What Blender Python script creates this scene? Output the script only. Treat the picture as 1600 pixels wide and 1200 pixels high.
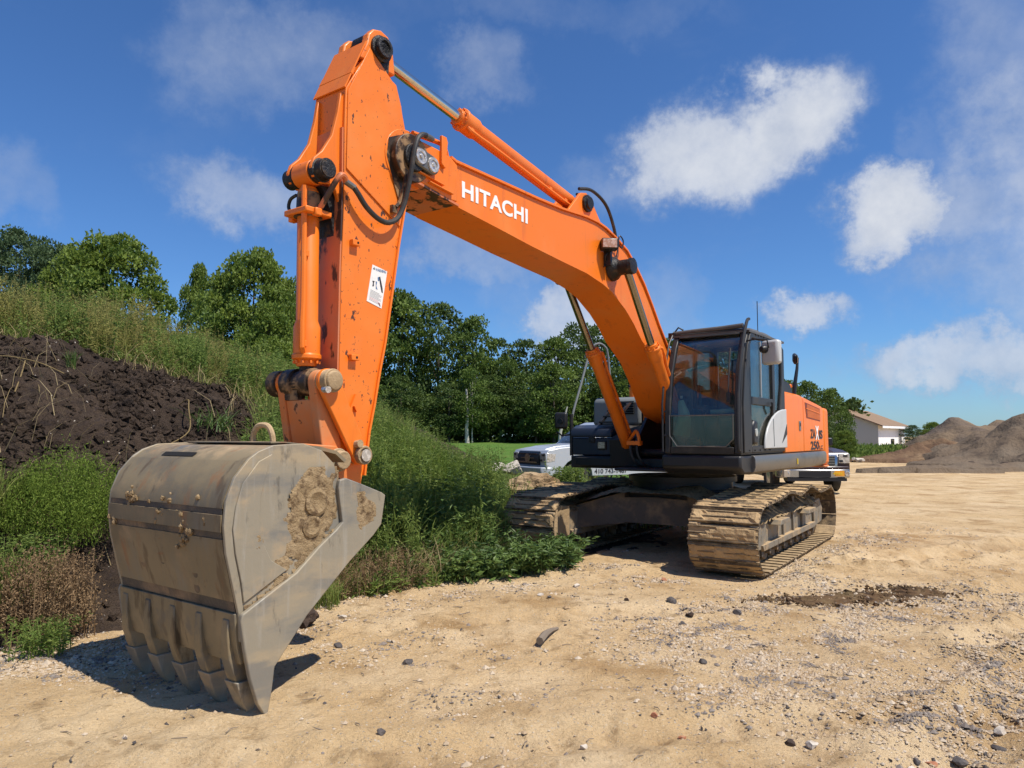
import bpy, bmesh, math, random
import numpy as np
from mathutils import Vector, Matrix, Euler

# ------------------------------------------------------------------ camera, sky, sun, exposure
scn = bpy.context.scene
COL = scn.collection
for o in list(bpy.data.objects):
    bpy.data.objects.remove(o, do_unlink=True)
R = math.radians

cam_d = bpy.data.cameras.new("camera")
cam_d.sensor_width = 36.0
cam_d.lens = 1132.0 / 1600.0 * 36.0
cam_d.clip_start = 0.05
cam_d.clip_end = 3000
cam = bpy.data.objects.new("camera", cam_d)
COL.objects.link(cam)
cam.location = (0, 0, 1.597)
cam.rotation_euler = (math.pi / 2 + 0.0715, 0, 0)
scn.camera = cam

SUN_EL, SUN_AZ = R(60), R(-34)            # azimuth measured from +X
sd = Vector((math.cos(SUN_EL) * math.cos(SUN_AZ), math.cos(SUN_EL) * math.sin(SUN_AZ), math.sin(SUN_EL)))
sun_d = bpy.data.lights.new("sun", 'SUN')
sun_d.energy = 5.0
sun_d.angle = R(0.55)
sun_d.color = (1.0, 0.94, 0.85)
sun = bpy.data.objects.new("sun", sun_d)
COL.objects.link(sun)
sun.rotation_euler = sd.to_track_quat('Z', 'Y').to_euler()
sun.location = (20, -10, 30)

scn.view_settings.view_transform = 'Standard'
scn.view_settings.look = 'None'
scn.view_settings.exposure = 0.2
scn.view_settings.gamma = 1.0
scn.view_settings.use_curve_mapping = False
scn.render.engine = 'CYCLES'
scn.cycles.max_bounces = 6
scn.cycles.transparent_max_bounces = 12

world = bpy.data.worlds.new("World")
scn.world = world
world.use_nodes = True


class NT:
    """short hand for building node trees"""
    def __init__(s, tree):
        s.t = tree
        tree.nodes.clear()

    def n(s, typ, **kw):
        nd = s.t.nodes.new(typ)
        for k, v in kw.items():
            setattr(nd, k, v)
        return nd

    def put(s, sock, v):
        if isinstance(v, bpy.types.NodeSocket):
            s.t.links.new(v, sock)
        elif isinstance(v, (tuple, list)) and len(v) == 3 and sock.type == 'RGBA':
            sock.default_value = (*v, 1)
        else:
            sock.default_value = v

    def m(s, op, a, b=None, c=None, clamp=False):
        nd = s.n('ShaderNodeMath', operation=op, use_clamp=clamp)
        s.put(nd.inputs[0], a)
        if b is not None:
            s.put(nd.inputs[1], b)
        if c is not None:
            s.put(nd.inputs[2], c)
        return nd.outputs[0]

    def ramp(s, v, lo, hi, smooth=True):
        nd = s.n('ShaderNodeMapRange', interpolation_type='SMOOTHSTEP' if smooth else 'LINEAR')
        s.put(nd.inputs['Value'], v)
        nd.inputs['From Min'].default_value = lo
        nd.inputs['From Max'].default_value = hi
        return nd.outputs['Result']

    def noise(s, vec, scale, detail=4, rough=.55, dist=0.0, dim='3D'):
        nd = s.n('ShaderNodeTexNoise', noise_dimensions=dim)
        if vec is not None:
            s.put(nd.inputs['Vector'], vec)
        nd.inputs['Scale'].default_value = scale
        nd.inputs['Detail'].default_value = detail
        nd.inputs['Roughness'].default_value = rough
        nd.inputs['Distortion'].default_value = dist
        return nd

    def mix(s, f, a, b):
        nd = s.n('ShaderNodeMix', data_type='RGBA')
        s.put(nd.inputs['Factor'], f)
        s.put(nd.inputs['A'], a)
        s.put(nd.inputs['B'], b)
        return nd.outputs['Result']

    def vm(s, op, a, b=None):
        nd = s.n('ShaderNodeVectorMath', operation=op)
        s.put(nd.inputs[0], a)
        if b is not None:
            s.put(nd.inputs[1], b)
        return nd.outputs[0]

    def comb(s, x, y, z):
        nd = s.n('ShaderNodeCombineXYZ')
        s.put(nd.inputs[0], x); s.put(nd.inputs[1], y); s.put(nd.inputs[2], z)
        return nd.outputs[0]

    def sep(s, v):
        nd = s.n('ShaderNodeSeparateXYZ')
        s.put(nd.inputs[0], v)
        return nd.outputs


def build_world():
    w = NT(world.node_tree)
    out = w.n('ShaderNodeOutputWorld')
    sky = w.n('ShaderNodeTexSky', sky_type='NISHITA')
    sky.sun_disc = False
    sky.sun_elevation = SUN_EL
    sky.sun_rotation = math.atan2(sd.x, sd.y)
    sky.altitude = 50
    sky.air_density = 1.0
    sky.dust_density = 0.25
    sky.ozone_density = 2.0
    tc = w.n('ShaderNodeTexCoord')
    D = tc.outputs['Generated']
    x, y, z = w.sep(D)
    # sky colour, pulled a little towards the deep blue of the photograph
    col = w.mix(1.0, (0, 0, 0), sky.outputs[0])
    mul = w.n('ShaderNodeMix', data_type='RGBA', blend_type='MULTIPLY')
    mul.inputs['Factor'].default_value = 1.0
    w.put(mul.inputs['A'], sky.outputs[0])
    w.put(mul.inputs['B'], (0.56, 0.90, 1.34))
    bg = w.n('ShaderNodeBackground')
    w.put(bg.inputs['Color'], mul.outputs['Result'])
    bg.inputs['Strength'].default_value = 0.085
    # clouds: noise everywhere, plus cloud banks in given directions
    zz = w.m('MAXIMUM', z, 0.02)
    yy = w.m('MAXIMUM', y, 0.05)
    u = w.m('DIVIDE', x, yy)
    v = w.m('DIVIDE', z, yy)
    nz = w.noise(D, 7.0, 9, .64, .0)
    n1 = w.sep(nz.outputs['Color'])
    fine = w.noise(D, 22.0, 6, .6).outputs['Fac']
    du = w.m('MULTIPLY', w.m('SUBTRACT', n1[0], .5), .30)
    dv = w.m('MULTIPLY', w.m('SUBTRACT', n1[1], .5), .24)
    U = w.m('ADD', u, du)
    V = w.m('ADD', v, dv)
    front = w.ramp(y, .12, .3)
    # (u, v, half width, half height, tilt, opacity)
    banks = [(.375, .44, .11, .070, .45, 1.0), (.275, .40, .115, .075, .1, .95), (.19, .352, .13, .036, .1, .45), (.13, .345, .09, .05, .0, .35),
             (.55, .315, .085, .058, .2, 1.0), (.63, .318, .10, .06, .1, .65), (.59, .40, .035, .06, .2, .35), (.80, .36, .17, .20, .2, .70), (.78, .54, .13, .16, .4, .45), (.74, .22, .16, .09, 0, .60),
             (-.36, .335, .12, .048, -.35, .62), (-.41, .36, .07, .03, -.3, .4), (-.34, .54, .14, .07, .25, .48), (-.44, .56, .10, .06, 0, .42), (-.70, .345, .07, .04, -.4, .40),
             (-.04, .525, .07, .06, -.2, .48), (-.05, .25, .10, .045, -.2, .55), (.03, .19, .07, .04, 0, .30), (.10, .165, .06, .05, 0, .8), (.22, .16, .04, .07, 0, .4),
             (.42, .178, .055, .032, -.1, .8), (.58, .088, .12, .036, .05, .8), (.70, .10, .12, .045, .0, .8), (.10, .62, .20, .035, -.1, .30), (-.19, .62, .12, .04, 0, .20),
             (-.45, .43, .10, .03, 0.3, .12), (.62, .03, .2, .03, 0, .25)]
    tot = None
    for (cu, cv, su, sv, tilt, op) in banks:
        a = w.m('SUBTRACT', U, cu)
        b = w.m('SUBTRACT', V, cv)
        c_, s_ = math.cos(tilt), math.sin(tilt)
        p = w.m('ADD', w.m('MULTIPLY', a, c_ / su), w.m('MULTIPLY', b, s_ / su))
        q = w.m('ADD', w.m('MULTIPLY', a, -s_ / sv), w.m('MULTIPLY', b, c_ / sv))
        r2 = w.m('ADD', w.m('MULTIPLY', p, p), w.m('MULTIPLY', q, q))
        d = w.m('MULTIPLY', w.ramp(r2, 2.3, 0.1), op)
        tot = d if tot is None else w.m('MAXIMUM', tot, d)
    tot = w.m('MULTIPLY', tot, front)
    # texture of the edges
    edge = w.m('ADD', w.m('MULTIPLY', w.m('SUBTRACT', nz.outputs['Fac'], .5), 1.0), w.m('MULTIPLY', w.m('SUBTRACT', fine, .5), .7))
    dens = w.m('MULTIPLY', tot, w.ramp(w.m('ADD', tot, w.m('MULTIPLY', edge, 1.1)), -.22, .92), clamp=True)
    wisp = w.noise(w.vm('MULTIPLY', D, (1.0, 1.0, 2.6)), 2.2, 8, .6, .3).outputs['Fac']
    wisps = w.m('MULTIPLY', w.ramp(wisp, .56, .82), .22)
    dens = w.m('MAXIMUM', dens, wisps)
    back = w.m('MULTIPLY', w.ramp(nz.outputs['Fac'], .56, .70), w.m('SUBTRACT', 1.0, front))
    dens = w.m('MAXIMUM', dens, w.m('MULTIPLY', back, .7))
    dens = w.m('MULTIPLY', dens, w.ramp(z, -0.02, .03))
    cbg = w.n('ShaderNodeBackground')
    nb = w.noise(w.vm('ADD', D, w.comb(.0, .0, .012)), 16.0, 7, .62).outputs['Fac']
    lit = w.m('ADD', w.m('MULTIPLY', w.ramp(dens, .15, .95), .62), w.m('MULTIPLY', w.m('SUBTRACT', nb, .42), 1.5), clamp=True)
    w.put(cbg.inputs['Color'], w.mix(lit, (.40, .49, .68), (.80, .84, .92)))
    cbg.inputs['Strength'].default_value = .76
    mx = w.n('ShaderNodeMixShader')
    w.put(mx.inputs[0], dens)
    w.put(mx.inputs[1], bg.outputs[0])
    w.put(mx.inputs[2], cbg.outputs[0])
    w.put(out.inputs['Surface'], mx.outputs[0])


build_world()


# ------------------------------------------------------------------ materials
def material(name, base, rough=.6, metal=0.0, layers=(), bump=(), spec=.4, rnd=False, dust=None, tint=None, translucent=0.0,
             coord='Object', coat=0.0, voronoi=None):
    """layers: (colour, scale, lo, hi, detail, strength, stretch, roughness); dust: (colour, lo, hi, strength) settles on upward faces"""
    mt = bpy.data.materials.new(name)
    mt.use_nodes = True
    w = NT(mt.node_tree)
    out = w.n('ShaderNodeOutputMaterial')
    bs = w.n('ShaderNodeBsdfPrincipled')
    tc = w.n('ShaderNodeTexCoord')
    geo = w.n('ShaderNodeNewGeometry')
    vec = geo.outputs['Position'] if coord == 'World' else tc.outputs['Object']
    if rnd:
        oi = w.n('ShaderNodeObjectInfo')
        r = w.m('MULTIPLY', oi.outputs['Random'], 37.0)
        vec = w.vm('ADD', vec, w.comb(r, r, r))
    col = base
    rg = rough
    if tint:
        at = w.n('ShaderNodeAttribute')
        at.attribute_name = 'tint'
        col = w.mix(at.outputs['Fac'], base, tint)
    if voronoi:
        for (scale, lo, hi, cols, strength) in voronoi:
            vo = w.n('ShaderNodeTexVoronoi')
            w.put(vo.inputs['Vector'], vec)
            vo.inputs['Scale'].default_value = scale
            c3 = w.sep(vo.outputs['Color'])
            mask = w.m('MULTIPLY', w.ramp(c3[0], lo, hi), w.ramp(vo.outputs['Distance'], .42, .30))
            pc = w.mix(c3[1], cols[0], cols[1])
            col = w.mix(w.m('MULTIPLY', mask, strength), col, pc)
    for L in layers:
        c, scale, lo, hi, detail, strength = L[:6]
        st = L[6] if len(L) > 6 and L[6] else None
        vv = w.vm('MULTIPLY', vec, st) if st else vec
        f = w.noise(vv, scale, detail, .6).outputs['Fac']
        f = w.m('MULTIPLY', w.ramp(f, lo, hi), strength)
        col = w.mix(f, col, c)
        if len(L) > 7:
            nd = w.n('ShaderNodeMix', data_type='FLOAT')
            w.put(nd.inputs[0], f); w.put(nd.inputs[2], rg); w.put(nd.inputs[3], L[7])
            rg = nd.outputs[0]
    if dust:
        c, lo, hi, strength = dust
        nz = w.sep(geo.outputs['Normal'])[2]
        f = w.noise(vec, 9.0, 5, .65).outputs['Fac']
        f = w.m('MULTIPLY', w.ramp(w.m('ADD', nz, w.m('MULTIPLY', w.m('SUBTRACT', f, .5), 1.6)), lo, hi), strength)
        col = w.mix(f, col, c)
        nd = w.n('ShaderNodeMix', data_type='FLOAT')
        w.put(nd.inputs[0], f); w.put(nd.inputs[2], rg); w.put(nd.inputs[3], .9)
        rg = nd.outputs[0]
    w.put(bs.inputs['Base Color'], col)
    w.put(bs.inputs['Roughness'], rg)
    bs.inputs['Metallic'].default_value = metal
    bs.inputs['Specular IOR Level'].default_value = spec
    if coat:
        bs.inputs['Coat Weight'].default_value = coat
        bs.inputs['Coat Roughness'].default_value = .15
    nrm = None
    for (scale, strength, distance) in bump:
        bn = w.n('ShaderNodeBump')
        bn.inputs['Strength'].default_value = strength
        bn.inputs['Distance'].default_value = distance
        w.put(bn.inputs['Height'], w.noise(vec, scale, 6, .65).outputs['Fac'])
        if nrm:
            w.put(bn.inputs['Normal'], nrm)
        nrm = bn.outputs[0]
    if nrm:
        w.put(bs.inputs['Normal'], nrm)
    sh = bs.outputs[0]
    if translucent:
        tr = w.n('ShaderNodeBsdfTranslucent')
        w.put(tr.inputs['Color'], col)
        mx = w.n('ShaderNodeMixShader')
        mx.inputs[0].default_value = translucent
        w.put(mx.inputs[1], sh)
        w.put(mx.inputs[2], tr.outputs[0])
        sh = mx.outputs[0]
    w.put(out.inputs['Surface'], sh)
    return mt


def glass_material(name, tint, refl=.10, clear=1.0, dirt=.1):
    mt = bpy.data.materials.new(name)
    mt.use_nodes = True
    w = NT(mt.node_tree)
    out = w.n('ShaderNodeOutputMaterial')
    tr = w.n('ShaderNodeBsdfTransparent')
    w.put(tr.inputs[0], tint)
    gl = w.n('ShaderNodeBsdfGlossy')
    gl.inputs['Roughness'].default_value = .02
    w.put(gl.inputs['Color'], (.9, .95, 1))
    fr = w.n('ShaderNodeFresnel')
    fr.inputs[0].default_value = 1.5
    mx = w.n('ShaderNodeMixShader')
    w.put(mx.inputs[0], w.m('ADD', w.m('MULTIPLY', fr.outputs[0], .9), refl))
    w.put(mx.inputs[1], tr.outputs[0]); w.put(mx.inputs[2], gl.outputs[0])
    df = w.n('ShaderNodeBsdfDiffuse')
    w.put(df.inputs[0], (.36, .33, .26))
    tc = w.n('ShaderNodeTexCoord')
    f = w.noise(tc.outputs['Object'], 3.0, 6, .7).outputs['Fac']
    m2 = w.n('ShaderNodeMixShader')
    w.put(m2.inputs[0], w.m('MULTIPLY', w.ramp(f, .35, .8), dirt))
    w.put(m2.inputs[1], mx.outputs[0]); w.put(m2.inputs[2], df.outputs[0])
    w.put(out.inputs['Surface'], m2.outputs[0])
    return mt


MUD = (.43, .29, .15)
MUD_D = (.20, .125, .065)
M = {}
M['sand'] = material('sandy_ground', (.57, .395, .205), .95, coord='World', layers=[
    ((.33, .215, .11), .35, .50, .68, 7, .65, (.45, 1.5, 1)), ((.22, .14, .07), 1.6, .60, .72, 7, .55, (.5, 1.3, 1)),
    ((.66, .495, .295), .8, .42, .62, 6, .8), ((.36, .22, .095), 1.1, .50, .68, 7, .85), ((.24, .15, .07), 6.0, .55, .70, 6, .65),
    ((.40, .27, .14), 14, .52, .75, 5, .6), ((.66, .55, .38), 45, .60, .75, 3, .6), ((.16, .11, .07), 70, .66, .78, 3, .55)],
    voronoi=[(55, .80, .84, ((.60, .52, .40), (.20, .17, .15)), .85), (120, .72, .8, ((.66, .56, .40), (.27, .20, .14)), .7)],
    bump=[(6, .7, .07), (38, .9, .03), (150, .8, .008)], spec=.15)
M['soil'] = material('dark_soil', (.066, .045, .031), .95, coord='World', layers=[
    ((.115, .080, .055), 2.0, .45, .70, 6, .8), ((.022, .016, .014), 5, .50, .72, 6, .8), ((.12, .09, .07), 30, .63, .74, 3, .6), ((.04, .03, .03), 22, .5, .7, 5, .6)],
    bump=[(8, .9, .12), (38, 1.0, .05)], spec=.2)
M['lawn'] = material('lawn', (.085, .165, .030), .9, coord='World', layers=[((.13, .20, .045), .5, .4, .7, 5, .8), ((.05, .11, .02), 3, .5, .75, 5, .6)],
                     bump=[(14, .8, .1)], spec=.1)
M['pile'] = material('earth_pile', (.20, .145, .095), .95, coord='World', layers=[
    ((.12, .095, .078), .35, .40, .62, 5, .9), ((.33, .235, .14), .6, .55, .75, 5, .7), ((.07, .05, .04), 1.8, .55, .72, 6, .7)], bump=[(1.6, .8, .3), (7, .8, .08)], spec=.1)
M['pile_red'] = material('reddish_earth', (.19, .120, .070), .95, coord='World', layers=[
    ((.12, .07, .045), .8, .40, .62, 5, .9), ((.33, .235, .14), .7, .55, .75, 5, .7)], bump=[(1.6, .8, .3), (7, .8, .08)], spec=.1)
M['pile_grey'] = material('grey_earth', (.17, .125, .085), .95, coord='World', layers=[
    ((.18, .14, .10), .5, .42, .66, 5, .9), ((.07, .052, .042), 1.2, .50, .72, 6, .8)], bump=[(1.2, .8, .3), (7, .8, .08)], spec=.1)

ORG = (.80, .182, .011)
M['orange'] = material('orange_paint', ORG, .42, layers=[
    ((.74, .24, .04), 2.2, .5, .75, 4, .5), ((.50, .11, .02), 1.6, .55, .72, 5, .5, (5, 5, .4)), ((.66, .27, .09), 1.1, .52, .72, 6, .35, (1.5, 1, 1), .6), ((.05, .03, .02), 26, .70, .73, 3, .75), ((.50, .20, .06), 6, .60, .8, 6, .2, None, .8)],
    spec=.4, dust=((.55, .33, .17), 1.0, 1.7, .28), coat=.06)
M['orange_worn'] = material('worn_orange_paint', ORG, .45, layers=[
    ((.78, .25, .04), 2.0, .45, .75, 4, .5), ((.62, .22, .06), 3.5, .54, .80, 6, .3, None, .8), ((.35, .08, .02), 2.5, .64, .8, 5, .35, (4, 4, .8)), ((.028, .018, .014), 11, .630, .645, 7, .93, (1, 1, .6), .6), ((.05, .03, .02), 42, .655, .68, 3, .8, (1, 1, .7), .6)],
    spec=.45, bump=[(40, .12, .004)], coat=.1)
M['orange_stained'] = material('grease_stained_orange_paint', (.60, .17, .06), .5, layers=[
    ((.50, .21, .11), 3, .42, .7, 5, .6), ((.035, .022, .016), 7, .50, .56, 6, .95, (1, 1, .42), .45)], spec=.4)
M['orange_muddy'] = material('dusty_orange_paint', (.66, .19, .045), .55, layers=[
    ((.50, .27, .14), 4, .42, .72, 6, .7, None, .9), ((.045, .028, .018), 9, .62, .66, 5, .85)], spec=.35, dust=((.50, .34, .20), .4, 1.5, .7))
M['grease'] = material('black_grease', (.012, .010, .009), .45, layers=[((.12, .07, .035), 12, .54, .70, 6, .75, None, .8)], bump=[(30, .8, .015)], spec=.4)
M['grease_brown'] = material('oily_brown_steel', (.035, .020, .012), .45, layers=[((.32, .19, .09), 8, .46, .60, 6, .9, None, .8)], bump=[(30, .4, .008)])
M['steel'] = material('bucket_steel', (.185, .148, .090), .5, metal=.12, layers=[
    ((.28, .215, .120), 1.3, .42, .60, 6, .8, (1, 1, 1.6), .75), ((.17, .160, .135), 2.2, .50, .66, 5, .75, (1, 1, .5), .36), ((.11, .072, .038), 3.6, .55, .63, 7, .7, (1, 1.6, .45), .6), ((.27, .20, .11), 11, .52, .66, 5, .5, (1, 2.2, .35), .8), ((.30, .12, .045), 2.6, .56, .70, 6, .55, (2.2, 2.2, .6), .85), ((.42, .29, .16), 2.4, .56, .74, 6, .75, None, .95), ((.26, .10, .04), 7, .64, .76, 5, .5, (1, 1, 3), .8),
    ((.075, .05, .032), 9, .66, .74, 4, .5)], bump=[(26, .16, .006), (120, .12, .002)], spec=.5, dust=((.50, .345, .20), .75, 1.45, .7))
M['steel_lip'] = material('wet_stained_lip', (.21, .165, .095), .5, metal=.1, layers=[((.30, .225, .125), 2.2, .45, .62, 6, .8), ((.075, .050, .028), 4.2, .54, .62, 6, .8, (1, 1.6, .45), .35), ((.10, .10, .095), 5, .52, .66, 5, .6)],
    bump=[(26, .2, .006)], spec=.5)
M['steel_side'] = material('worn_side_plate', (.29, .250, .180), .62, metal=.12, layers=[
    ((.40, .31, .19), 2.0, .45, .62, 7, .8, (.6, 1, 1.5), .6), ((.19, .182, .160), 3.0, .48, .64, 6, .8, (.5, 1, 1.7), .4), ((.36, .33, .27), 16, .52, .70, 5, .55, (1.4, 1, .14)), ((.085, .075, .06), 7, .58, .68, 6, .6, (1.3, 1, .5)), ((.45, .32, .18), 2.7, .57, .72, 7, .75, None, .95), ((.34, .16, .06), 8, .68, .80, 5, .4)],
    bump=[(30, .25, .006)], spec=.3)
M['mud'] = material('dried_mud', MUD, .95, layers=[((.52, .37, .20), 5, .45, .7, 6, .7), ((.26, .165, .085), 12, .54, .72, 6, .7)], bump=[(22, .7, .03), (90, .6, .008)], spec=.1, rnd=True)
M['mud_rough'] = material('crumbly_mud', (.34, .24, .13), .95, layers=[((.44, .32, .185), 12, .45, .7, 6, .7), ((.14, .09, .05), 16, .50, .66, 6, .9)], bump=[(50, 1.0, .02), (140, .7, .006)], spec=.1)
M['shoe'] = material('track_shoe_steel', (.11, .080, .050), .55, metal=.25, layers=[
    ((.36, .25, .13), 5, .46, .64, 5, .8, None, .9), ((.035, .027, .020), 14, .52, .64, 5, .8), ((.46, .33, .18), 12, .55, .7, 5, .6)], bump=[(35, .5, .01)], rnd=True, dust=((.50, .36, .20), .35, 1.2, .8))
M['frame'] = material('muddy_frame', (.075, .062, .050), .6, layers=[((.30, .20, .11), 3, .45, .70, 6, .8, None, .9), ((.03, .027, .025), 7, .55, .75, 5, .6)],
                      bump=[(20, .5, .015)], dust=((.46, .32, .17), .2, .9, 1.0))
M['frame_tan'] = material('mud_covered_frame', (.34, .235, .125), .8, layers=[((.47, .33, .18), 3, .45, .70, 6, .8, None, .9), ((.13, .10, .075), 6, .55, .72, 5, .7)],
                          bump=[(20, .6, .02)], dust=((.48, .34, .19), .2, .9, 1.0))
M['frame_grey'] = material('scuffed_grey_frame', (.20, .175, .135), .55, metal=.1, layers=[((.38, .27, .15), 4, .45, .62, 6, .85, None, .9), ((.07, .06, .05), 8, .52, .68, 5, .75)],
                           bump=[(20, .3, .008)], dust=((.46, .32, .17), .5, 1.2, 1.0))
M['chrome'] = material('chrome_rod', (.70, .66, .60), .22, metal=1.0, layers=[((.30, .24, .17), 4, .5, .8, 5, .5, None, .3)])
M['rod'] = material('dull_chrome_rod', (.30, .26, .20), .24, metal=1.0, layers=[((.14, .11, .08), 5, .5, .8, 5, .6, None, .4)])
M['black'] = material('black_paint', (.016, .016, .018), .42, layers=[((.10, .085, .065), 3, .50, .80, 6, .4, None, .8)], dust=((.22, .18, .13), .8, 1.5, .5), spec=.4)
M['navy'] = material('dark_blue_black_paint', (.018, .024, .040), .38, layers=[((.07, .07, .075), 3, .50, .80, 6, .4, None, .8)], dust=((.12, .13, .15), .8, 1.5, .5), spec=.45)
M['cab_grey'] = material('charcoal_cab_paint', (.028, .028, .029), .42, layers=[((.11, .095, .075), 4, .50, .75, 6, .4, None, .8)], dust=((.17, .15, .12), .7, 1.5, .4), spec=.3)
M['roof_grey'] = material('faded_cab_roof', (.085, .083, .080), .6, layers=[((.15, .14, .12), 6, .48, .75, 6, .5, None, .8)], bump=[(14, .5, .02)])
M['grey'] = material('grey_panel', (.17, .185, .185), .55, layers=[((.10, .10, .095), 3, .5, .8, 6, .5)], spec=.4)
M['silver'] = material('silver_grey_panel', (.50, .50, .48), .4, layers=[((.34, .31, .26), 4, .5, .8, 6, .5)], spec=.5)
M['sill'] = material('dusty_metal_sill', (.16, .15, .135), .38, metal=.4, layers=[((.34, .26, .17), 2.5, .42, .72, 6, .7, (.4, 1, 1), .8), ((.07, .065, .06), 5, .52, .75, 5, .6)], spec=.5)
M['white'] = material('white_paint', (.80, .80, .78), .5)
M['sticker'] = material('white_sticker', (.78, .76, .72), .6, layers=[((.55, .48, .40), 14, .55, .8, 5, .4)])
M['ink'] = material('black_print', (.03, .03, .035), .6)
M['ink_red'] = material('dark_red_print', (.20, .035, .012), .5)
M['ink_blue'] = material('blue_print', (.08, .16, .30), .6)
M['ink_pink'] = material('pink_print', (.55, .15, .15), .6)
M['yellow'] = material('yellow_paint', (.75, .52, .02), .5)
M['rubber'] = material('black_rubber', (.025, .024, .023), .7, layers=[((.10, .08, .06), 6, .5, .75, 5, .6)])
M['hose'] = material('ribbed_hose', (.030, .028, .026), .55, layers=[((.12, .095, .07), 12, .5, .75, 4, .5)])
M['seat'] = material('grey_seat_cloth', (.10, .115, .13), .9, layers=[((.16, .17, .18), 30, .5, .7, 3, .5)])
M['interior'] = material('grey_interior_plastic', (.085, .095, .10), .6)
M['plastic_bag'] = material('pale_green_plastic', (.28, .40, .34), .4)
M['dark'] = material('dark_interior', (.012, .012, .012), .9)
M['glass'] = glass_material('cab_glass', (.78, .86, .82), .015, dirt=.08)
M['glass_low'] = glass_material('dirty_cab_glass', (.60, .68, .60), .015, dirt=.22)
M['car_glass'] = glass_material('car_glass', (.28, .38, .38), .10, dirt=.05)
M['lens'] = material('lamp_glass', (.45, .42, .38), .12, metal=.4, layers=[((.75, .72, .68), 30, .45, .6, 2, .7)])
M['mirror'] = material('mirror_glass', (.55, .42, .30), .08, metal=.9)
M['leaf'] = material('tree_leaves', (.050, .095, .016), .6, tint=(.17, .235, .040), translucent=.32, spec=.32)
M['leaf_bright'] = material('sunlit_tree_leaves', (.075, .135, .018), .55, tint=(.24, .31, .05), translucent=.42, spec=.35)
M['leaf_dark'] = material('dark_tree_leaves', (.042, .078, .018), .6, tint=(.115, .165, .036), translucent=.28, spec=.3)
M['leaf_pale'] = material('pale_tree_leaves', (.055, .105, .016), .6, tint=(.17, .24, .045), translucent=.36, spec=.3)
M['leaf_locust'] = material('blue_green_leaves', (.040, .078, .028), .6, tint=(.10, .15, .055), translucent=.3, spec=.3)
M['weed'] = material('weed_leaves', (.10, .175, .034), .65, tint=(.29, .36, .09), translucent=.45, spec=.25)
M['broad'] = material('broad_weed_leaves', (.050, .10, .024), .5, tint=(.17, .25, .06), translucent=.34, spec=.4)
M['grass'] = material('long_grass', (.11, .19, .034), .7, tint=(.38, .38, .12), translucent=.5, spec=.2)
M['dry'] = material('dry_grass', (.26, .19, .09), .85, tint=(.46, .37, .21), translucent=.25, spec=.1)
M['golden'] = material('seeding_weed', (.19, .205, .05), .8, tint=(.44, .38, .14), translucent=.35, spec=.15)
M['fern'] = material('feathery_green_leaves', (.085, .145, .018), .7, tint=(.24, .32, .055), translucent=.4, spec=.2)
M['brown'] = material('dried_brown_weed', (.16, .098, .052), .85, tint=(.36, .25, .14), translucent=.25, spec=.1)
M['bark'] = material('bark', (.085, .065, .048), .9, layers=[((.16, .13, .10), 5, .45, .7, 5, .7, (4, 4, .7))], bump=[(14, .8, .04)])
M['birch'] = material('pale_bark', (.46, .43, .37), .85, layers=[((.15, .12, .10), 6, .55, .75, 4, .7)])
M['stone'] = material('pebble_stone', (.34, .23, .125), .85, tint=(.52, .43, .32), layers=[((.16, .14, .13), 3, .55, .6, 2, .8)], spec=.25, coord='World')
M['stone_dark'] = material('dark_stone', (.075, .065, .060), .8, layers=[((.17, .14, .12), 30, .5, .7, 4, .7)], bump=[(60, .6, .01)], coord='World')
M['stone_pale'] = material('pale_stone', (.52, .46, .38), .8, layers=[((.34, .26, .18), 20, .5, .7, 4, .7)], bump=[(60, .4, .008)], coord='World')
M['stone_red'] = material('rust_red_stone', (.36, .14, .07), .8, layers=[((.45, .26, .15), 20, .5, .7, 4, .7)], bump=[(60, .4, .008)], coord='World')
M['clod'] = material('dark_clod', (.055, .036, .026), .95, layers=[((.13, .08, .05), 24, .5, .7, 5, .8)], bump=[(60, .9, .02)], coord='World')
M['boulder'] = material('tan_boulder', (.33, .22, .12), .9, layers=[((.46, .34, .20), 2.4, .45, .7, 6, .8), ((.13, .10, .075), 4, .55, .72, 6, .8), ((.38, .20, .07), 3, .58, .72, 5, .6)], bump=[(8, .8, .08), (40, .6, .01)], coord='World')
M['mulch'] = material('old_brown_mulch', (.13, .078, .040), .95, coord='World', layers=[((.21, .145, .075), 5, .45, .62, 6, .8), ((.05, .032, .02), 14, .5, .66, 5, .8), ((.15, .12, .055), 2.2, .55, .68, 4, .5), ((.035, .022, .015), 5.5, .52, .60, 6, .8)], bump=[(60, .9, .02)], spec=.1)
M['barn_white'] = material('white_siding', (.86, .86, .85), .7, layers=[((.60, .58, .52), 1.5, .5, .8, 5, .5)])
M['barn_gable'] = material('weathered_grey_siding', (.40, .43, .42), .8, layers=[((.28, .30, .28), .9, .5, .8, 5, .7)])
M['barn_roof'] = material('rusty_brown_roof', (.24, .155, .09), .8, layers=[((.32, .22, .14), .8, .45, .8, 5, .6)])
M['wood'] = material('grey_twig', (.19, .15, .11), .9)
M['car_silver'] = material('silver_car_paint', (.50, .52, .54), .35, metal=.25, spec=.6, coat=.6)
M['car_maroon'] = material('dark_maroon_car_paint', (.040, .022, .024), .4, spec=.4, coat=.25)
M['car_black'] = material('black_trim', (.014, .014, .016), .4)
M['car_chrome'] = material('car_chrome', (.42, .41, .40), .22, metal=1.0)
M['car_tan'] = material('dusty_bumper', (.42, .35, .27), .4, metal=.3)
M['rim'] = material('wheel_rim', (.45, .45, .46), .3, metal=.8)
M['amber_lens'] = material('dusty_amber_lens', (.42, .24, .16), .25, layers=[((.65, .5, .42), 30, .45, .6, 2, .6)])
M['plate'] = material('orange_yellow_plate', (.80, .36, .03), .5)
M['amber'] = material('red_lamp', (.55, .05, .03), .3)
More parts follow.
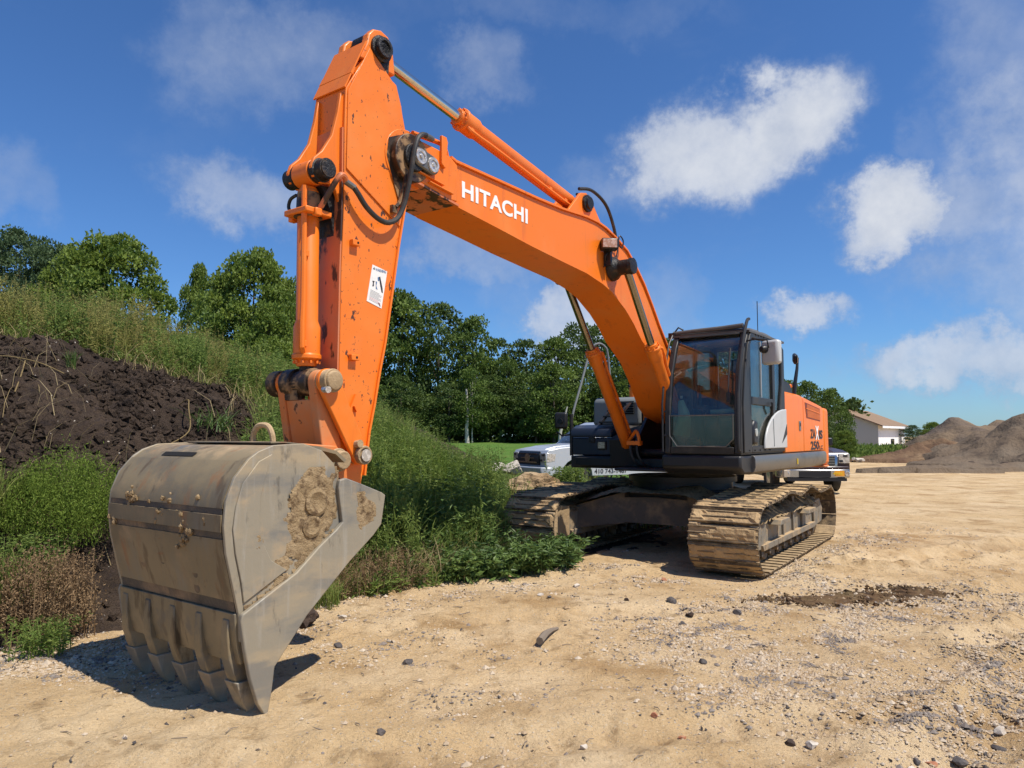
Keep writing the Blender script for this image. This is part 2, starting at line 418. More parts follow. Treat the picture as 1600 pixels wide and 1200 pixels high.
M['foil'] = material('dark_hole', (.01, .01, .01), 1.0)


# ------------------------------------------------------------------ objects and meshes
def link(o, parent=None):
    COL.objects.link(o)
    if parent is not None:
        o.parent = parent
    return o


def thing(name, label, cat, loc=(0, 0, 0), rz=0.0, group=None):
    o = bpy.data.objects.new(name, None)
    o.empty_display_size = .3
    link(o)
    o.location = loc
    o.rotation_euler = (0, 0, rz)
    return tag(o, label, cat, group)


def tag(o, label=None, cat=None, group=None, kind=None):
    if label: o['label'] = label
    if cat: o['category'] = cat
    if group: o['group'] = group
    if kind: o['kind'] = kind
    return o


def copy_tree(o, parent=None):
    c = o.copy()
    COL.objects.link(c)
    c.parent = parent
    for ch in list(o.children):
        copy_tree(ch, c)
    return c


class MB:
    """collects shapes, builds ONE mesh object"""
    def __init__(s):
        s.v, s.f, s.mi = [], [], []
        s.cur = 0

    def add(s, vs, fs):
        n = len(s.v)
        s.v += [tuple(map(float, p)) for p in vs]
        s.f += [tuple(n + i for i in f) for f in fs]
        s.mi += [s.cur] * len(fs)
        return s

    def box(s, c, d, rot=None):
        hx, hy, hz = d[0] / 2, d[1] / 2, d[2] / 2
        vs = [Vector((x, y, z)) for x in (-hx, hx) for y in (-hy, hy) for z in (-hz, hz)]
        if rot is not None:
            vs = [rot @ p for p in vs]
        vs = [p + Vector(c) for p in vs]
        return s.add(vs, [(0, 1, 3, 2), (4, 6, 7, 5), (0, 4, 5, 1), (2, 3, 7, 6), (0, 2, 6, 4), (1, 5, 7, 3)])

    def prism(s, poly, y0, y1):                       # poly in x,z; extruded along y
        n = len(poly)
        vs = [(p[0], y0, p[1]) for p in poly] + [(p[0], y1, p[1]) for p in poly]
        fs = [tuple(range(n)), tuple(range(2 * n - 1, n - 1, -1))]
        fs += [(i, i + n, (i + 1) % n + n, (i + 1) % n) for i in range(n)]
        return s.add(vs, fs)

    def prism_z(s, poly, z0, z1):                     # poly in x,y; extruded along z
        n = len(poly)
        vs = [(p[0], p[1], z0) for p in poly] + [(p[0], p[1], z1) for p in poly]
        fs = [tuple(range(n)), tuple(range(2 * n - 1, n - 1, -1))]
        fs += [(i, i + n, (i + 1) % n + n, (i + 1) % n) for i in range(n)]
        return s.add(vs, fs)

    def prism_x(s, poly, x0, x1):                     # poly in y,z; extruded along x
        n = len(poly)
        vs = [(x0, p[0], p[1]) for p in poly] + [(x1, p[0], p[1]) for p in poly]
        fs = [tuple(range(n)), tuple(range(2 * n - 1, n - 1, -1))]
        fs += [(i, i + n, (i + 1) % n + n, (i + 1) % n) for i in range(n)]
        return s.add(vs, fs)

    def strip(s, path, y0, y1, th):                   # a plate following path (x,z), thickness th to its left
        P = [Vector((p[0], p[1])) for p in path]
        Q = []
        for i, p in enumerate(P):
            a = P[max(i - 1, 0)]; b = P[min(i + 1, len(P) - 1)]
            t = (b - a).normalized()
            Q.append(p + Vector((-t.y, t.x)) * th)
        vs, fs = [], []
        for p, q in zip(P, Q):
            vs += [(p.x, y0, p.y), (p.x, y1, p.y), (q.x, y1, q.y), (q.x, y0, q.y)]
        for i in range(len(P) - 1):
            a, b = 4 * i, 4 * i + 4
            fs += [(a, a + 1, b + 1, b), (a + 1, a + 2, b + 2, b + 1), (a + 2, a + 3, b + 3, b + 2), (a + 3, a, b, b + 3)]
        fs += [(0, 3, 2, 1), (4 * len(P) - 4, 4 * len(P) - 3, 4 * len(P) - 2, 4 * len(P) - 1)]
        return s.add(vs, fs)

    def tube(s, path, r, n=10, caps=True, radii=None):
        P = [Vector(p) for p in path]
        m = len(P)
        up = Vector((.13, .21, .97)).normalized()
        vs, fs = [], []
        t0 = (P[1] - P[0]).normalized()
        side = t0.cross(up)
        if side.length < 1e-3:
            side = t0.cross(Vector((1, 0, 0)))
        side.normalize()
        for i in range(m):
            t = (P[min(i + 1, m - 1)] - P[max(i - 1, 0)]).normalized()
            side = (side - t * side.dot(t)).normalized()
            b = t.cross(side)
            rr = radii[i] if radii else r
            for k in range(n):
                a = 2 * math.pi * k / n
                vs.append(P[i] + (side * math.cos(a) + b * math.sin(a)) * rr)
        for i in range(m - 1):
            for k in range(n):
                a = i * n + k; b_ = i * n + (k + 1) % n
                fs.append((a, b_, b_ + n, a + n))
        if caps:
            fs.append(tuple(range(n - 1, -1, -1)))
            fs.append(tuple(range((m - 1) * n, m * n)))
        return s.add(vs, fs)

    def cyl(s, p0, p1, r, n=20, r2=None):
        return s.tube([p0, p1], r, n, radii=[r, r if r2 is None else r2])

    def lathe(s, p0, p1, prof, n=24):                 # prof: (t along 0..1 in metres from p0, radius)
        p0, p1 = Vector(p0), Vector(p1)
        d = (p1 - p0).normalized()
        L = (p1 - p0).length
        return s.tube([p0 + d * t for t, r in prof], 0, n, radii=[r for t, r in prof]) if False else s._lathe(p0, d, prof, n)

    def _lathe(s, p0, d, prof, n):
        a = d.cross(Vector((.1, .2, .97)))
        if a.length < .05: a = d.cross(Vector((1, 0, 0)))
        a.normalize(); b = d.cross(a)
        vs, fs = [], []
        for t, r in prof:
            for k in range(n):
                g = 2 * math.pi * k / n
                vs.append(p0 + d * t + (a * math.cos(g) + b * math.sin(g)) * max(r, 1e-4))
        for i in range(len(prof) - 1):
            for k in range(n):
                q = i * n + k; w_ = i * n + (k + 1) % n
                fs.append((q, w_, w_ + n, q + n))
        fs.append(tuple(range(n - 1, -1, -1)))
        fs.append(tuple(range((len(prof) - 1) * n, len(prof) * n)))
        return s.add(vs, fs)

    def capsule(s, a, b, ra, rb, y0, y1, n=10):       # link plate in x,z with rounded ends
        a, b = Vector(a), Vector(b)
        d = (b - a).normalized()
        ang = math.atan2(d.y, d.x)
        poly = []
        for k in range(n + 1):
            g = ang + math.pi / 2 + math.pi * k / n
            poly.append((a.x + math.cos(g) * ra, a.y + math.sin(g) * ra))
        for k in range(n + 1):
            g = ang - math.pi / 2 + math.pi * k / n
            poly.append((b.x + math.cos(g) * rb, b.y + math.sin(g) * rb))
        return s.prism(poly, y0, y1)

    def mesh(s, name, mats, smooth=True, ang=34):
        me = bpy.data.meshes.new(name)
        me.from_pydata(s.v, [], s.f)
        if not isinstance(mats, (list, tuple)): mats = [mats]
        for m_ in mats:
            me.materials.append(M[m_] if isinstance(m_, str) else m_)
        me.polygons.foreach_set('material_index', s.mi)
        bm = bmesh.new(); bm.from_mesh(me)
        bmesh.ops.recalc_face_normals(bm, faces=bm.faces)
        bm.to_mesh(me); bm.free()
        if smooth:
            me.polygons.foreach_set('use_smooth', [True] * len(me.polygons))
            me.set_sharp_from_angle(angle=R(ang))
        me.update()
        return me

    def build(s, name, mats, parent=None, bevel=0.0, smooth=True, ang=34):
        o = bpy.data.objects.new(name, s.mesh(name, mats, smooth, ang))
        link(o, parent)
        if bevel:
            b = o.modifiers.new('bevel', 'BEVEL')
            b.width = bevel; b.segments = 2; b.limit_method = 'ANGLE'; b.angle_limit = R(40)
            b.use_clamp_overlap = True
        return o


def np_mesh(name, V, F, mats, tint=None, smooth=False, mi=None):
    V = np.asarray(V, np.float32); F = np.asarray(F, np.int32)
    me = bpy.data.meshes.new(name)
    k = F.shape[1]
    me.vertices.add(len(V)); me.vertices.foreach_set('co', V.ravel())
    me.loops.add(F.size); me.loops.foreach_set('vertex_index', F.ravel())
    me.polygons.add(len(F))
    me.polygons.foreach_set('loop_start', np.arange(0, F.size, k, dtype=np.int32))
    me.polygons.foreach_set('loop_total', np.full(len(F), k, np.int32))
    if not isinstance(mats, (list, tuple)): mats = [mats]
    for m_ in mats: me.materials.append(M[m_] if isinstance(m_, str) else m_)
    if mi is not None: me.polygons.foreach_set('material_index', np.asarray(mi, np.int32))
    me.polygons.foreach_set('use_smooth', np.full(len(F), smooth, bool))
    me.update(calc_edges=True)
    if tint is not None:
        at = me.attributes.new('tint', 'FLOAT', 'POINT')
        at.data.foreach_set('value', np.asarray(tint, np.float32))
    me.validate()
    return me


def _h(ix, iy, seed):
    n = (ix.astype(np.int64) * 374761393 + iy.astype(np.int64) * 668265263 + seed * 144269504) & 0xffffffff
    n = ((n ^ (n >> 13)) * 1274126177) & 0xffffffff
    n = ((n ^ (n >> 16)) * 2246822519) & 0xffffffff
    return ((n ^ (n >> 15)) & 0xffffff) / float(0xffffff)


def vn(x, y, seed=0):
    x = np.asarray(x, float); y = np.asarray(y, float)
    ix, iy = np.floor(x), np.floor(y)
    fx, fy = x - ix, y - iy
    fx = fx * fx * (3 - 2 * fx); fy = fy * fy * (3 - 2 * fy)
    a = _h(ix, iy, seed); b = _h(ix + 1, iy, seed); c = _h(ix, iy + 1, seed); d = _h(ix + 1, iy + 1, seed)
    return (a * (1 - fx) + b * fx) * (1 - fy) + (c * (1 - fx) + d * fx) * fy


def fbm(x, y, s=1.0, octs=4, seed=0, gain=.5):
    t = 0; a = 1; tot = 0
    for i in range(octs):
        t = t + a * (vn(x * s, y * s, seed + i * 17) - .5)
        tot += a
        a *= gain; s *= 2.03
    return t / tot * 2


def sst(x, a, b):
    t = np.clip((x - a) / (b - a), 0, 1)
    return t * t * (3 - 2 * t)


# ------------------------------------------------------------------ terrain
def base_line(x):
    """where the bank on the left rises out of the yard"""
    return np.where(x < -1.9, 6.95 + .78 * (x + 1.9), 6.95 + .82 * (x + 1.9)).clip(4.4, 30)


def seg_dist(x, y, a, b):
    ax, ay = a; bx, by = b
    L2 = (bx - ax) ** 2 + (by - ay) ** 2
    t = np.clip(((x - ax) * (bx - ax) + (y - ay) * (by - ay)) / L2, 0, 1)
    return np.hypot(x - ax - t * (bx - ax), y - ay - t * (by - ay)), t * math.sqrt(L2)


RUTS = [((1.0, 2.6), (8.6, 9.6), .17, .055), ((2.6, 2.6), (10.5, 9.4), .17, .05), ((-3.0, 3.3), (3.0, 4.4), .14, .032), ((3.6, 5.6), (16, 13.5), .20, .06), ((4.6, 9.2), (20, 17.0), .22, .07), ((5.0, 7.6), (22, 13.5), .2, .06), ((-1.2, 6.0), (2.0, 6.9), .15, .02)]


def yard_h(x, y):
    near = np.exp(-np.maximum(y - 14, 0) / 12)
    h = fbm(x, y, .45, 3, 3) * .045 + fbm(x, y, 2.3, 3, 9) * .024 * near + fbm(x, y, 8, 3, 5) * (.008 + .016 * (vn(x * .8, y * .8, 88) > .5)) * near
    for a, b, wd, dp in RUTS:
        d, t = seg_dist(x, y, a, b)
        g = np.exp(-(d / wd) ** 2)
        h = h - dp * g + dp * .75 * np.exp(-((d - wd * 1.7) / (wd * .6)) ** 2) * (.4 + 1.4 * vn(x * 7, y * 7, 4))
        h = h + g * .013 * np.tanh(3 * np.sin(t * 26)) * (d < wd)
    # keep flat beneath the machine's tracks
    for cx_, cy_ in ((3.55, 10.05), (1.45, 11.6)):
        lx = (x - cx_) * -.558 + (y - cy_) * -.83
        ly = (x - cx_) * .83 + (y - cy_) * -.558
        m = sst(np.abs(lx), 3.0, 2.4) * sst(np.abs(ly), .8, .45)
        h = h * (1 - m) - .012 * m
    # loose dirt ridge along the track and at the gravel bands
    d, t = seg_dist(x, y, (3.4, 8.3), (6.2, 12.4))
    h = h + .05 * np.exp(-(d / .28) ** 2) * vn(x * 7, y * 7, 8)
    h = h + .25 * sst(y, 30, 60) * sst(x, 6, 30)
    ch = sst(vn(x * .55 + 3, y * .55, 90), .50, .70) * near
    h = h + ch * (np.abs(fbm(x, y, 5.5, 3, 92)) * .045 - .01)
    h = h + .02 * sst(x, 2, 8) * fbm(x * .5, y * 1.2, 1.6, 3, 95) * near
    return h


def ridge(x):
    return np.interp(x, [-26, -12, -6.7, -5.0, -3.6, -2.9, -1.7, -.85, 0, 1.0, 2.4], [3.4, 3.3, 2.92, 2.55, 2.0, 1.55, .74, .34, .10, .0, .0])


def hill_h(x, y):
    y0 = base_line(x)
    r = ridge(x)
    h = -.12 + .12 * sst(y, y0 - .2, y0 + .4) + r * (.62 * sst(y, y0 - .3, y0 + 2.6) + .38 * sst(y, y0 + .8, y0 + 4.6))
    h = h + .0 * x
    h = h * (1 - .75 * sst(y, 24, 46))
    lum = fbm(x, y, 1.3, 4, 21) * .18 + fbm(x, y, 4, 4, 33, .6) * .13 + .05 * np.abs(fbm(x + .1 * np.sin(y * 9), y, 8, 3, 35)) 
    return h + lum * sst(y, y0, y0 + 1.0) * sst(-x, -1.5, 1.5)


def lawn_h(x, y):
    return 0.03 + 1.15 * sst(y, 18, 72) + fbm(x, y, .15, 2, 61) * .08


def grid_obj(name, xs, ys, hf, mat, keep=None):
    X, Y = np.meshgrid(xs, ys)
    Z = hf(X, Y)
    V = np.stack([X, Y, Z], -1).reshape(-1, 3)
    nx, ny = len(xs), len(ys)
    i = np.arange(nx - 1)[None, :] + np.arange(ny - 1)[:, None] * nx
    F = np.stack([i, i + 1, i + nx + 1, i + nx], -1).reshape(-1, 4)
    if keep is not None:
        c = V[F].mean(1)
        F = F[keep(c[:, 0], c[:, 1])]
    me = np_mesh(name, V, F, mat, smooth=True)
    o = bpy.data.objects.new(name, me)
    return link(o)


def grow(a, b, n, first):
    t = first * 1.16 ** np.arange(n)
    c = np.cumsum(t)
    return a + c * (b - a) / c[-1]


xs = np.concatenate([grow(-4.6, -600, 36, .1)[::-1], np.arange(-4.6, 7.6, .045), grow(7.6, 600, 38, .08)])
ys = np.concatenate([grow(2.4, -40, 14, .1)[::-1], np.arange(2.4, 12.5, .045), grow(12.5, 1500, 44, .07)])
tag(grid_obj('ground', xs, ys, yard_h, 'sand'), kind='structure')
tag(grid_obj('soil_mound', np.concatenate([np.arange(-26, -9, .25), np.arange(-9, 3.2, .055)]),
             np.concatenate([np.arange(4.0, 13.5, .055), np.arange(13.5, 50, .35)]), hill_h, 'soil',
             keep=lambda x, y: (y > base_line(x) - .35) & (x < 2.4 + 0 * y)), kind='structure')
tag(grid_obj('lawn', np.arange(-30, 26.1, .8), np.concatenate([np.arange(17.5, 90, .8), np.arange(90, 260, 12)]), lambda x, y: lawn_h(x, y) - .25 * sst(-y, -19.5, -17.5),
             'lawn', keep=lambda x, y: (x < np.where(y < 25, 4.6, 4.6 + (y - 25) * .14))), kind='structure')

# ------------------------------------------------------------------ excavator
def text_on(name, s, mat, parent, x0, x1, z0, z1, y, thick=.003, bold=.0, spacing=1.0, axis='side', shear=0.0):
    """raised lettering on a side face: reads from x0 to x1 (local x), from z0 up to z1, on plane y"""
    cu = bpy.data.curves.new(name, 'FONT')
    cu.body = s
    cu.offset = bold
    cu.space_character = spacing
    cu.shear = shear
    cu.extrude = .01
    tmp = bpy.data.objects.new('tmp_text', cu)
    COL.objects.link(tmp)
    dg = bpy.context.evaluated_depsgraph_get()
    dg.update()
    me = bpy.data.meshes.new_from_object(tmp.evaluated_get(dg))
    bpy.data.objects.remove(tmp, do_unlink=True)
    n = len(me.vertices)
    co = np.empty(n * 3, np.float32); me.vertices.foreach_get('co', co); co = co.reshape(-1, 3)
    mn, mxx = co.min(0), co.max(0)
    a = (co[:, 0] - mn[0]) / (mxx[0] - mn[0]); b = (co[:, 1] - mn[1]) / (mxx[1] - mn[1])
    c = (co[:, 2] - mn[2]) / max(mxx[2] - mn[2], 1e-6)
    out = np.empty_like(co)
    if axis == 'side':
        out[:, 0] = x0 + a * (x1 - x0); out[:, 2] = z0 + b * (z1 - z0); out[:, 1] = y + c * thick
    else:                                              # on a plane facing +x: x0, x1 are y values, y is the x value
        out[:, 1] = x0 + a * (x1 - x0); out[:, 2] = z0 + b * (z1 - z0); out[:, 0] = y + c * thick
    me.vertices.foreach_set('co', out.ravel())
    me.materials.clear(); me.materials.append(M[mat])
    me.update()
    o = bpy.data.objects.new(name, me)
    return link(o, parent)


EXC = thing('excavator', 'large orange tracked excavator with its muddy bucket resting on the sand', 'excavator', (2.517, 10.7994, 0), -2.2048)

# ---- undercarriage (turned a little under the house)
UC = .043
ucm = Matrix.Rotation(UC, 4, 'Z')
G = 1.295                                              # half track gauge
SW = .80                                               # shoe width
rs = random.Random(5)


def uc(o):
    o.matrix_local = ucm @ o.matrix_local
    return o


def shoe_mesh(variant):
    rr = random.Random(variant)
    m = MB()
    p = .198
    # plate with bent leading edge, three grousers across it (z is outward)
    m.prism([(-p / 2, 0), (p / 2 - .012, 0), (p / 2, -.012), (p / 2, -.004), (p / 2 - .008, .012), (-p / 2, .012)], -SW / 2, SW / 2)
    for gx, gh in ((-p / 2 + .014, .036), (-.004, .028), (p / 2 - .03, .028)):
        m.prism([(gx - .012, .0125), (gx + .012, .0125), (gx + .006, gh), (gx - .006, gh)], -SW / 2, SW / 2)
    for sx in (-.10, .10):                             # chain link lugs behind
        m.box((0, sx, -.055), (.15, .035, .11))
    if variant > 0:                                    # caked mud between the grousers
        m.cur = 1
        nx, ny = 7, 22
        hgt = {1: .034, 2: .022, 3: .042}[variant]
        vs = []
        for i in range(nx):
            for j in range(ny):
                x = -p / 2 + .016 + (p - .034) * i / (nx - 1)
                y = -SW / 2 + .006 + (SW - .012) * j / (ny - 1)
                e = vn(np.array(i * .9 + variant * 9), np.array(j * .7), 3 + variant)
                e2 = vn(np.array(i * .33 + variant * 5), np.array(j * .21 + 3), 8 + variant)
                z = .0135 + hgt * (.35 + .6 * float(e)) * (1.0 if e2 > .34 else .1)
                if i in (0, nx - 1) or j in (0, ny - 1): z = .0125 + .25 * (z - .0125)
                vs.append((x, y, z))
        m.add(vs, [(i * ny + j, (i + 1) * ny + j, (i + 1) * ny + j + 1, i * ny + j + 1) for i in range(nx - 1) for j in range(ny - 1)])
    me = m.mesh('track_shoe', ['shoe', 'mud'], smooth=False)
    return me


SHOES = [shoe_mesh(k) for k in range(4)]


def catmull(P, closed=True, n=12):
    P = [Vector(p) for p in P]
    out = []
    N = len(P)
    for i in range(N if closed else N - 1):
        p0, p1, p2, p3 = P[(i - 1) % N], P[i], P[(i + 1) % N], P[(i + 2) % N]
        if not closed:
            p0 = P[max(i - 1, 0)]; p3 = P[min(i + 2, N - 1)]
        for k in range(n):
            t = k / n
            out.append(.5 * ((2 * p1) + (p2 - p0) * t + (2 * p0 - 5 * p1 + 4 * p2 - p3) * t * t + (3 * p1 - p0 - 3 * p2 + p3) * t ** 3))
    if not closed: out.append(P[-1])
    return out


def chain_path(sag):
    P = []
    zi, ri, xi = .415, .372, 1.83
    zs, rs_, xs_ = .415, .372, -1.94
    for k in range(0, 13):                             # idler, from bottom round to the top
        a = -math.pi / 2 + math.pi * k / 12
        P.append((xi + ri * math.cos(a), zi + ri * math.sin(a)))
    top = [(1.35, .812), (1.0, .836), (.69, .862), (.38, .838), (.09, .800 - sag), (-.25, .835), (-.58, .872), (-.90, .815), (-1.2, .762 - sag), (-1.55, .765)]
    P += top
    for k in range(0, 13):
        a = math.pi / 2 + math.pi * k / 12
        P.append((xs_ + rs_ * math.cos(a), zs + rs_ * math.sin(a)))
    P += [(x, .043) for x in (-1.4, -.8, -.2, .4, 1.0, 1.5)]
    C = catmull([(a, b, 0) for a, b in P], True, 8)
    return [(p.x, p.y) for p in C]


def build_track(side):
    C = chain_path(0 if side > 0 else .01)
    L = [0]
    for i in range(len(C)):
        a, b = C[i], C[(i + 1) % len(C)]
        L.append(L[-1] + math.hypot(b[0] - a[0], b[1] - a[1]))
    tot = L[-1]
    n = round(tot / .203)
    rr = random.Random(11 + side)
    for k in range(n):
        s_ = tot * (k + .3) / n
        i = max(j for j in range(len(L) - 1) if L[j] <= s_)
        f = (s_ - L[i]) / (L[i + 1] - L[i])
        a, b = C[i], C[(i + 1) % len(C)]
        x, z = a[0] + (b[0] - a[0]) * f, a[1] + (b[1] - a[1]) * f
        t = Vector((b[0] - a[0], 0, b[1] - a[1])).normalized()
        out = Vector((t.z, 0, -t.x))                   # outward for an anticlockwise path
        yv = out.cross(t)
        mt = Matrix(((t.x, yv.x, out.x, x), (0, yv.y, 0, side * G), (t.z, yv.z, out.z, z), (0, 0, 0, 1)))
        bottom = z < .1
        var = 2 if bottom else rr.choice([1, 2, 3, 3, 1])
        if side > 0 and x > 2.0 and z < .35: var = 2
        o = bpy.data.objects.new('track_shoe', SHOES[var])
        link(o, EXC)
        o.matrix_local = ucm @ mt
    # side frame
    m = MB()
    yo = side * G
    prof = [(1.55, .26), (1.62, .40), (1.50, .56), (.9, .60), (-1.2, .60), (-1.6, .56), (-1.75, .42), (-1.6, .26)]
    m.prism(prof, yo - .20, yo + .20)
    m.prism([(1.45, .225), (1.5, .30), (-1.45, .30), (-1.4, .225)], yo - .26, yo + .26)
    # idler yoke plates
    for s2 in (-1, 1):
        m.prism([(1.3, .24), (2.0, .27), (2.03, .50), (1.85, .60), (1.25, .58)], yo + s2 * .205, yo + s2 * .235)
        m.prism([(-1.5, .22), (-2.02, .26), (-2.1, .46), (-1.9, .62), (-1.45, .60)], yo + s2 * .205, yo + s2 * .235)
    fr = m.build('track_frame', 'frame_grey', EXC, bevel=.008)
    uc(fr)
    # outer step bracket and stiffeners
    m = MB()
    for bx in (-.75, -.2, .35):
        m = MB(); m.box((bx, yo + side * .215, .43), (.05, .03, .30))
        uc(m.build('stiffener', 'frame_grey', EXC, bevel=.006))
    for a_, b_ in ((-1.05, -.55), (.55, 1.05)):
        m = MB(); m.prism([(a_, .50), (b_, .50), (b_ - .05, .56), (a_ + .05, .56)], yo + side * .2, yo + side * .36)
        uc(m.build('frame_step', 'frame_grey', EXC, bevel=.006))
    # mud lying on the frame
    nx, ny = 90, 16
    vs, fs = [], []
    for i in range(nx):
        for j in range(ny):
            x = -1.5 + 3.1 * i / (nx - 1); y = -.27 + .54 * j / (ny - 1)
            h = .13 * (1 - (y / .29) ** 2) * (.35 + .9 * float(vn(np.array(x * 2.5 + 7 * side), np.array(y * 4 + 2), 5))) + .05 * float(vn(np.array(x * 14), np.array(y * 14), 6))
            vs.append((x, yo + y, .535 + h))
    o = MB().add(vs, [(i * ny + j, (i + 1) * ny + j, (i + 1) * ny + j + 1, i * ny + j + 1) for i in range(nx - 1) for j in range(ny - 1)]).build('caked_mud', 'mud_rough', EXC)
    uc(o)
    # idler wheel
    m = MB()
    m._lathe(Vector((1.83, yo - .12, .415)), Vector((0, 1, 0)), [(0, .12), (0, .30), (.045, .31), (.05, .27), (.085, .27), (.09, .345), (.15, .345), (.155, .27), (.19, .27), (.195, .31), (.24, .30), (.24, .12)], 32)
    m.cyl((1.83, yo - .24, .415), (1.83, yo + .24, .415), .07, 18)
    uc(m.build('idler_wheel', 'frame', EXC))
    m = MB()                                           # sprocket with teeth
    N = 21
    poly = []
    for k in range(N):
        for da, r in ((-.3, .27), (-.12, .325), (.12, .325), (.3, .27)):
            a = 2 * math.pi * (k + da) / N
            poly.append((-1.94 + r * math.cos(a), .415 + r * math.sin(a)))
    m.prism(poly, yo - .035, yo + .035)
    m._lathe(Vector((-1.94, yo - .17, .415)), Vector((0, 1, 0)), [(0, .2), (.02, .24), (.12, .25), (.2, .24), (.30, .22), (.345, .17)], 28)
    uc(m.build('drive_sprocket', 'frame_tan', EXC))
    for k in range(9):                                 # lower rollers
        x = -1.42 + 2.84 * k / 8
        m = MB()
        m._lathe(Vector((x, yo - .17, .185)), Vector((0, 1, 0)), [(0, .05), (0, .10), (.02, .115), (.035, .115), (.04, .085), (.30, .085), (.305, .115), (.32, .115), (.34, .10), (.34, .05)], 18)
        m.cyl((x, yo - .23, .185), (x, yo + .23, .185), .035, 12)
        for s2 in (-1, 1):
            m.box((x, yo + s2 * .205, .215), (.07, .035, .07))
        uc(m.build('lower_roller', 'frame', EXC))
    for x, z in ((.69, .73), (-.58, .735)):            # carrier rollers
        m = MB()
        m.cyl((x, yo - .14, z), (x, yo + .14, z), .075, 18)
        m.box((x, yo - side * .02, z - .1), (.07, .12, .14))
        uc(m.build('carrier_roller', 'frame', EXC))
    # end guard (tan vertical plate inside the loop, seen on the far track)
    m = MB()
    s2 = -side
    m.prism([(1.60, .10), (2.17, .20), (2.19, .60), (2.0, .68), (1.60, .64)], yo + s2 * .255, yo + s2 * .29)
    m.prism([(2.10, .14), (2.19, .20), (2.20, .60), (2.10, .64)], yo + s2 * .29, yo + s2 * .395)
    uc(m.build('idler_guard', 'frame_tan', EXC, bevel=.01))


build_track(1)
build_track(-1)

# centre frame: octagonal box with four legs to the side frames
m = MB()
m.prism_z([(.85, -.55), (.85, .55), (.55, .85), (-.55, .85), (-.85, .55), (-.85, -.55), (-.55, -.85), (.55, -.85)], .42, .80)
for sx in (1, -1):
    for sy in (1, -1):
        a = [(.45 * sx, .45 * sy), (1.02 * sx, .45 * sy), (1.28 * sx, 1.10 * sy), (.72 * sx, 1.10 * sy)]
        vs = []
        for (x, y), z0, z1 in zip(a, (.38, .38, .30, .30), (.82, .82, .62, .62)):
            vs += [(x, y, z0), (x, y, z1)]
        m.add(vs, [(0, 2, 3, 1), (2, 4, 5, 3), (4, 6, 7, 5), (6, 0, 1, 7), (1, 3, 5, 7), (0, 6, 4, 2)])
uc(m.build('centre_frame', 'frame', EXC, bevel=.012))
m = MB()                                               # front cross plate with the lip
for sy in (1, -1):
    m.add([(1.03, 0, .40), (1.03, .50 * sy, .40), (1.29, 1.08 * sy, .30), (1.29, 1.08 * sy, .60), (1.03, .50 * sy, .74), (1.03, 0, .76),
           (.99, 0, .40), (.99, .50 * sy, .40), (1.25, 1.09 * sy, .30), (1.25, 1.09 * sy, .60), (.99, .50 * sy, .74), (.99, 0, .76)],
          [(0, 1, 4, 5), (1, 2, 3, 4), (6, 11, 10, 7), (7, 10, 9, 8), (0, 6, 7, 1), (1, 7, 8, 2), (2, 8, 9, 3), (3, 9, 10, 4), (4, 10, 11, 5)])
uc(m.build('front_cross_plate', 'frame', EXC))
m = MB()
nx, ny = 20, 60
vs = []
for i in range(nx):
    for j in range(ny):
        x = .25 + .95 * i / (nx - 1); y = -1.15 + 2.3 * j / (ny - 1)
        base = .80 - max(0, abs(y) - .5) * .33
        xo = max(0, abs(y) - .5) * .42
        h = .01 + .10 * float(vn(np.array(x * 3), np.array(y * 3), 41)) * (1 - ((x - .72) / .5) ** 2) + .03 * float(vn(np.array(x * 16), np.array(y * 16), 42))
        vs.append((x + xo, y, base + h))
uc(m.add(vs, [(i * ny + j, (i + 1) * ny + j, (i + 1) * ny + j + 1, i * ny + j + 1) for i in range(nx - 1) for j in range(ny - 1)]).build('caked_mud', 'mud_rough', EXC))
m = MB()
m._lathe(Vector((0, 0, .80)), Vector((0, 0, 1)), [(0, .80), (.04, .80), (.045, .72), (.14, .72), (.145, .78), (.22, .78)], 48)
m.build('slew_ring', 'black', EXC)
for k in range(36):
    a = 2 * math.pi * k / 36
    pass

# ---- house: deck, side sills, boxes
m = MB()
m.prism_z([(1.35, -.40), (1.35, .42), (.9, .44), (-2.3, 1.30), (-2.6, 1.0), (-2.6, -1.0), (-2.3, -1.30), (.7, -.55)], 1.125, 1.16)
m.box((-.7, 0, 1.22), (3.2, 2.6, .12))
m.build('main_deck', 'black', EXC, bevel=.01)
m = MB()
for y in (-.27, .27):                                  # boom foot brackets
    m.prism([(-.9, 1.28), (.95, 1.28), (1.05, 1.42), (.42, 2.05), (.15, 2.14), (-.15, 2.0), (-.9, 1.6)], y - .025, y + .025)
m.build('boom_bracket', 'black', EXC, bevel=.006)
m = MB()
m.cyl((.15, -.36, 1.95), (.15, .36, 1.95), .07, 18)
m.cyl((.82, -.60, 1.36), (.82, .60, 1.36), .055, 18)
m.build('foot_pin', 'grease', EXC)
m = MB()
m.prism([(-.2, 1.16), (.9, 1.16), (.95, 1.55), (.3, 1.75), (-.2, 1.75)], -.70, -.33)
m.prism([(-.2, 1.16), (.5, 1.16), (.5, 1.55), (-.2, 1.75)], .33, .46)
m.build('inner_guard', 'black', EXC, bevel=.01)

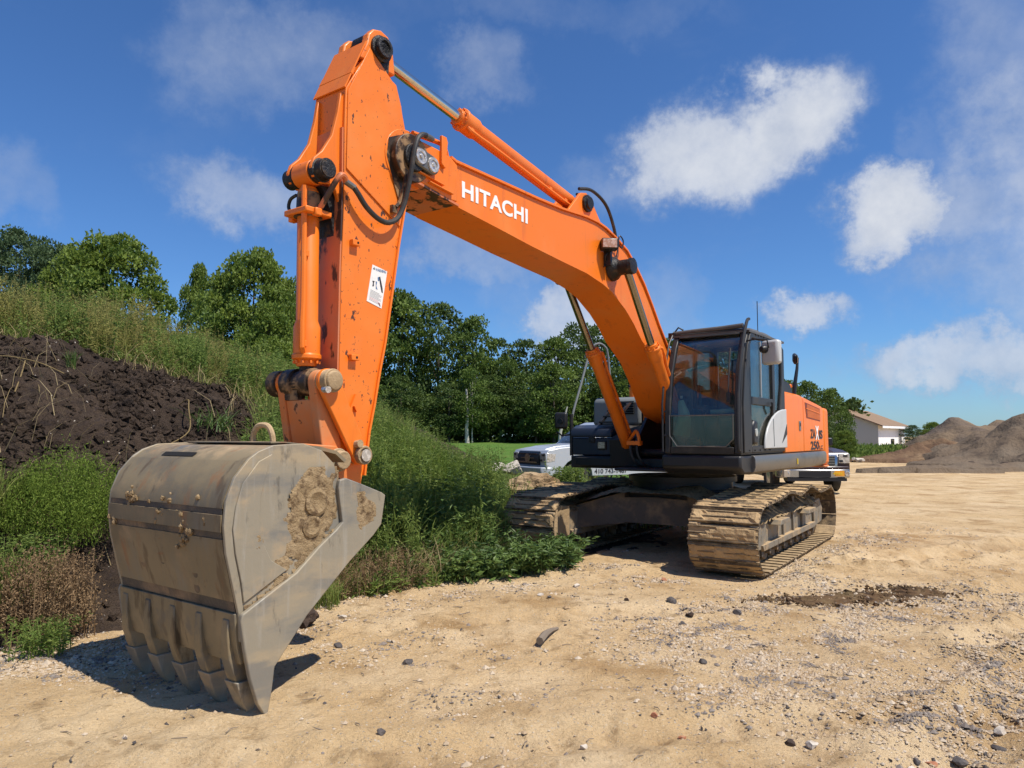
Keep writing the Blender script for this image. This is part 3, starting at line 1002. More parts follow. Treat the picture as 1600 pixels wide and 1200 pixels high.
# left side sill below the cab and engine covers: black front part, then metal
m = MB()
m.prism([(1.62, 1.36), (-.18, 1.36), (-.18, 1.13), (1.50, 1.13), (1.62, 1.20)], .42, 1.44)
m.build('cab_base', 'black', EXC, bevel=.03)
m = MB()
def sill(x0, x1, y):
    pts = [(0, 1.355), (.02, 1.345), (.035, 1.31), (.035, 1.21), (.01, 1.15), (-.05, 1.12), (-.30, 1.12), (-.30, 1.355)]
    m.prism_x([(y + a, z) for a, z in pts], x0, x1)
sill(-2.36, 1.22, 1.45)
m.build('side_sill', 'sill', EXC, bevel=.006)
m = MB()
m.box((-.62, 1.492, 1.235), (.035, .006, .08))
m.build('reflector_tab', 'yellow', EXC)
m = MB()
m.prism_x([(-1.45, 1.12), (-.74, 1.12), (-.74, 1.30), (-1.45, 1.30)], -2.3, .77)
m.build('right_platform', 'black', EXC, bevel=.015)

# tool box with lid and lamp
m = MB()
m.prism([(.765, 1.31), (-.35, 1.31), (-.35, 1.57), (.765, 1.57)], -1.43, -.75)
tb = m.build('tool_box', 'navy', EXC, bevel=.02)
m = MB()
m.prism([(.79, 1.575), (-.36, 1.575), (-.36, 1.70), (-.20, 1.76), (.60, 1.76), (.76, 1.71), (.79, 1.66)], -1.45, -.74)
m.build('lid', 'navy', tb, bevel=.02)
m = MB()
m.box((.775, -1.08, 1.545), (.03, .10, .09))
m.cyl((.79, -1.08, 1.53), (.80, -1.08, 1.53), .014, 10)
m.build('latch', 'black', tb, bevel=.006)
m = MB()
m.box((.775, -.91, 1.46), (.03, .15, .13))
lp = m.build('work_lamp', 'black', tb, bevel=.012)
m = MB()
m.box((.792, -.91, 1.46), (.008, .11, .09))
m.build('lens', 'lens', lp)

# grey tank cover behind it, black recess, exhaust
m = MB()
m.prism([(.12, 1.765), (-2.2, 1.765), (-2.2, 2.17), (-1.0, 2.22), (.02, 2.20), (.10, 2.15)], -1.44, -.62)
tk = m.build('tank_cover', 'grey', EXC, bevel=.04)
m = MB()
m.box((.125, -.86, 2.03), (.012, .30, .20))
m.build('vent_recess', 'foil', tk)
for k in range(5):
    m = MB()
    m.box((.136, -.86, 1.955 + k * .038), (.01, .29, .008))
    m.build('vent_slat', 'grey', tk)
m = MB()
m.prism([(.80, 1.76), (.72, 1.76), (.22, 2.10), (.30, 2.10)], -.98, -.94)
m.prism([(.80, 1.76), (.72, 1.76), (.22, 2.10), (.30, 2.10)], -.74, -.70)
for k in range(4):
    x = .70 - k * .13
    m.box((x, -.84, 1.80 + k * .088), (.12, .26, .02))
m.build('access_step', 'black', EXC)
m = MB()
m.cyl((-.42, -.98, 2.2), (-.42, -.98, 2.38), .075, 20)
m.build('air_intake', 'orange', EXC)
m = MB()
m._lathe(Vector((-.42, -.98, 2.38)), Vector((0, 0, 1)), [(0, .085), (.03, .085), (.05, .06), (.06, .02)], 20)
m.build('intake_cap', 'black', EXC)
m = MB()
m.prism([(.05, 1.76), (-1.9, 1.76), (-1.9, 2.12), (-.1, 2.16), (.05, 2.05)], -.60, -.34)
m.build('centre_cover', 'orange', EXC, bevel=.02)

# handrail on the right
m = MB()
m.tube([(p.x, p.y, p.z) for p in catmull([(.73, -1.46, 1.62), (.70, -1.46, 1.9), (.50, -1.43, 2.38), (.30, -1.40, 2.86), (.24, -1.37, 3.00), (.16, -1.30, 3.06), (.08, -1.24, 3.02), (.04, -1.20, 2.88), (.02, -1.15, 2.2)], False, 6)], .018, 10)
m.build('handrail', 'grey', EXC)
m = MB()
m.tube([(.73, -1.46, 1.30), (.73, -1.46, 1.93)], .028, 10)
m.tube([(.73, -1.46, 1.62), (.78, -1.60, 1.60), (.80, -1.68, 1.66)], .014, 8)
m.build('mirror_post', 'black', EXC)
m = MB()
m.box((.80, -1.60, 1.83), (.08, .20, .25), Matrix.Rotation(.25, 3, 'Z'))
mr = m.build('right_mirror', 'black', EXC, bevel=.03)
m = MB()
m.cyl((.845, -1.59, 1.82), (.86, -1.59, 1.82), .045, 16)
m.build('mirror_mount', 'black', mr)

# ---- engine covers, counterweight
YL = 1.455
m = MB()
def cover_poly(z_top):
    return [(1.40, 1.365), (YL, 1.365), (YL, z_top - .09), (YL - .02, z_top - .035), (YL - .075, z_top), (.45, z_top + .05), (.45, 1.365)]
# front cover panel and rear cover panel, top sloping down to the back
def cover(x0, x1, z0, z1):
    m = MB()
    a, b = cover_poly(z0), cover_poly(z1)
    n = len(a)
    vs = [(x0, p[0], p[1]) for p in a] + [(x1, p[0], p[1]) for p in b]
    fs = [tuple(range(n)), tuple(range(2 * n - 1, n - 1, -1))] + [(i, i + n, (i + 1) % n + n, (i + 1) % n) for i in range(n)]
    return m.add(vs, fs)
fc = cover(-.17, -1.125, 2.235, 2.215).build('engine_cover', 'orange', EXC, bevel=.012)
rc = cover(-1.137, -2.33, 2.213, 2.10).build('engine_cover', 'orange', EXC, bevel=.012)
m = MB()
m.box((-.92, 1.460, 1.745), (.085, .012, .14))
lt = m.build('latch', 'grey', fc, bevel=.006)
m = MB()
m.box((-.92, 1.468, 1.765), (.045, .008, .05))
m.build('handle', 'black', lt, bevel=.004)
# louvred grille with its stripes
m = MB()
m.add([(-1.22, 1.4585, 2.105), (-2.12, 1.4585, 2.03), (-2.12, 1.4585, 1.83), (-1.30, 1.4585, 1.87)], [(0, 1, 2, 3)])
gr = m.build('grille_panel', 'ink_red', rc)
for k in range(11):
    x = -1.36 - k * .068
    m = MB()
    m.add([(x, 1.4605, 2.082 + (x + 1.3) * .08), (x - .040, 1.4605, 2.078 + (x + 1.3) * .08), (x - .046, 1.4605, 1.885 + (x + 1.3) * .05), (x - .006, 1.4605, 1.885 + (x + 1.3) * .05)], [(0, 1, 2, 3)])
    m.build('louvre', 'orange', gr)
m = MB()
m.box((-1.70, 1.463, 1.982), (.84, .006, .014), Matrix.Rotation(-.07, 3, 'Y'))
m.build('grille_bar', 'orange', gr)
# lettering on the cover
text_on('lettering', 'ZA', 'ink', rc, -1.50, -1.80, 1.56, 1.70, 1.4575, bold=.035)
text_on('lettering', 'X', 'white', rc, -1.79, -2.00, 1.535, 1.755, 1.4595, bold=.03)
text_on('lettering', 'IS', 'ink', rc, -2.01, -2.24, 1.55, 1.69, 1.4575, bold=.035)
text_on('lettering', '250', 'ink', rc, -1.50, -2.00, 1.385, 1.515, 1.4575, bold=.03)
text_on('lettering', 'LC', 'ink', rc, -2.03, -2.24, 1.385, 1.445, 1.4575, bold=.01)
m = MB()                                               # counterweight, rounded at the back
cw = []
for k in range(13):
    a = math.pi / 2 * k / 12
    cw.append((-2.55 - .55 * math.sin(a), .90 + .56 * math.cos(a)))
pl = [(-2.345, 1.46)] + cw + [(x, -y) for x, y in reversed(cw)] + [(-2.345, -1.46)]
m.prism_z(pl, 1.12, 2.06)
m.build('counterweight', 'orange', EXC, bevel=.06)
m = MB()
m.prism_z([(x + .02, y * 1.003) for x, y in pl], 1.09, 1.118)
m.build('counterweight_base', 'orange_muddy', EXC, bevel=.01)
m = MB()
m.prism([(-.2, 2.16), (-2.3, 2.10), (-2.3, 2.13), (-1.4, 2.24), (-.3, 2.25)], -.55, 1.0)
m.build('hood', 'orange', EXC, bevel=.03)
m = MB()                                               # dark rounded cover behind the cab
pts = [(-.30, 2.2), (-.95, 2.2)] + [(-.625 - .325 * math.cos(a), 2.24 + .15 * math.sin(a)) for a in [i * math.pi / 8 for i in range(0, 9)]]
m.prism(pts, .9, 1.36)
m.build('muffler_cover', 'black', EXC, bevel=.02)
m = MB()                                               # rear view mirror on a tall stalk
m.tube([(-1.05, 1.35, 2.18), (-1.06, 1.37, 2.40), (-1.14, 1.38, 2.60), (-1.20, 1.38, 2.78)], .02, 8, radii=[.03, .03, .024, .018])
st = m.build('mirror_stalk', 'black', EXC)
m = MB()
m.box((-1.12, 1.36, 2.76), (.22, .06, .15), Matrix.Rotation(.35, 3, 'Z') @ Matrix.Rotation(.25, 3, 'Y'))
mm = m.build('rear_mirror', 'black', EXC, bevel=.04)
m = MB()
m.box((-1.11, 1.395, 2.76), (.18, .012, .11), Matrix.Rotation(.35, 3, 'Z') @ Matrix.Rotation(.25, 3, 'Y'))
m.build('mirror_glass', 'mirror', mm, bevel=.02)
m = MB()
m.tube([(-1.0, 1.30, 2.18), (-1.0, 1.30, 2.34), (-1.12, 1.30, 2.36)], .03, 8)
m.build('mirror_bracket', 'orange', EXC)

# ---- cab
CY0, CY1 = .46, 1.44
FR = [(1.60, 1.38), (1.60, 1.62), (1.575, 2.00), (1.50, 2.40), (1.36, 2.74), (1.24, 2.92)]   # line of the windscreen, x,z
ZT = 2.99


def cx_at(z):
    for (x0, z0), (x1, z1) in zip(FR, FR[1:]):
        if z <= z1:
            return x0 + (x1 - x0) * (z - z0) / (z1 - z0)
    return FR[-1][0]


cabshell = MB()
# floor
cabshell.box((.72, .95, 1.385), (1.72, .96, .04))
# rear wall lower half and pillars
cabshell.box((-.12, .95, 1.70), (.06, .96, .62))
cab = cabshell.build('cab', 'cab_grey', EXC, bevel=.01)
# front pillars: flat plates following the windscreen line
def front_pillar(y0, y1, name='front_pillar', off=0.0):
    m = MB()
    m.strip([(x + off, z) for x, z in FR], y0, y1, .07)
    return m.build(name, 'cab_grey', cab, bevel=.012)
front_pillar(CY1 - .085, CY1)
front_pillar(CY0, CY0 + .075)
m = MB()
m.prism([(1.60, 1.375), (1.545, 1.375), (1.545, 1.46), (1.61, 1.46)], CY0 + .08, CY1 - .09)
m.build('lower_rail', 'cab_grey', cab, bevel=.008)
m = MB()
m.prism([(1.30, 2.865), (1.18, 2.865), (1.10, 2.93), (1.25, 2.93)], CY0 + .08, CY1 - .09)
m.build('windscreen_header', 'cab_grey', cab, bevel=.012)
# side (door side, y = CY1) framing: everything between the windows
m = MB()
yi, yo = CY1 - .05, CY1 + .018
m.prism([(1.53, 1.39), (1.53, 2.00), (1.45, 2.40), (1.32, 2.72), (1.20, 2.90), (1.13, 2.90), (1.24, 2.70), (1.24, 1.39)], yi, yo)
m.prism([(1.235, 1.39), (1.235, 1.475), (-.10, 1.475), (-.15, 1.39)], yi, yo)      # bottom
m.prism([(1.235, 1.985), (1.235, 2.085), (.36, 2.085), (.36, 1.985)], yi, yo)      # waist
m.prism([(1.235, 2.82), (1.13, 2.90), (-.05, 2.90), (-.10, 2.84), (.25, 2.86)], yi, yo)
m.prism([(.355, 1.48), (.355, 2.85), (.255, 2.86), (.255, 1.48)], yi, yo)          # door rear pillar
dr = m.build('door_frame', 'cab_grey', cab, bevel=.008)
m = MB()
m.tube([(.50, CY1 + .03, 2.03), (.50, CY1 + .05, 2.03), (.50, CY1 + .05, 1.97), (.47, CY1 + .03, 1.88)], .015, 8)
m.build('handle', 'black', dr)
m = MB()
m.prism([(1.22, 1.49), (1.05, 1.49), (1.02, 1.60), (1.05, 1.78), (1.16, 1.80), (1.22, 1.72)], yi + .02, yo + .014)
lk = m.build('lock_housing', 'black', dr, bevel=.03)
m = MB()
m.cyl((1.13, yo + .01, 1.64), (1.13, yo + .022, 1.64), .05, 18)
m.build('lock', 'lens', lk)
m = MB()                                               # rear quarter pillar
m.prism([(-.04, 1.48), (.06, 1.95), (-.06, 2.3), (-.10, 2.84), (-.19, 2.80), (-.19, 1.48)], yi, yo)
m.build('rear_pillar', 'cab_grey', cab, bevel=.01)
m = MB()
m.prism([(.245, 1.48), (.245, 1.60), (-.035, 1.60), (-.04, 1.48)], yi, yo - .004)
m.build('quarter_panel', 'cab_grey', cab)
# inner (boom side) wall: low panel + pillars
m = MB()
m.prism([(1.55, 1.39), (1.55, 1.80), (1.45, 1.88), (-.1, 1.95), (-.1, 1.39)], CY0, CY0 + .04)
m.prism([(.60, 1.95), (.68, 1.95), (.62, 2.90), (.54, 2.90)], CY0, CY0 + .04)
m.prism([(-.14, 1.95), (-.04, 1.95), (-.04, 2.90), (-.14, 2.90)], CY0, CY0 + .04)
m.build('inner_side_panel', 'cab_grey', cab, bevel=.006)
m = MB()
m.prism_x([(CY0, 2.0), (CY0 + .08, 2.0), (CY0 + .08, 2.9), (CY0, 2.9)], -.15, -.09)
m.prism_x([(CY1 - .08, 2.0), (CY1, 2.0), (CY1, 2.9), (CY1 - .08, 2.9)], -.15, -.09)
m.prism_x([(CY0, 2.82), (CY1, 2.82), (CY1, 2.92), (CY0, 2.92)], -.15, -.09)
m.build('rear_window_frame', 'cab_grey', cab)
# glass
def pane(name, pts, mat='glass'):
    m = MB()
    n = len(pts)
    a = Vector(pts[1]) - Vector(pts[0]); b = Vector(pts[2]) - Vector(pts[0])
    nn = a.cross(b).normalized() * .006
    m.add([tuple(Vector(p)) for p in pts] + [tuple(Vector(p) - nn) for p in pts],
          [tuple(range(n)), tuple(range(2 * n - 1, n - 1, -1))] + [(i, i + n, (i + 1) % n + n, (i + 1) % n) for i in range(n)])
    return m.build(name, mat, cab, smooth=False)
ya, yb = CY0 + .07, CY1 - .08
m = MB(); m.strip([(x - .03, z) for x, z in [(1.60, 1.86), (1.575, 2.00), (1.50, 2.40), (1.36, 2.74), (1.28, 2.87)]], ya, yb, .006)
m.build('windscreen', 'glass', cab)
m = MB(); m.strip([(1.565, 1.46), (1.565, 1.84)], ya, yb, .006)
m.build('lower_windscreen', 'glass_low', cab)
m = MB()
m.box((1.578, (ya + yb) / 2, 1.850), (.02, yb - ya, .014))
m.build('windscreen_divider', 'sill', cab)
m = MB()
zz = 1.47
m.tube([(1.612, ya + .005, 1.86), (1.612, ya + .005, 1.60), (1.612, ya + .10, 1.468), (1.612, yb - .10, 1.468), (1.612, yb - .01, 1.56), (1.612, yb - .01, 1.86)], .007, 6)
m.build('window_seal', 'sill', cab)
ys_ = CY1 - .012
pane('door_window', [(1.24, ys_, 2.085), (1.24, ys_, 2.80), (.355, ys_, 2.85), (.355, ys_, 2.085)])
pane('lower_door_window', [(1.24, ys_, 1.475), (1.24, ys_, 1.985), (.355, ys_, 1.985), (.355, ys_, 1.475)], 'glass_low')
pane('quarter_window', [(.255, ys_, 1.60), (.255, ys_, 2.85), (-.10, ys_, 2.82), (-.06, ys_, 2.3), (.06, ys_, 1.95), (-.035, ys_, 1.60)])
pane('side_window', [(1.45, CY0 + .02, 1.88), (-.1, CY0 + .02, 1.95), (-.1, CY0 + .02, 2.88), (1.22, CY0 + .02, 2.88), (1.40, CY0 + .02, 2.5)])
pane('rear_window', [(-.12, CY0 + .08, 2.02), (-.12, CY1 - .08, 2.02), (-.12, CY1 - .08, 2.82), (-.12, CY0 + .08, 2.82)])
m = MB()                                               # door window divider
m.box((.80, CY1 + .002, 2.45), (.012, .014, .72))
m.build('window_divider', 'silver', cab)
# roof
m = MB()
pts = []
for i in range(15):
    x = -.18 + 1.46 * i / 14
    for j in range(11):
        y = CY0 - .005 + (CY1 + .03 - CY0) * j / 10
        e = min(1, 4 * (1 - abs(2 * j / 10 - 1)))
        ez = min(1, 3.2 * i / 14, 3.2 * (14 - i) / 14 + .1)
        z = 2.905 + .085 * e ** .5 * ez ** .5 + .012 * math.sin(x * 33) * e * (1 if j > 0 else 0) * (x > .5)
        pts.append((x, y, z))
m.add(pts, [(i * 11 + j, (i + 1) * 11 + j, (i + 1) * 11 + j + 1, i * 11 + j + 1) for i in range(14) for j in range(10)])
m.add([(x, y, 2.895) for x, y, z in pts], [(i * 11 + j, i * 11 + j + 1, (i + 1) * 11 + j + 1, (i + 1) * 11 + j) for i in range(14) for j in range(10)])
edge = MB()
m.prism_z([(-.19, CY0 - .01), (1.28, CY0 - .01), (1.28, CY1 + .025), (-.19, CY1 + .025)], 2.885, 2.912)
rf = m.build('roof', 'roof_grey', cab)
m = MB()                                               # rolled visor above the windscreen
m.tube([(1.235, CY0 + .02, 2.945), (1.24, CY0 + .3, 2.955), (1.245, CY0 + .65, 2.962), (1.25, CY1 - .06, 2.975)], .030, 12)
m.build('rolled_sunshade', 'roof_grey', rf)
m = MB()                                               # hand rail in front of the right pillar
m.tube([(p.x, p.y, p.z) for p in catmull([(1.64, CY1 - .01, 1.42), (1.665, CY1 - .01, 1.50), (1.65, CY1 - .01, 2.00), (1.56, CY1 - .01, 2.42), (1.40, CY1 - .01, 2.80), (1.26, CY1 - .01, 3.02), (1.18, CY1 - .01, 3.06)], False, 6)], .02, 10)
m.build('pillar_rail', 'cab_grey', cab)
m = MB()
m.tube([(1.62, CY0 - .015, 1.40), (1.62, CY0 - .015, 2.00), (1.54, CY0 - .015, 2.42), (1.38, CY0 - .015, 2.80), (1.22, CY0 - .015, 2.97)], .013, 8)
m.build('pillar_rail', 'cab_grey', cab)
m = MB()
for (x, z) in ((1.62, 1.9), (1.55, 2.3), (1.40, 2.68), (1.63, 1.6)):
    m.cyl((x, CY1 - .045, z), (x + .022, CY1 - .045, z + .006), .012, 8)
    m.cyl((x, CY0 + .03, z), (x + .022, CY0 + .03, z + .006), .012, 8)
for k in range(4):
    m.cyl((1.02 - k * .11, CY1 + .016, 2.875), (1.02 - k * .11, CY1 + .03, 2.875), .011, 8)
for k in range(5):
    m.cyl((1.35 - k * .2, CY1 + .016, 1.42), (1.35 - k * .2, CY1 + .028, 1.42), .010, 8)
tag(m.build('bolt', 'black', cab), kind='stuff')
m = MB()                                               # small lamp / camera at the inner roof corner
m.box((1.24, CY0 - .03, 2.92), (.07, .09, .07))
m.tube([(1.22, CY0 - .02, 2.95), (1.20, CY0 + .04, 3.03), (1.18, CY0 + .1, 2.99)], .012, 8)
m.build('corner_lamp', 'black', cab, bevel=.01)
# wiper
m = MB()
m.tube([(1.615, CY1 - .14, 2.02), (1.56, CY1 - .15, 2.30), (1.42, CY1 - .17, 2.68)], .010, 6)
m.box((1.60, CY1 - .14, 2.06), (.03, .05, .12))
m.build('wiper', 'black', cab)
# cab side mirror
m = MB()
m.tube([(1.36, CY1 + .01, 2.76), (1.40, CY1 + .14, 2.77), (1.36, CY1 + .26, 2.76), (1.33, CY1 + .27, 2.66)], .010, 8)
m.build('mirror_arm', 'black', cab)
m = MB()
m.box((1.22, CY1 + .27, 2.615), (.10, .25, .30), Matrix.Rotation(-.38, 3, 'Z'))
mi_ = m.build('cab_mirror', 'silver', cab, bevel=.035)
m = MB()
m._lathe(Vector((1.25, CY1 + .20, 2.655)), Vector((.93, -.36, 0)), [(0, .05), (.05, .045), (.07, .03)], 16)
m.build('mirror_mount', 'black', mi_)
# curved silver panel at the rear foot of the cab
m = MB()
arc = [(.82, 1.435)] + [(.82 - .97 * (1 - math.cos(a)) * 1.0, 1.435 + .53 * math.sin(a)) for a in [i * math.pi / 2 / 9 for i in range(1, 10)]]
m.prism(arc + [(-.15, 1.435)], yo + .001, yo + .030)
sp = m.build('quarter_shield', 'silver', cab, bevel=.01)
m = MB()
m.prism([(.46, 1.46), (.44, 1.46), (.46, 1.82), (.48, 1.82)], yo + .0305, yo + .034)
m.build('panel_seam', 'grey', sp)
m = MB()
m.prism([(.10, 1.50), (-.14, 1.76), (-.14, 1.62)], yo + .0305, yo + .034)
m.build('shield_recess', 'cab_grey', sp)
m = MB()
m.tube([(-.05, 1.15, 2.98), (-.05, 1.15, 3.02)], .02, 8)
m.tube([(-.05, 1.15, 3.02), (-.05, 1.15, 3.50)], .006, 6)
m.build('antenna', 'black', cab)
# inside the cab
m = MB()
m.prism([(.85, 1.52), (.35, 1.52), (.33, 1.78), (.40, 1.84), (.84, 1.82), (.90, 1.74)], .70, 1.22)
m.prism([(.46, 1.80), (.28, 1.80), (.12, 2.42), (.22, 2.46), (.30, 2.42)], .70, 1.22)
seat = m.build('seat', 'seat', cab, bevel=.05)
m = MB()
m.prism([(.22, 2.46), (.10, 2.46), (.08, 2.66), (.18, 2.68)], .82, 1.10)
m.build('headrest', 'seat', seat, bevel=.04)
m = MB()
m.box((.62, .64, 1.96), (.50, .12, .10)); m.box((.62, 1.28, 1.96), (.50, .10, .10))
m.cyl((.82, .64, 2.0), (.86, .64, 2.2), .02, 8); m.cyl((.82, 1.28, 2.0), (.86, 1.28, 2.2), .02, 8)
m.box((.865, .64, 2.23), (.05, .05, .09)); m.box((.865, 1.28, 2.23), (.05, .05, .09))
m.build('arm_console', 'interior', cab, bevel=.015)
m = MB()
m.box((1.22, .60, 2.02), (.10, .16, .36))
m.box((1.12, .62, 1.75), (.26, .20, .40))
cn = m.build('control_console', 'interior', cab, bevel=.02)
for k, (yy_, zz_) in enumerate(((.56, 2.10), (.62, 2.10), (.65, 2.02), (.57, 2.00), (.61, 1.93))):
    m = MB()
    m.box((1.275, yy_, zz_), (.012, .03, .035))
    m.build('switch', 'white' if k in (0, 3) else 'black', cn)
m = MB()
m.cyl((1.30, .86, 1.42), (1.24, .86, 1.92), .018, 8); m.cyl((1.30, 1.04, 1.42), (1.24, 1.04, 1.92), .018, 8)
m.build('travel_lever', 'black', cab)
m = MB()
m.tube([(p.x, p.y, p.z) for p in catmull([(1.44, .62, 1.60), (1.44, .66, 1.82), (1.42, .63, 1.95), (1.42, .61, 2.05)], False, 5)], .05, 10,
       radii=[.11 - .075 * (i / 15) for i in range(16)])
m.build('plastic_bag', 'plastic_bag', cab)
m = MB()
m.tube([(1.30, .96, 1.90), (1.30, 1.2, 1.91), (1.28, 1.34, 1.93)], .028, 8)
m.build('rolled_paper', 'plastic_bag', cab)
m = MB()
m.tube([(p.x, p.y, p.z) for p in catmull([(.95, 1.35, 2.20), (.97, 1.30, 2.36), (.96, 1.34, 2.52), (.95, 1.33, 2.62)], False, 4)], .05, 8, radii=[.06, .08, .09, .1, .09, .08, .07, .06, .07, .08, .08, .06, .02])
m.build('hanging_jacket', 'dark', cab)

# ---- boom
BW = .235
TOP = [(5.50, 4.035), (5.43, 4.018), (4.80, 4.025), (4.12, 4.03), (3.65, 4.045), (3.15, 4.085), (2.90, 4.085), (2.70, 4.06), (2.46, 4.00), (2.16, 3.90), (1.94, 3.755), (1.70, 3.56), (1.46, 3.31), (1.25, 3.07), (.92, 2.73), (.50, 2.36), (.15, 2.12)]
BOT = [(5.50, 3.665), (5.386, 3.635), (4.80, 3.583), (4.26, 3.531), (3.66, 3.486), (3.16, 3.452), (2.79, 3.392), (2.55, 3.325), (2.22, 3.165), (2.00, 3.015), (1.79, 2.835), (1.40, 2.60), (1.13, 2.325), (.90, 2.02), (.66, 1.88), (.30, 1.80), (.10, 1.80)]
m = MB()
m.prism(TOP + [(-.01, 1.98)] + BOT[::-1], -BW, BW)
boom = m.build('boom', 'orange', EXC, bevel=.006, ang=20)
m = MB()
m.strip(TOP[::-1], -BW - .025, BW + .025, .022)
m.build('top_flange', 'orange', boom, ang=50)
m = MB()
m.strip(BOT, -BW - .02, BW + .02, .018)
m.build('bottom_flange', 'orange', boom, ang=50)
# fork that holds the arm
AX, AZ = 5.985, 3.88
for s2 in (1, -1):
    m = MB()
    y0, y1 = (.205, .262) if s2 > 0 else (-.262, -.205)
    m.prism([(5.42, 3.99), (5.50, 4.035), (5.68, 4.055), (5.86, 4.06)] + [(AX + .17 * math.cos(a), AZ + .17 * math.sin(a)) for a in [R(d) for d in (100, 70, 40, 10, -20, -50, -80)]] + [(5.86, 3.705), (5.53, 3.655), (5.42, 3.66)], y0, y1)
    m.build('arm_bracket', 'orange', boom, bevel=.01)
m = MB()
m.prism([(5.96, 3.71), (5.40, 3.645), (5.40, 3.625), (5.96, 3.69)], -.26, .262)
m.build('bracket_floor', 'orange_stained', boom)
for (a, b) in (((5.93, 3.775), (5.62, 3.745)), ((5.80, 3.725), (5.50, 3.70))):
    m = MB()
    m.strip([b, a], .262, .292, .012)
    m.build('stiffener_rib', 'orange', boom, bevel=.004)
m = MB()
m.cyl((AX, -.30, AZ), (AX, .30, AZ), .115, 28)
m.build('arm_pin', 'grease', boom, bevel=.008)
m = MB()
m.cyl((AX, .182, AZ), (AX, .268, AZ), .20, 28)
m.build('pin_boss', 'grease_brown', boom, bevel=.008)
m = MB()
m.capsule((5.945, 3.895), (5.795, 3.868), .080, .080, .27, .315)
cp = m.build('pin_cap', 'sill', boom, bevel=.012)
for (x, z) in ((5.945, 3.895), (5.795, 3.868)):
    m = MB()
    m._lathe(Vector((x, .315, z)), Vector((0, 1, 0)), [(0, .066), (.012, .062), (.012, .040), (.004, .038), (.004, .016), (.016, .014)], 22)
    m.build('disc', 'lens', cp)
text_on('lettering', 'HITACHI', 'white', boom, 5.33, 4.305, 3.733, 3.885, BW + .001, bold=.028, spacing=1.06)
# lug for the arm cylinder foot
m = MB()
for y in (-.14, .14):
    m.prism([(3.45, 4.075), (3.12, 4.40), (3.0, 4.43), (2.90, 4.39), (2.56, 4.06), (2.9, 4.03)], y - .02, y + .02)
m.build('cylinder_lug', 'orange', boom, bevel=.006)
m = MB()
m.cyl((3.0, -.20, 4.30), (3.0, .21, 4.30), .065, 20)
m._lathe(Vector((3.0, .16, 4.30)), Vector((0, 1, 0)), [(0, .10), (.03, .10), (.035, .075), (.06, .07)], 20)
m.build('lug_pin', 'grease', boom)
# boom cylinder top pin, near and far
m = MB()
m.cyl((2.55, -.52, 3.60), (2.55, .52, 3.60), .060, 20)
for s2 in (1, -1):
    m._lathe(Vector((2.55, s2 * .245, 3.60)), Vector((0, s2, 0)), [(0, .15), (.05, .14), (.09, .10), (.13, .085), (.24, .085), (.25, .10), (.29, .095), (.30, .05)], 24)
m.build('cylinder_pin', 'grease', boom)
# work lamp
m = MB()
m.box((2.78, .335, 3.835), (.14, .20, .13), Matrix.Rotation(.75, 3, 'Z'))
wl = m.build('work_lamp', 'black', boom, bevel=.015)
m = MB()
m.box((2.836, .375, 3.835), (.02, .17, .10), Matrix.Rotation(.75, 3, 'Z'))
m.build('lens', 'amber_lens', wl, bevel=.004)
m = MB()
m.prism([(2.74, 3.60), (2.70, 3.60), (2.70, 3.78), (2.74, 3.78)], .24, .33)
m.tube([(p.x, p.y, p.z) for p in catmull([(2.74, .30, 3.76), (2.78, .28, 3.70), (2.73, .26, 3.64), (2.78, .26, 3.58)], False, 5)], .008, 6)
m.tube([(p.x, p.y, p.z) for p in catmull([(2.72, .32, 3.88), (2.55, .30, 3.93), (2.40, .30, 3.88), (2.36, .30, 3.98), (2.44, .29, 4.02), (2.46, .28, 3.86), (2.5, .27, 3.72)], False, 6)], .009, 6)
m.build('lamp_cable', 'black', wl)
# small feeder pipe bracket near the arm end
m = MB()
m.prism([(5.66, 3.93), (5.61, 3.90), (5.58, 4.14), (5.60, 4.18), (5.66, 4.18)], .262, .29)
m.build('pipe_clamp', 'orange', boom, bevel=.004)
m = MB()
m.tube([(p.x, p.y, p.z) for p in catmull([(5.95, .22, 4.115), (5.78, .22, 4.13), (5.60, .22, 4.14), (5.52, .20, 4.12), (5.46, .18, 4.03)], False, 6)], .022, 8)
m.build('feeder_pipe', 'orange', boom)
m = MB()
m.tube([(5.30, .10, 4.07), (4.2, .10, 4.07), (3.6, .10, 4.09)], .016, 8)
m.tube([(5.30, .14, 4.07), (4.2, .14, 4.07), (3.6, .14, 4.09)], .016, 8)
m.build('top_pipe', 'orange', boom)
m = MB()
m.tube([(p.x, p.y, p.z) for p in catmull([(3.10, .12, 4.46), (2.85, .15, 4.50), (2.55, .17, 4.40), (2.35, .17, 4.16), (2.25, .16, 3.92)], False, 8)], .020, 8)
m.tube([(p.x, p.y, p.z) for p in catmull([(3.05, .06, 4.42), (2.85, .06, 4.44), (2.62, .06, 4.30), (2.50, .06, 4.0)], False, 8)], .018, 8)
m.build('hydraulic_hose', 'hose', boom)
m = MB()
m.box((5.38, .12, 4.08), (.10, .09, .05)); m.box((5.36, .0, 4.07), (.06, .06, .09))
m.build('pipe_bracket', 'grey', boom, bevel=.006)


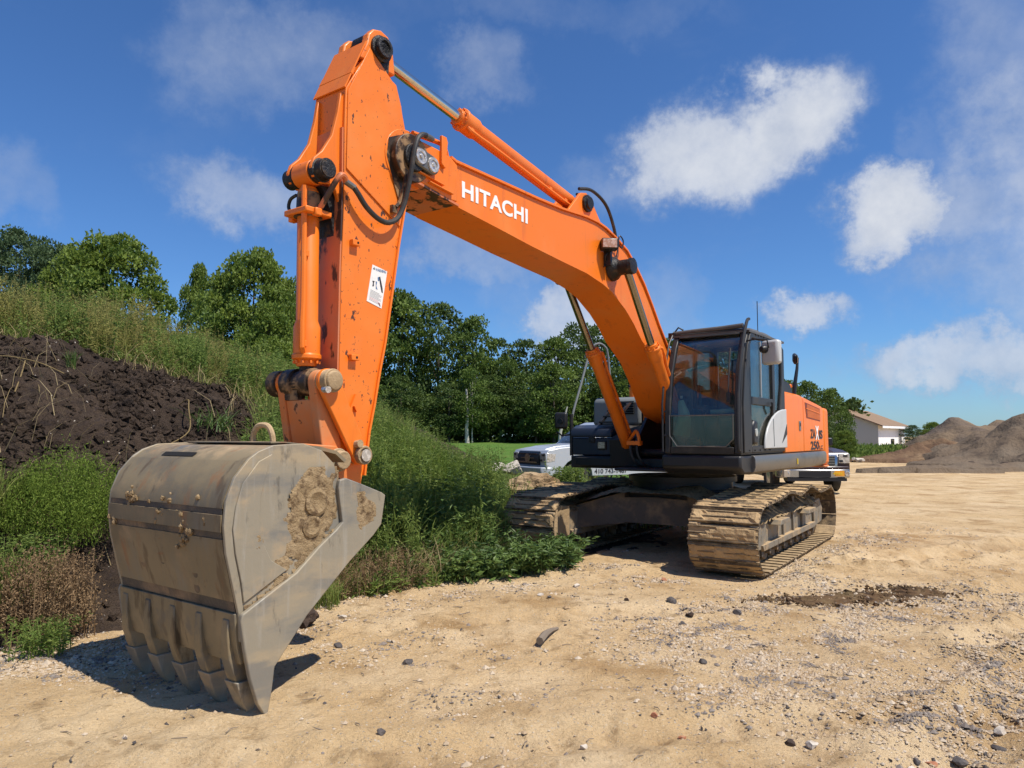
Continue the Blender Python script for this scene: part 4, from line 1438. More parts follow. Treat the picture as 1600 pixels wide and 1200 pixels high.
def hyd_cylinder(name, a, b, y, r, barrel_frac, rod_r, rod_mat, eye_a=.10, eye_b=.09, gland=.28, greasy=True, mat='orange', flip_pipe=1):
    """a = barrel eye, b = rod eye (x, z)"""
    A = Vector((a[0], y, a[1])); B = Vector((b[0], y, b[1]))
    d = (B - A).normalized(); L = (B - A).length
    Lb = L * barrel_frac
    m = MB()
    m._lathe(A, d, [(.10, r * .7), (.14, r), (Lb - gland, r), (Lb - gland + .05, r * 1.22), (Lb - .05, r * 1.22), (Lb - .045, r * 1.33), (Lb - .015, r * 1.33), (Lb, r * .95), (Lb + .04, r * .9)], 28)
    m.cyl(A - Vector((0, eye_a * .95, 0)), A + Vector((0, eye_a * .95, 0)), eye_a, 22)
    o = m.build(name, mat, EXC, bevel=.004)
    m = MB()
    m.cyl(A + d * (Lb + .03), B - d * eye_b * .8, rod_r, 24)
    m.build('piston_rod', rod_mat, o)
    m = MB()
    m.cyl(B - Vector((0, eye_b * .95, 0)), B + Vector((0, eye_b * .95, 0)), eye_b, 22)
    m.build('rod_eye', 'grease' if greasy else 'orange', o, bevel=.004)
    # gland bolts and the supply pipe
    m = MB()
    s_ = d.cross(Vector((0, 1, 0))).normalized()
    for k in range(10):
        g = 2 * math.pi * k / 10
        c = A + d * (Lb - .002) + (s_ * math.cos(g) + Vector((0, 1, 0)) * math.sin(g)) * r * 1.12
        m.cyl(c, c + d * .022, .010, 6)
    tag(m.build('gland_bolt', 'orange', o), kind='stuff')
    m = MB()
    sd_ = s_ * flip_pipe
    q = (sd_ * .8 + Vector((0, .6, 0))).normalized()
    m.tube([A + d * .12 + q * (r + .03), A + d * .35 + q * (r + .028), A + d * (Lb - gland - .12) + q * (r + .028), A + d * (Lb - gland + .02) + q * (r * 1.22 + .03), A + d * (Lb - .09) + q * (r * 1.22 + .028), A + d * (Lb - .06) + q * r * 1.1], .021, 8)
    m.build('supply_pipe', 'orange', o)
    m = MB()
    for t in (.30, .62, Lb - .12):
        m.box(A + d * t + q * (r * 1.1), (.045, .05, .045))
    m.build('pipe_clamp', 'orange', o, bevel=.004)
    return o


hyd_cylinder('arm_cylinder', (3.0, 4.30), (6.27, 4.785), 0.0, .083, .640, .050, 'chrome', gland=.26, flip_pipe=-1)
hyd_cylinder('boom_cylinder', (.82, 1.36), (2.55, 3.60), .43, .078, .605, .048, 'rod', gland=.22)
hyd_cylinder('boom_cylinder', (.82, 1.36), (2.55, 3.60), -.43, .078, .605, .048, 'rod', gland=.22)
for yy in (.43, -.43):                                 # manifolds and hoses at the feet of the boom cylinders
    m = MB()
    s2 = 1
    m.tube([(p.x, p.y, p.z) for p in catmull([(1.00, yy + .06, 1.50), (1.02, yy + .16, 1.62), (1.06, yy + .22, 1.66), (1.08, yy + .27, 1.58), (1.08, yy + .28, 1.46)], False, 5)], .024, 8)
    m.box((1.07, yy + .20, 1.50), (.09, .20, .055))
    if yy > 0:
        pass
    cb = m.build('hose_manifold', 'orange', EXC)
    m = MB()
    for q in (.14, .24):
        m.tube([(p.x, p.y, p.z) for p in catmull([(1.08, yy + q, 1.46), (1.09, yy + q + .02, 1.34), (1.02, yy + q + .08, 1.20), (.80, yy + q + .14, 1.16), (.5, yy * .3 + q, 1.22)], False, 7)], .019, 8)
    m.build('hydraulic_hose', 'hose', EXC)

# ---- arm
AW = .18
m = MB()
arm_poly = [(5.965, 3.58), (5.955, 3.85), (5.97, 4.06), (6.00, 4.13), (6.04, 4.32), (6.10, 4.48), (6.13, 4.66), (6.15, 4.79), (6.20, 4.845), (6.28, 4.865), (6.36, 4.84), (6.41, 4.78), (6.425, 4.70),
            (6.63, 4.25), (6.638, 3.95), (6.63, 3.33), (6.645, 2.84), (6.65, 1.92), (6.62, 1.25), (6.60, .98), (6.52, .90), (6.44, .92), (6.40, 1.02), (6.42, 1.25), (6.385, 1.39), (6.355, 1.63), (6.305, 1.85),
            (6.257, 2.10), (6.20, 2.345), (6.12, 2.82), (6.065, 3.15), (5.995, 3.50)]
m.prism([(x, min(z, 4.60)) for x, z in arm_poly if z < 4.60 or x < 6.13 or x > 6.42] , -AW, AW)
arm = m.build('arm', 'orange_worn', EXC, bevel=.006, ang=20)
for y0, y1 in ((.105, AW), (-AW, -.105)):
    m = MB()
    m.prism([(6.115, 4.55), (6.13, 4.66), (6.15, 4.79), (6.20, 4.845), (6.28, 4.865), (6.36, 4.84), (6.41, 4.78), (6.425, 4.70), (6.495, 4.55)], y0, y1)
    m.build('pin_cheek', 'orange_worn', arm, bevel=.012, ang=20)
# edge of the folded side plate, nose plate and seams
m = MB()
m.strip([(6.655, 1.90), (6.650, 2.84), (6.640, 3.33), (6.646, 3.93)], -AW + .002, AW - .002, -.014)
m.build('front_plate', 'orange_stained', arm)
m = MB()
m.strip([(6.640, 4.245), (6.436, 4.695)], -AW - .006, AW + .006, -.012)
m.build('nose_plate', 'orange', arm)
m = MB()
m.strip([(6.575, 4.375), (6.545, 4.44)], -AW - .008, AW + .008, -.020)
m.build('weld_seam', 'orange', arm)
for s2 in (1, -1):
    m = MB()
    ya_, yb_ = (AW + .001, AW + .012) if s2 > 0 else (-AW - .012, -AW - .001)
    m.prism([(6.405, 4.66), (6.615, 4.235), (6.622, 3.62), (6.05, 3.30), (5.99, 3.62), (5.985, 4.06), (6.05, 4.28), (6.12, 4.46)], ya_, yb_)
    m.build('side_doubler', 'orange_worn', arm, bevel=.003)
    m = MB()
    m.cyl((AX, s2 * AW, AZ), (AX, s2 * (AW + .02), AZ), .25, 36)
    m.build('pivot_boss', 'orange_worn', arm, bevel=.004)
m = MB()
m.strip([(6.405, 1.3), (6.395, 1.39), (6.365, 1.63), (6.313, 1.85), (6.265, 2.10), (6.208, 2.345), (6.128, 2.82), (6.073, 3.15), (6.003, 3.50)], -AW - .018, AW + .018, .018)
m.build('rear_flange', 'orange', arm)
m = MB()
m.cyl((6.285, -.235, 4.70), (6.285, .235, 4.70), .085, 24)
m._lathe(Vector((6.285, .185, 4.70)), Vector((0, 1, 0)), [(0, .105), (.02, .105), (.025, .085), (.06, .080), (.062, .055), (.05, .05)], 24)
m.build('top_pin', 'grease', arm)
m = MB()                                               # run of grease below the top pin
m.prism([(6.36, 4.70), (6.34, 4.78), (6.27, 4.80), (6.20, 4.74), (6.19, 4.62), (6.20, 4.50), (6.225, 4.48), (6.24, 4.56), (6.28, 4.50), (6.31, 4.58)], AW + .001, AW + .005)
m.build('grease_stain', 'grease', arm)
m = MB()
m.prism([(5.98, 4.10), (6.10, 4.05), (6.20, 4.00), (6.22, 3.85), (6.17, 3.72), (6.12, 3.60), (6.05, 3.45), (6.00, 3.50), (5.98, 3.70)], AW + .021, AW + .023)
m.build('grease_stain', 'grease_brown', arm)
# ears for the bucket cylinder
for y0, y1 in ((.115, .15), (-.15, -.115)):
    m = MB()
    m.prism([(6.62, 4.21), (6.655, 4.21), (6.68, 4.05), (6.73, 3.85), (6.82, 3.70), (6.89, 3.63), (6.915, 3.56), (6.89, 3.49), (6.82, 3.455), (6.74, 3.47), (6.69, 3.44), (6.62, 3.28)], y0, y1)
    m.build('cylinder_ear', 'orange', arm, bevel=.006)
m = MB()
m.cyl((6.82, -.22, 3.55), (6.82, .23, 3.55), .066, 22)
for s2 in (1, -1):
    m._lathe(Vector((6.82, s2 * .10, 3.55)), Vector((0, s2, 0)), [(0, .09), (.05, .09), (.055, .078), (.12, .076), (.122, .05), (.11, .045)], 24)
m.build('ear_pin', 'grease', arm)
# small tabs and bracket on the near side
def tab(x, z):
    m = MB()
    m.box((x, AW + .022, z), (.075, .04, .045))
    t = m.build('mounting_tab', 'orange', arm, bevel=.004)
    m = MB()
    m.cyl((x - .012, AW + .042, z), (x - .012, AW + .0435, z), .010, 10)
    m.build('hole', 'foil', t)
tab(6.535, 3.06); tab(6.53, 2.185)
m = MB()
m.box((6.53, AW + .012, 1.845), (.012, .02, .14), Matrix.Rotation(-.45, 3, 'Y'))
m.box((6.50, AW + .012, 1.80), (.010, .02, .05), Matrix.Rotation(.5, 3, 'Y'))
m.build('cable_hook', 'orange', arm)
# warning sticker
m = MB()
ST = [(6.339, 2.934), (6.181, 2.908), (6.238, 2.60), (6.394, 2.638)]
m.prism(ST, AW + .0005, AW + .003)
stk = m.build('warning_sticker', 'sticker', arm, smooth=False)
def on_sticker(u, v):                                  # u to the right, v down
    a = Vector(ST[0]) + (Vector(ST[1]) - Vector(ST[0])) * u
    b = Vector(ST[3]) + (Vector(ST[2]) - Vector(ST[3])) * u
    return a + (b - a) * v
def mark(pts, mat, name='print'):
    m = MB()
    q = [on_sticker(*p) for p in pts]
    m.add([(p.x, AW + .0042, p.y) for p in q], [tuple(range(len(q)))])
    m.build(name, mat, stk, smooth=False)
mark([(.07, .11), (.13, .04), (.20, .11)], 'ink')
text_on('lettering', 'WARNING', 'ink_blue', stk, 6.308, 6.196, 2.888, 2.912, AW + .0035, thick=.0006, bold=.02)
mark([(.52, .24), (.60, .22), (.86, .48), (.93, .60), (.84, .60), (.70, .46)], 'ink')
mark([(.44, .27), (.52, .24), (.58, .34), (.50, .36)], 'ink_blue')
mark([(.14, .42), (.30, .40), (.26, .46), (.30, .54), (.20, .56), (.20, .46)], 'ink')
mark([(.36, .38), (.46, .40), (.44, .50), (.56, .58), (.44, .58)], 'ink_blue')
for k in range(9):
    v = .66 + k * .033
    mark([(.12, v), (.12 + (.76 if k % 3 else .6), v + .004), (.12 + (.76 if k % 3 else .6), v + .011), (.12, v + .007)], 'ink_pink' if k in (6, 7) else 'grey')
mark([(.72, .90), (.78, .88), (.92, .96), (.86, .97)], 'ink_red')
# hoses to the bucket cylinder
m = MB()
hs = [(6.60, .24, 3.475), (6.56, .25, 3.43), (6.47, .25, 3.345), (6.35, .25, 3.285), (6.24, .25, 3.28), (6.14, .25, 3.34), (6.085, .26, 3.45), (6.065, .29, 3.60), (6.06, .32, 3.75), (6.05, .34, 3.90), (6.01, .34, 4.02), (5.93, .32, 4.085), (5.86, .30, 4.10)]
m.tube([(p.x, p.y, p.z) for p in catmull(hs, False, 6)], .021, 10)
m.build('hydraulic_hose', 'hose', arm)
m = MB()
m.cyl((5.88, .305, 4.098), (5.76, .27, 4.115), .024, 10)
m.build('hose_fitting', 'sill', arm)
m = MB(); m.cyl((6.655, .22, 3.50), (6.585, .243, 3.465), .024, 10)
m.build('hose_fitting', 'sill', arm)
m = MB()
m.tube([(p.x, p.y, p.z) for p in catmull([(6.80, .09, 3.26), (6.79, .15, 3.33), (6.76, .24, 3.47), (6.73, .26, 3.52), (6.68, .24, 3.52), (6.655, .22, 3.50)], False, 4)], .022, 8)
m.build('feeder_pipe', 'orange_stained', arm)
m = MB()
m.tube([(p.x, p.y, p.z) for p in catmull([(6.13, .22, 3.44), (6.09, .23, 3.50), (6.07, .25, 3.62), (6.06, .26, 3.72)], False, 4)], .016, 6)
m.box((6.145, .205, 3.42), (.05, .04, .06))
m.build('hose_clip', 'grease_brown', arm)
m = MB()                                               # black grease run where the cylinder eye sits
m.prism([(6.64, 3.46), (6.655, 3.30), (6.652, 3.10), (6.658, 3.10), (6.70, 3.30), (6.78, 3.46)], -.08, .10)
m.build('grease_smear', 'grease', arm)

hyd_cylinder('bucket_cylinder', (6.82, 3.55), (6.805, 1.99), 0.0, .080, .900, .052, 'grease', eye_a=.095, eye_b=.085, gland=.30, greasy=True, flip_pipe=1)
m = MB()
m.lathe((6.818, 0, 3.42), (6.817, 0, 3.0), [(0, .075), (.03, .085), (.16, .090), (.165, .105), (.20, .105), (.205, .084)], 24)
m.build('cylinder_head', 'grease_brown', EXC)
m = MB()
m.box((6.82, 0, 3.245), (.24, .26, .045))
m.box((6.84, .13, 3.235), (.06, .05, .06)); m.box((6.84, -.15, 3.235), (.06, .05, .06))
m.build('clamp_band', 'orange', EXC, bevel=.01)
m = MB()
m.tube([(p.x, p.y, p.z) for p in catmull([(6.86, -.09, 3.40), (6.86, -.16, 3.38), (6.86, -.18, 3.32), (6.86, -.13, 3.27), (6.85, -.08, 3.26)], False, 5)], .013, 8)
m.build('hydraulic_hose', 'hose', EXC)

# ---- linkage
m = MB()
m.cyl((6.805, -.36, 1.99), (6.805, .13, 1.99), .082, 24)
m.lathe((6.805, -.36, 1.99), (6.805, .2, 1.99), [(0, .082), (.0, .10), (.10, .10), (.105, .082), (.16, .082), (.165, .105), (.27, .105), (.275, .085), (.35, .085), (.355, .10), (.46, .10), (.465, .085)], 24)
lkp = m.build('link_boss', 'grease_brown', EXC)
m = MB()
m.cyl((6.805, .20, 1.99), (6.805, .31, 1.99), .085, 24)
m._lathe(Vector((6.805, .30, 1.99)), Vector((0, 1, 0)), [(0, .070), (.025, .070), (.03, .055)], 24)
m.build('pin_head', 'frame_tan', EXC, bevel=.006)
m = MB()
m.cyl((6.86, .27, 1.925), (6.87, .33, 1.92), .024, 10)
m.build('lock_bolt', 'lens', EXC)
m = MB()
m.capsule((6.805, 1.99), (6.707, 1.423), .085, .085, .12, .20)
m.capsule((6.805, 1.99), (6.707, 1.423), .085, .085, -.24, -.17)
m.prism([(6.855, 1.86), (6.80, 1.86), (6.70, 1.42), (6.76, 1.38)], -.17, .12)
m.build('power_link', 'orange_muddy', EXC, bevel=.008)
m = MB()                                               # oil over the top of the link
m.prism([(6.872, 1.93), (6.862, 1.86), (6.80, 1.87), (6.78, 1.95)], -.245, -.02)
m.build('oil_stain', 'grease_brown', EXC)
for y0, y1 in ((.215, .255), (-.255, -.215)):
    m = MB()
    m.capsule((6.805, 1.99), (6.49, 1.454), .090, .075, y0, y1)
    m.build('guide_link', 'orange', EXC, bevel=.008)
m = MB()
m.cyl((6.49, -.29, 1.454), (6.49, .285, 1.454), .066, 22)
m.lathe((6.49, .27, 1.454), (6.49, .4, 1.454), [(0, .07), (.03, .07), (.03, .052), (.02, .05)], 22)
m.build('guide_pin', 'frame_tan', EXC, bevel=.004)
m = MB()
m.cyl((6.49, .31, 1.454), (6.49, .312, 1.454), .046, 20)
m.build('guide_pin_face', 'lens', EXC)
m = MB()
m.cyl((6.54, .25, 1.535), (6.54, .30, 1.54), .030, 10)
m.build('lock_bolt', 'frame_tan', EXC)

# ---- bucket
CURVE = [(6.98, 1.44), (7.06, 1.50), (7.197, 1.53), (7.34, 1.545), (7.553, 1.533), (7.65, 1.50), (7.71, 1.458), (7.80, 1.356), (7.845, 1.237), (7.856, 1.10), (7.838, .944), (7.80, .791), (7.752, .60), (7.735, .42), (7.718, .345)]
HWB = .655
m = MB()
m.strip(CURVE, -HWB, HWB, -.022)
bucket = m.build('bucket', 'steel', EXC, ang=50)
bshell = bucket
for (pa, pb_) in (((7.8555, 1.060), (7.851, 1.022)), ((7.768, .665), (7.757, .605)), ((7.8565, 1.19), (7.858, 1.157))):  # recess shade between the wear plates, painted as dark strips in the frame material
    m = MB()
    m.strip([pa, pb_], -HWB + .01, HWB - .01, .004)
    m.build('groove_shade', 'frame', bucket)
m = MB()                                               # wrapper plates that stand proud, and lip
m.strip([(7.722, 1.447), (7.80, 1.356), (7.847, 1.237), (7.853, 1.19)], -HWB + .004, HWB - .004, .010)
m.build('wear_plate', 'steel', bucket, ang=50)
m = MB()
m.strip([(7.859, 1.155), (7.858, 1.06)], -HWB + .004, HWB - .004, .012)
m.build('wear_plate', 'steel', bucket)
m = MB()
m.strip([(7.852, 1.02), (7.84, .944), (7.80, .791), (7.768, .665)], -HWB + .004, HWB - .004, .007)
m.build('wear_plate', 'steel', bucket, ang=50)
m = MB()
m.strip([(7.755, .60), (7.737, .42), (7.708, .315)], -HWB - .005, HWB + .005, .020)
m.strip([(7.708, .315), (7.737, .42), (7.755, .60)], -HWB - .005, HWB + .005, .024)
m.build('lip', 'steel_lip', bucket, bevel=.004)
m = MB()
m.strip([(7.45, 1.551), (7.35, 1.553), (7.2, 1.538), (7.07, 1.51)], -.5, .5, -.008)
m.build('top_plate', 'steel', bucket)
m = MB()                                               # long slot in the top
m.add([(7.668, -.33, 1.4945), (7.668, .05, 1.4945), (7.700, .05, 1.4705), (7.700, -.33, 1.4705)], [(0, 1, 2, 3)])
m.build('slot', 'foil', bucket)
SIDE = [(7.076, 1.334), (7.10, 1.42), (7.197, 1.505), (7.34, 1.550), (7.553, 1.542), (7.655, 1.507), (7.717, 1.466), (7.808, 1.361), (7.855, 1.238), (7.866, 1.10), (7.847, .943), (7.808, .789), (7.760, .60), (7.745, .44), (7.42, .40), (6.95, .85), (7.03, 1.05)]
CUT = [(7.755, .600), (7.765, .565), (7.735, .395), (7.700, .24), (7.645, .08), (7.580, -.020), (7.550, .144), (7.536, .261), (7.43, .376), (7.315, .507), (7.177, .624), (6.985, .785), (6.782, .931), (6.71, 1.00), (6.676, 1.194), (6.712, 1.215), (6.902, 1.284), (7.025, 1.325), (7.075, 1.315), (7.085, 1.27), (7.045, 1.045), (7.10, 1.00), (7.224, .916), (7.397, .777)]
for s2 in (1, -1):
    a, b = (HWB, HWB + .022) if s2 > 0 else (-HWB - .022, -HWB)
    m = MB()
    m.prism(SIDE, a, b)
    sp_ = m.build('side_plate', 'steel_side', bucket, bevel=.004)
    m = MB()
    a, b = (HWB + .022, HWB + .056) if s2 > 0 else (-HWB - .056, -HWB - .022)
    m.prism(CUT, a, b)
    m.build('side_cutter', 'steel_side', bucket, bevel=.007)
    # wear crescent following the back edge
    m = MB()
    outer = [(7.57, 1.49), (7.66, 1.45), (7.76, 1.33), (7.80, 1.20), (7.815, 1.08), (7.795, .94), (7.755, .78), (7.735, .655)]
    inner = [(7.45, .80), (7.56, .87), (7.62, .98), (7.645, 1.12), (7.64, 1.25), (7.60, 1.40)]
    a, b = (HWB + .022, HWB + .034) if s2 > 0 else (-HWB - .034, -HWB - .022)
    m.prism(outer + inner, a, b)
    m.build('wear_crescent', 'steel_side', bucket, bevel=.004)


def mud_patch(name, poly, yb, th, seed, mat='mud_rough', step=.014, sgn=1):
    """lumpy sheet of mud stuck on the side plate, within polygon poly (x,z)"""
    P = np.array(poly)
    x0, z0 = P.min(0); x1, z1 = P.max(0)
    gx = np.arange(x0, x1 + step, step); gz = np.arange(z0, z1 + step, step)
    X, Z = np.meshgrid(gx, gz)
    def inside_d(X, Z):
        ins = np.zeros(X.shape, bool)
        dmin = np.full(X.shape, 9.0)
        for (ax, az), (bx, bz) in zip(poly, poly[1:] + poly[:1]):
            c = ((az > Z) != (bz > Z)) & (X < (bx - ax) * (Z - az) / (bz - az + 1e-9) + ax)
            ins ^= c
            t = np.clip(((X - ax) * (bx - ax) + (Z - az) * (bz - az)) / ((bx - ax) ** 2 + (bz - az) ** 2), 0, 1)
            dmin = np.minimum(dmin, np.hypot(X - ax - t * (bx - ax), Z - az - t * (bz - az)))
        return np.where(ins, dmin, -dmin)
    d = inside_d(X, Z) + fbm(X, Z, 8, 4, seed) * .09
    h = th * np.clip(d / .03, -.3, 1) * (.55 + .9 * vn(X * 13, Z * 13, seed)) + th * .8 * fbm(X, Z, 40, 2, seed + 5) * (d > 0)
    V = np.stack([X, yb + sgn * h, Z], -1).reshape(-1, 3)
    nx = len(gx)
    i = np.arange(nx - 1)[None, :] + np.arange(len(gz) - 1)[:, None] * nx
    F = np.stack([i, i + 1, i + nx + 1, i + nx], -1).reshape(-1, 4)
    keep = (h.reshape(-1)[F] > -.003).all(1)
    me = np_mesh(name, V, F[keep], mat, smooth=True)
    return link(bpy.data.objects.new(name, me), bucket)


mud_patch('caked_mud', [(7.37, 1.36), (7.20, 1.40), (7.12, 1.33), (7.06, 1.06), (7.10, 1.02), (7.22, .93), (7.36, .83), (7.44, .88), (7.40, 1.0), (7.47, 1.08), (7.45, 1.22)], HWB + .0225, .010, 3)
mud_patch('caked_mud', [(7.03, .98), (7.38, .735), (7.70, .60), (7.72, .62), (7.42, .79), (7.08, 1.03)], HWB + .022, .015, 4)
mud_patch('caked_mud', [(6.93, 1.22), (6.81, 1.17), (6.765, 1.12), (6.79, 1.05), (6.87, .98), (6.95, 1.05)], HWB + .0565, .006, 6)
mud_patch('caked_mud', [(7.60, 1.43), (7.67, 1.26), (7.675, 1.10), (7.645, .96), (7.58, .84), (7.46, .77), (7.50, .74), (7.62, .80), (7.70, .95), (7.715, 1.10), (7.70, 1.28), (7.64, 1.43)], HWB + .0225, .011, 9, step=.010)
mud_patch('caked_mud', [(7.40, .80), (7.62, .69), (7.66, .73), (7.45, .86), (7.2, 1.0), (7.16, .97)], HWB + .022, .008, 12, step=.010)
m = MB()                                               # ring-shaped boss under the mud
m._lathe(Vector((7.245, HWB + .022, 1.185)), Vector((0, 1, 0)), [(0, .085), (.022, .085), (.03, .065), (.02, .04), (.01, .02)], 28)
m._lathe(Vector((7.275, HWB + .022, 1.04)), Vector((0, 1, 0)), [(0, .07), (.018, .07), (.026, .05), (.018, .03)], 28)
m.build('side_boss', 'mud_rough', bucket)
# teeth: adapter (part) with a pointed tooth
tdir = Vector((-.15, 0, -.42)).normalized()
for k, y in enumerate((-.585, -.295, 0.0, .295, .575)):
    m = MB()
    a = Vector((7.755, y, .56)); b = Vector((7.725, y, .30)); c = Vector((7.668, y, .155))
    def ring(p, wy, fwd, back):
        return [(p.x + fwd, p.y - wy, p.z), (p.x + fwd, p.y + wy, p.z), (p.x - back, p.y + wy, p.z), (p.x - back, p.y - wy, p.z)]
    rings = [ring(a, .030, .022, .0), ring(Vector((7.748, y, .47)), .034, .034, .03), ring(Vector((7.725, y, .34)), .042, .048, .06), ring(Vector((7.693, y, .24)), .046, .046, .046), ring(c, .038, .034, .034)]
    vs = [p for r_ in rings for p in r_]
    fs = [(4 * i + j, 4 * i + (j + 1) % 4, 4 * i + 4 + (j + 1) % 4, 4 * i + 4 + j) for i in range(4) for j in range(4)] + [(3, 2, 1, 0), (16, 17, 18, 19)]
    m.add(vs, fs)
    ad = m.build('tooth_adapter', 'steel_lip', bucket, bevel=.007)
    m = MB()
    r1 = ring(Vector((7.674, y, .205)), .064, .062, .058); r2 = ring(Vector((7.638, y, .07)), .047, .042, .036); r3 = ring(Vector((7.588, y, -.04)), .026, .012, .008)
    vs = r1 + r2 + r3
    m.add(vs, [(4 * i + j, 4 * i + (j + 1) % 4, 4 * i + 4 + (j + 1) % 4, 4 * i + 4 + j) for i in range(2) for j in range(4)] + [(3, 2, 1, 0), (8, 9, 10, 11)])
    m.build('tooth', 'steel_side', ad, bevel=.005)
# ears and their pins
for y0, y1 in ((.205, .245), (-.245, -.205)):
    m = MB()
    m.prism([(7.30, 1.50), (7.0, 1.545), (6.72, 1.525), (6.635, 1.47), (6.62, 1.38), (6.60, 1.20), (6.42, 1.0), (6.46, .88), (6.6, .86), (7.1, 1.3)], y0, y1)
    m.build('bucket_ear', 'orange_muddy', bucket, bevel=.008)
m = MB()
m.cyl((6.707, -.27, 1.423), (6.707, .31, 1.423), .060, 22)
m.lathe((6.707, .245, 1.423), (6.707, .4, 1.423), [(0, .085), (.02, .085), (.022, .066), (.07, .066), (.075, .06)], 24)
m.build('bucket_pin', 'frame_tan', bucket, bevel=.004)
m = MB(); m.cyl((6.51, -.27, 1.0), (6.51, .27, 1.0), .065, 22)
m.build('bucket_pin', 'frame_tan', bucket, bevel=.004)
m = MB()
m.box((6.80, .27, 1.41), (.12, .05, .07), Matrix.Rotation(.5, 3, 'Y'))
m.build('pin_lock', 'steel', bucket, bevel=.01)
# lifting eye
m = MB()
m.tube([(p.x, p.y, p.z) for p in catmull([(7.27, .05, 1.53), (7.275, .055, 1.60), (7.27, .09, 1.655), (7.26, .14, 1.67), (7.25, .19, 1.655), (7.245, .225, 1.60), (7.24, .23, 1.53)], False, 6)], .020, 8)
m.build('lifting_eye', 'frame_tan', bucket)
# mud clods sticking to the shell
def clod(name, x, y, z, r, n, seed, mat='mud_rough', parent=None):
    rr = random.Random(seed)
    m = MB()
    for i in range(n):
        c = Vector((x + rr.gauss(0, .006), y + rr.gauss(0, r), z + rr.gauss(0, r * .7)))
        s_ = rr.uniform(.008, .022)
        vs, fs = [], []
        for lat, rad in ((-1, 0), (-.5, .87), (.5, .87), (1, 0)):
            for q in range(6):
                a = q * math.pi / 3 + lat
                j = rr.uniform(.75, 1.25)
                vs.append(c + Vector((lat * s_ * .7, math.cos(a) * rad * s_ * j, math.sin(a) * rad * s_ * j)))
        for l_ in range(3):
            for q in range(6):
                fs.append((l_ * 6 + q, l_ * 6 + (q + 1) % 6, l_ * 6 + 6 + (q + 1) % 6, l_ * 6 + 6 + q))
        m.add(vs, fs)
    return tag(m.build(name, mat, parent, smooth=False), kind='stuff')
clod('mud_clod', 7.868, -.36, 1.21, .045, 26, 1, 'mud_rough', bucket)
clod('mud_clod', 7.862, .28, 1.05, .045, 30, 2, 'mud_rough', bucket)
clod('mud_clod', 7.862, -.60, 1.05, .02, 8, 3, 'mud_rough', bucket)
clod('mud_clod', 7.862, .05, 1.18, .10, 14, 4, 'mud_rough', bucket)
clod('mud_clod', 7.862, .50, 1.10, .03, 8, 5, 'mud_rough', bucket)
m = MB()
for (y, z) in ((-.30, .80), (.30, .80), (.29, .70), (-.05, .84)):
    m._lathe(Vector((7.806 + (z - .8) * .24, y, z)), Vector((1, 0, -.2)), [(0, .045 if z > .75 and abs(y) > .1 else .015), (.003, .03)], 14)
m.build('weld_scar', 'frame', bucket)

# ------------------------------------------------------------------ foliage builders
def blades(P, H, W, lean, seed, mat_name, name='grass', az=None):
    """curved grass blades rooted at P; returns verts, quads, tint"""
    g = np.random.default_rng(seed)
    n = len(P)
    a = g.uniform(0, 2 * np.pi, n) if az is None else az
    d = np.stack([np.cos(a), np.sin(a), np.zeros(n)], -1)
    fa = a + np.pi / 2 + g.normal(0, .5, n)
    sd_ = np.stack([np.cos(fa), np.sin(fa), np.zeros(n)], -1)
    H = np.broadcast_to(H, n)[:, None]; W = np.broadcast_to(W, n)[:, None]
    L = np.clip(g.normal(lean, .25, n), .02, 1.3)[:, None]
    up = np.array([0, 0, 1.0])
    V = []
    for t, w_ in ((0, 1.0), (.4, .85), (.75, .55), (1.0, .06)):
        c = P + up * H * (t - .32 * L * t ** 2.2) + d * H * L * t ** 2 * .75
        V += [c - sd_ * W * w_ * .5, c + sd_ * W * w_ * .5]
    V = np.stack(V, 1).reshape(-1, 3)
    b = (np.arange(n) * 8)[:, None]
    F = np.concatenate([b + np.array([[0, 1, 3, 2]]), b + np.array([[2, 3, 5, 4]]), b + np.array([[4, 5, 7, 6]])], 0)
    tint = np.repeat(np.clip(g.beta(2, 2.4, n) + g.normal(0, .06, n), 0, 1), 8)
    return V, F, tint


def leaves(C, D, Lr, Wr, seed, fold=.0, tint=None):
    """diamond leaves at C pointing along D"""
    g = np.random.default_rng(seed)
    n = len(C)
    D = D / (np.linalg.norm(D, axis=1, keepdims=True) + 1e-9)
    r = g.normal(size=(n, 3))
    S = np.cross(D, r); S /= np.linalg.norm(S, axis=1, keepdims=True) + 1e-9
    N_ = np.cross(D, S)
    Lr = np.broadcast_to(Lr, n)[:, None] * g.uniform(.7, 1.25, (n, 1)); Wr = np.broadcast_to(Wr, n)[:, None] * g.uniform(.7, 1.25, (n, 1))
    V = np.stack([C, C + D * Lr * .45 + S * Wr * .5 + N_ * Lr * fold, C + D * Lr, C + D * Lr * .45 - S * Wr * .5 + N_ * Lr * fold], 1).reshape(-1, 3)
    F = np.arange(n * 4).reshape(-1, 4)
    t = np.clip(g.beta(2, 2.2, n) if tint is None else tint + g.normal(0, .12, n), 0, 1)
    return V, F, np.repeat(t, 4)


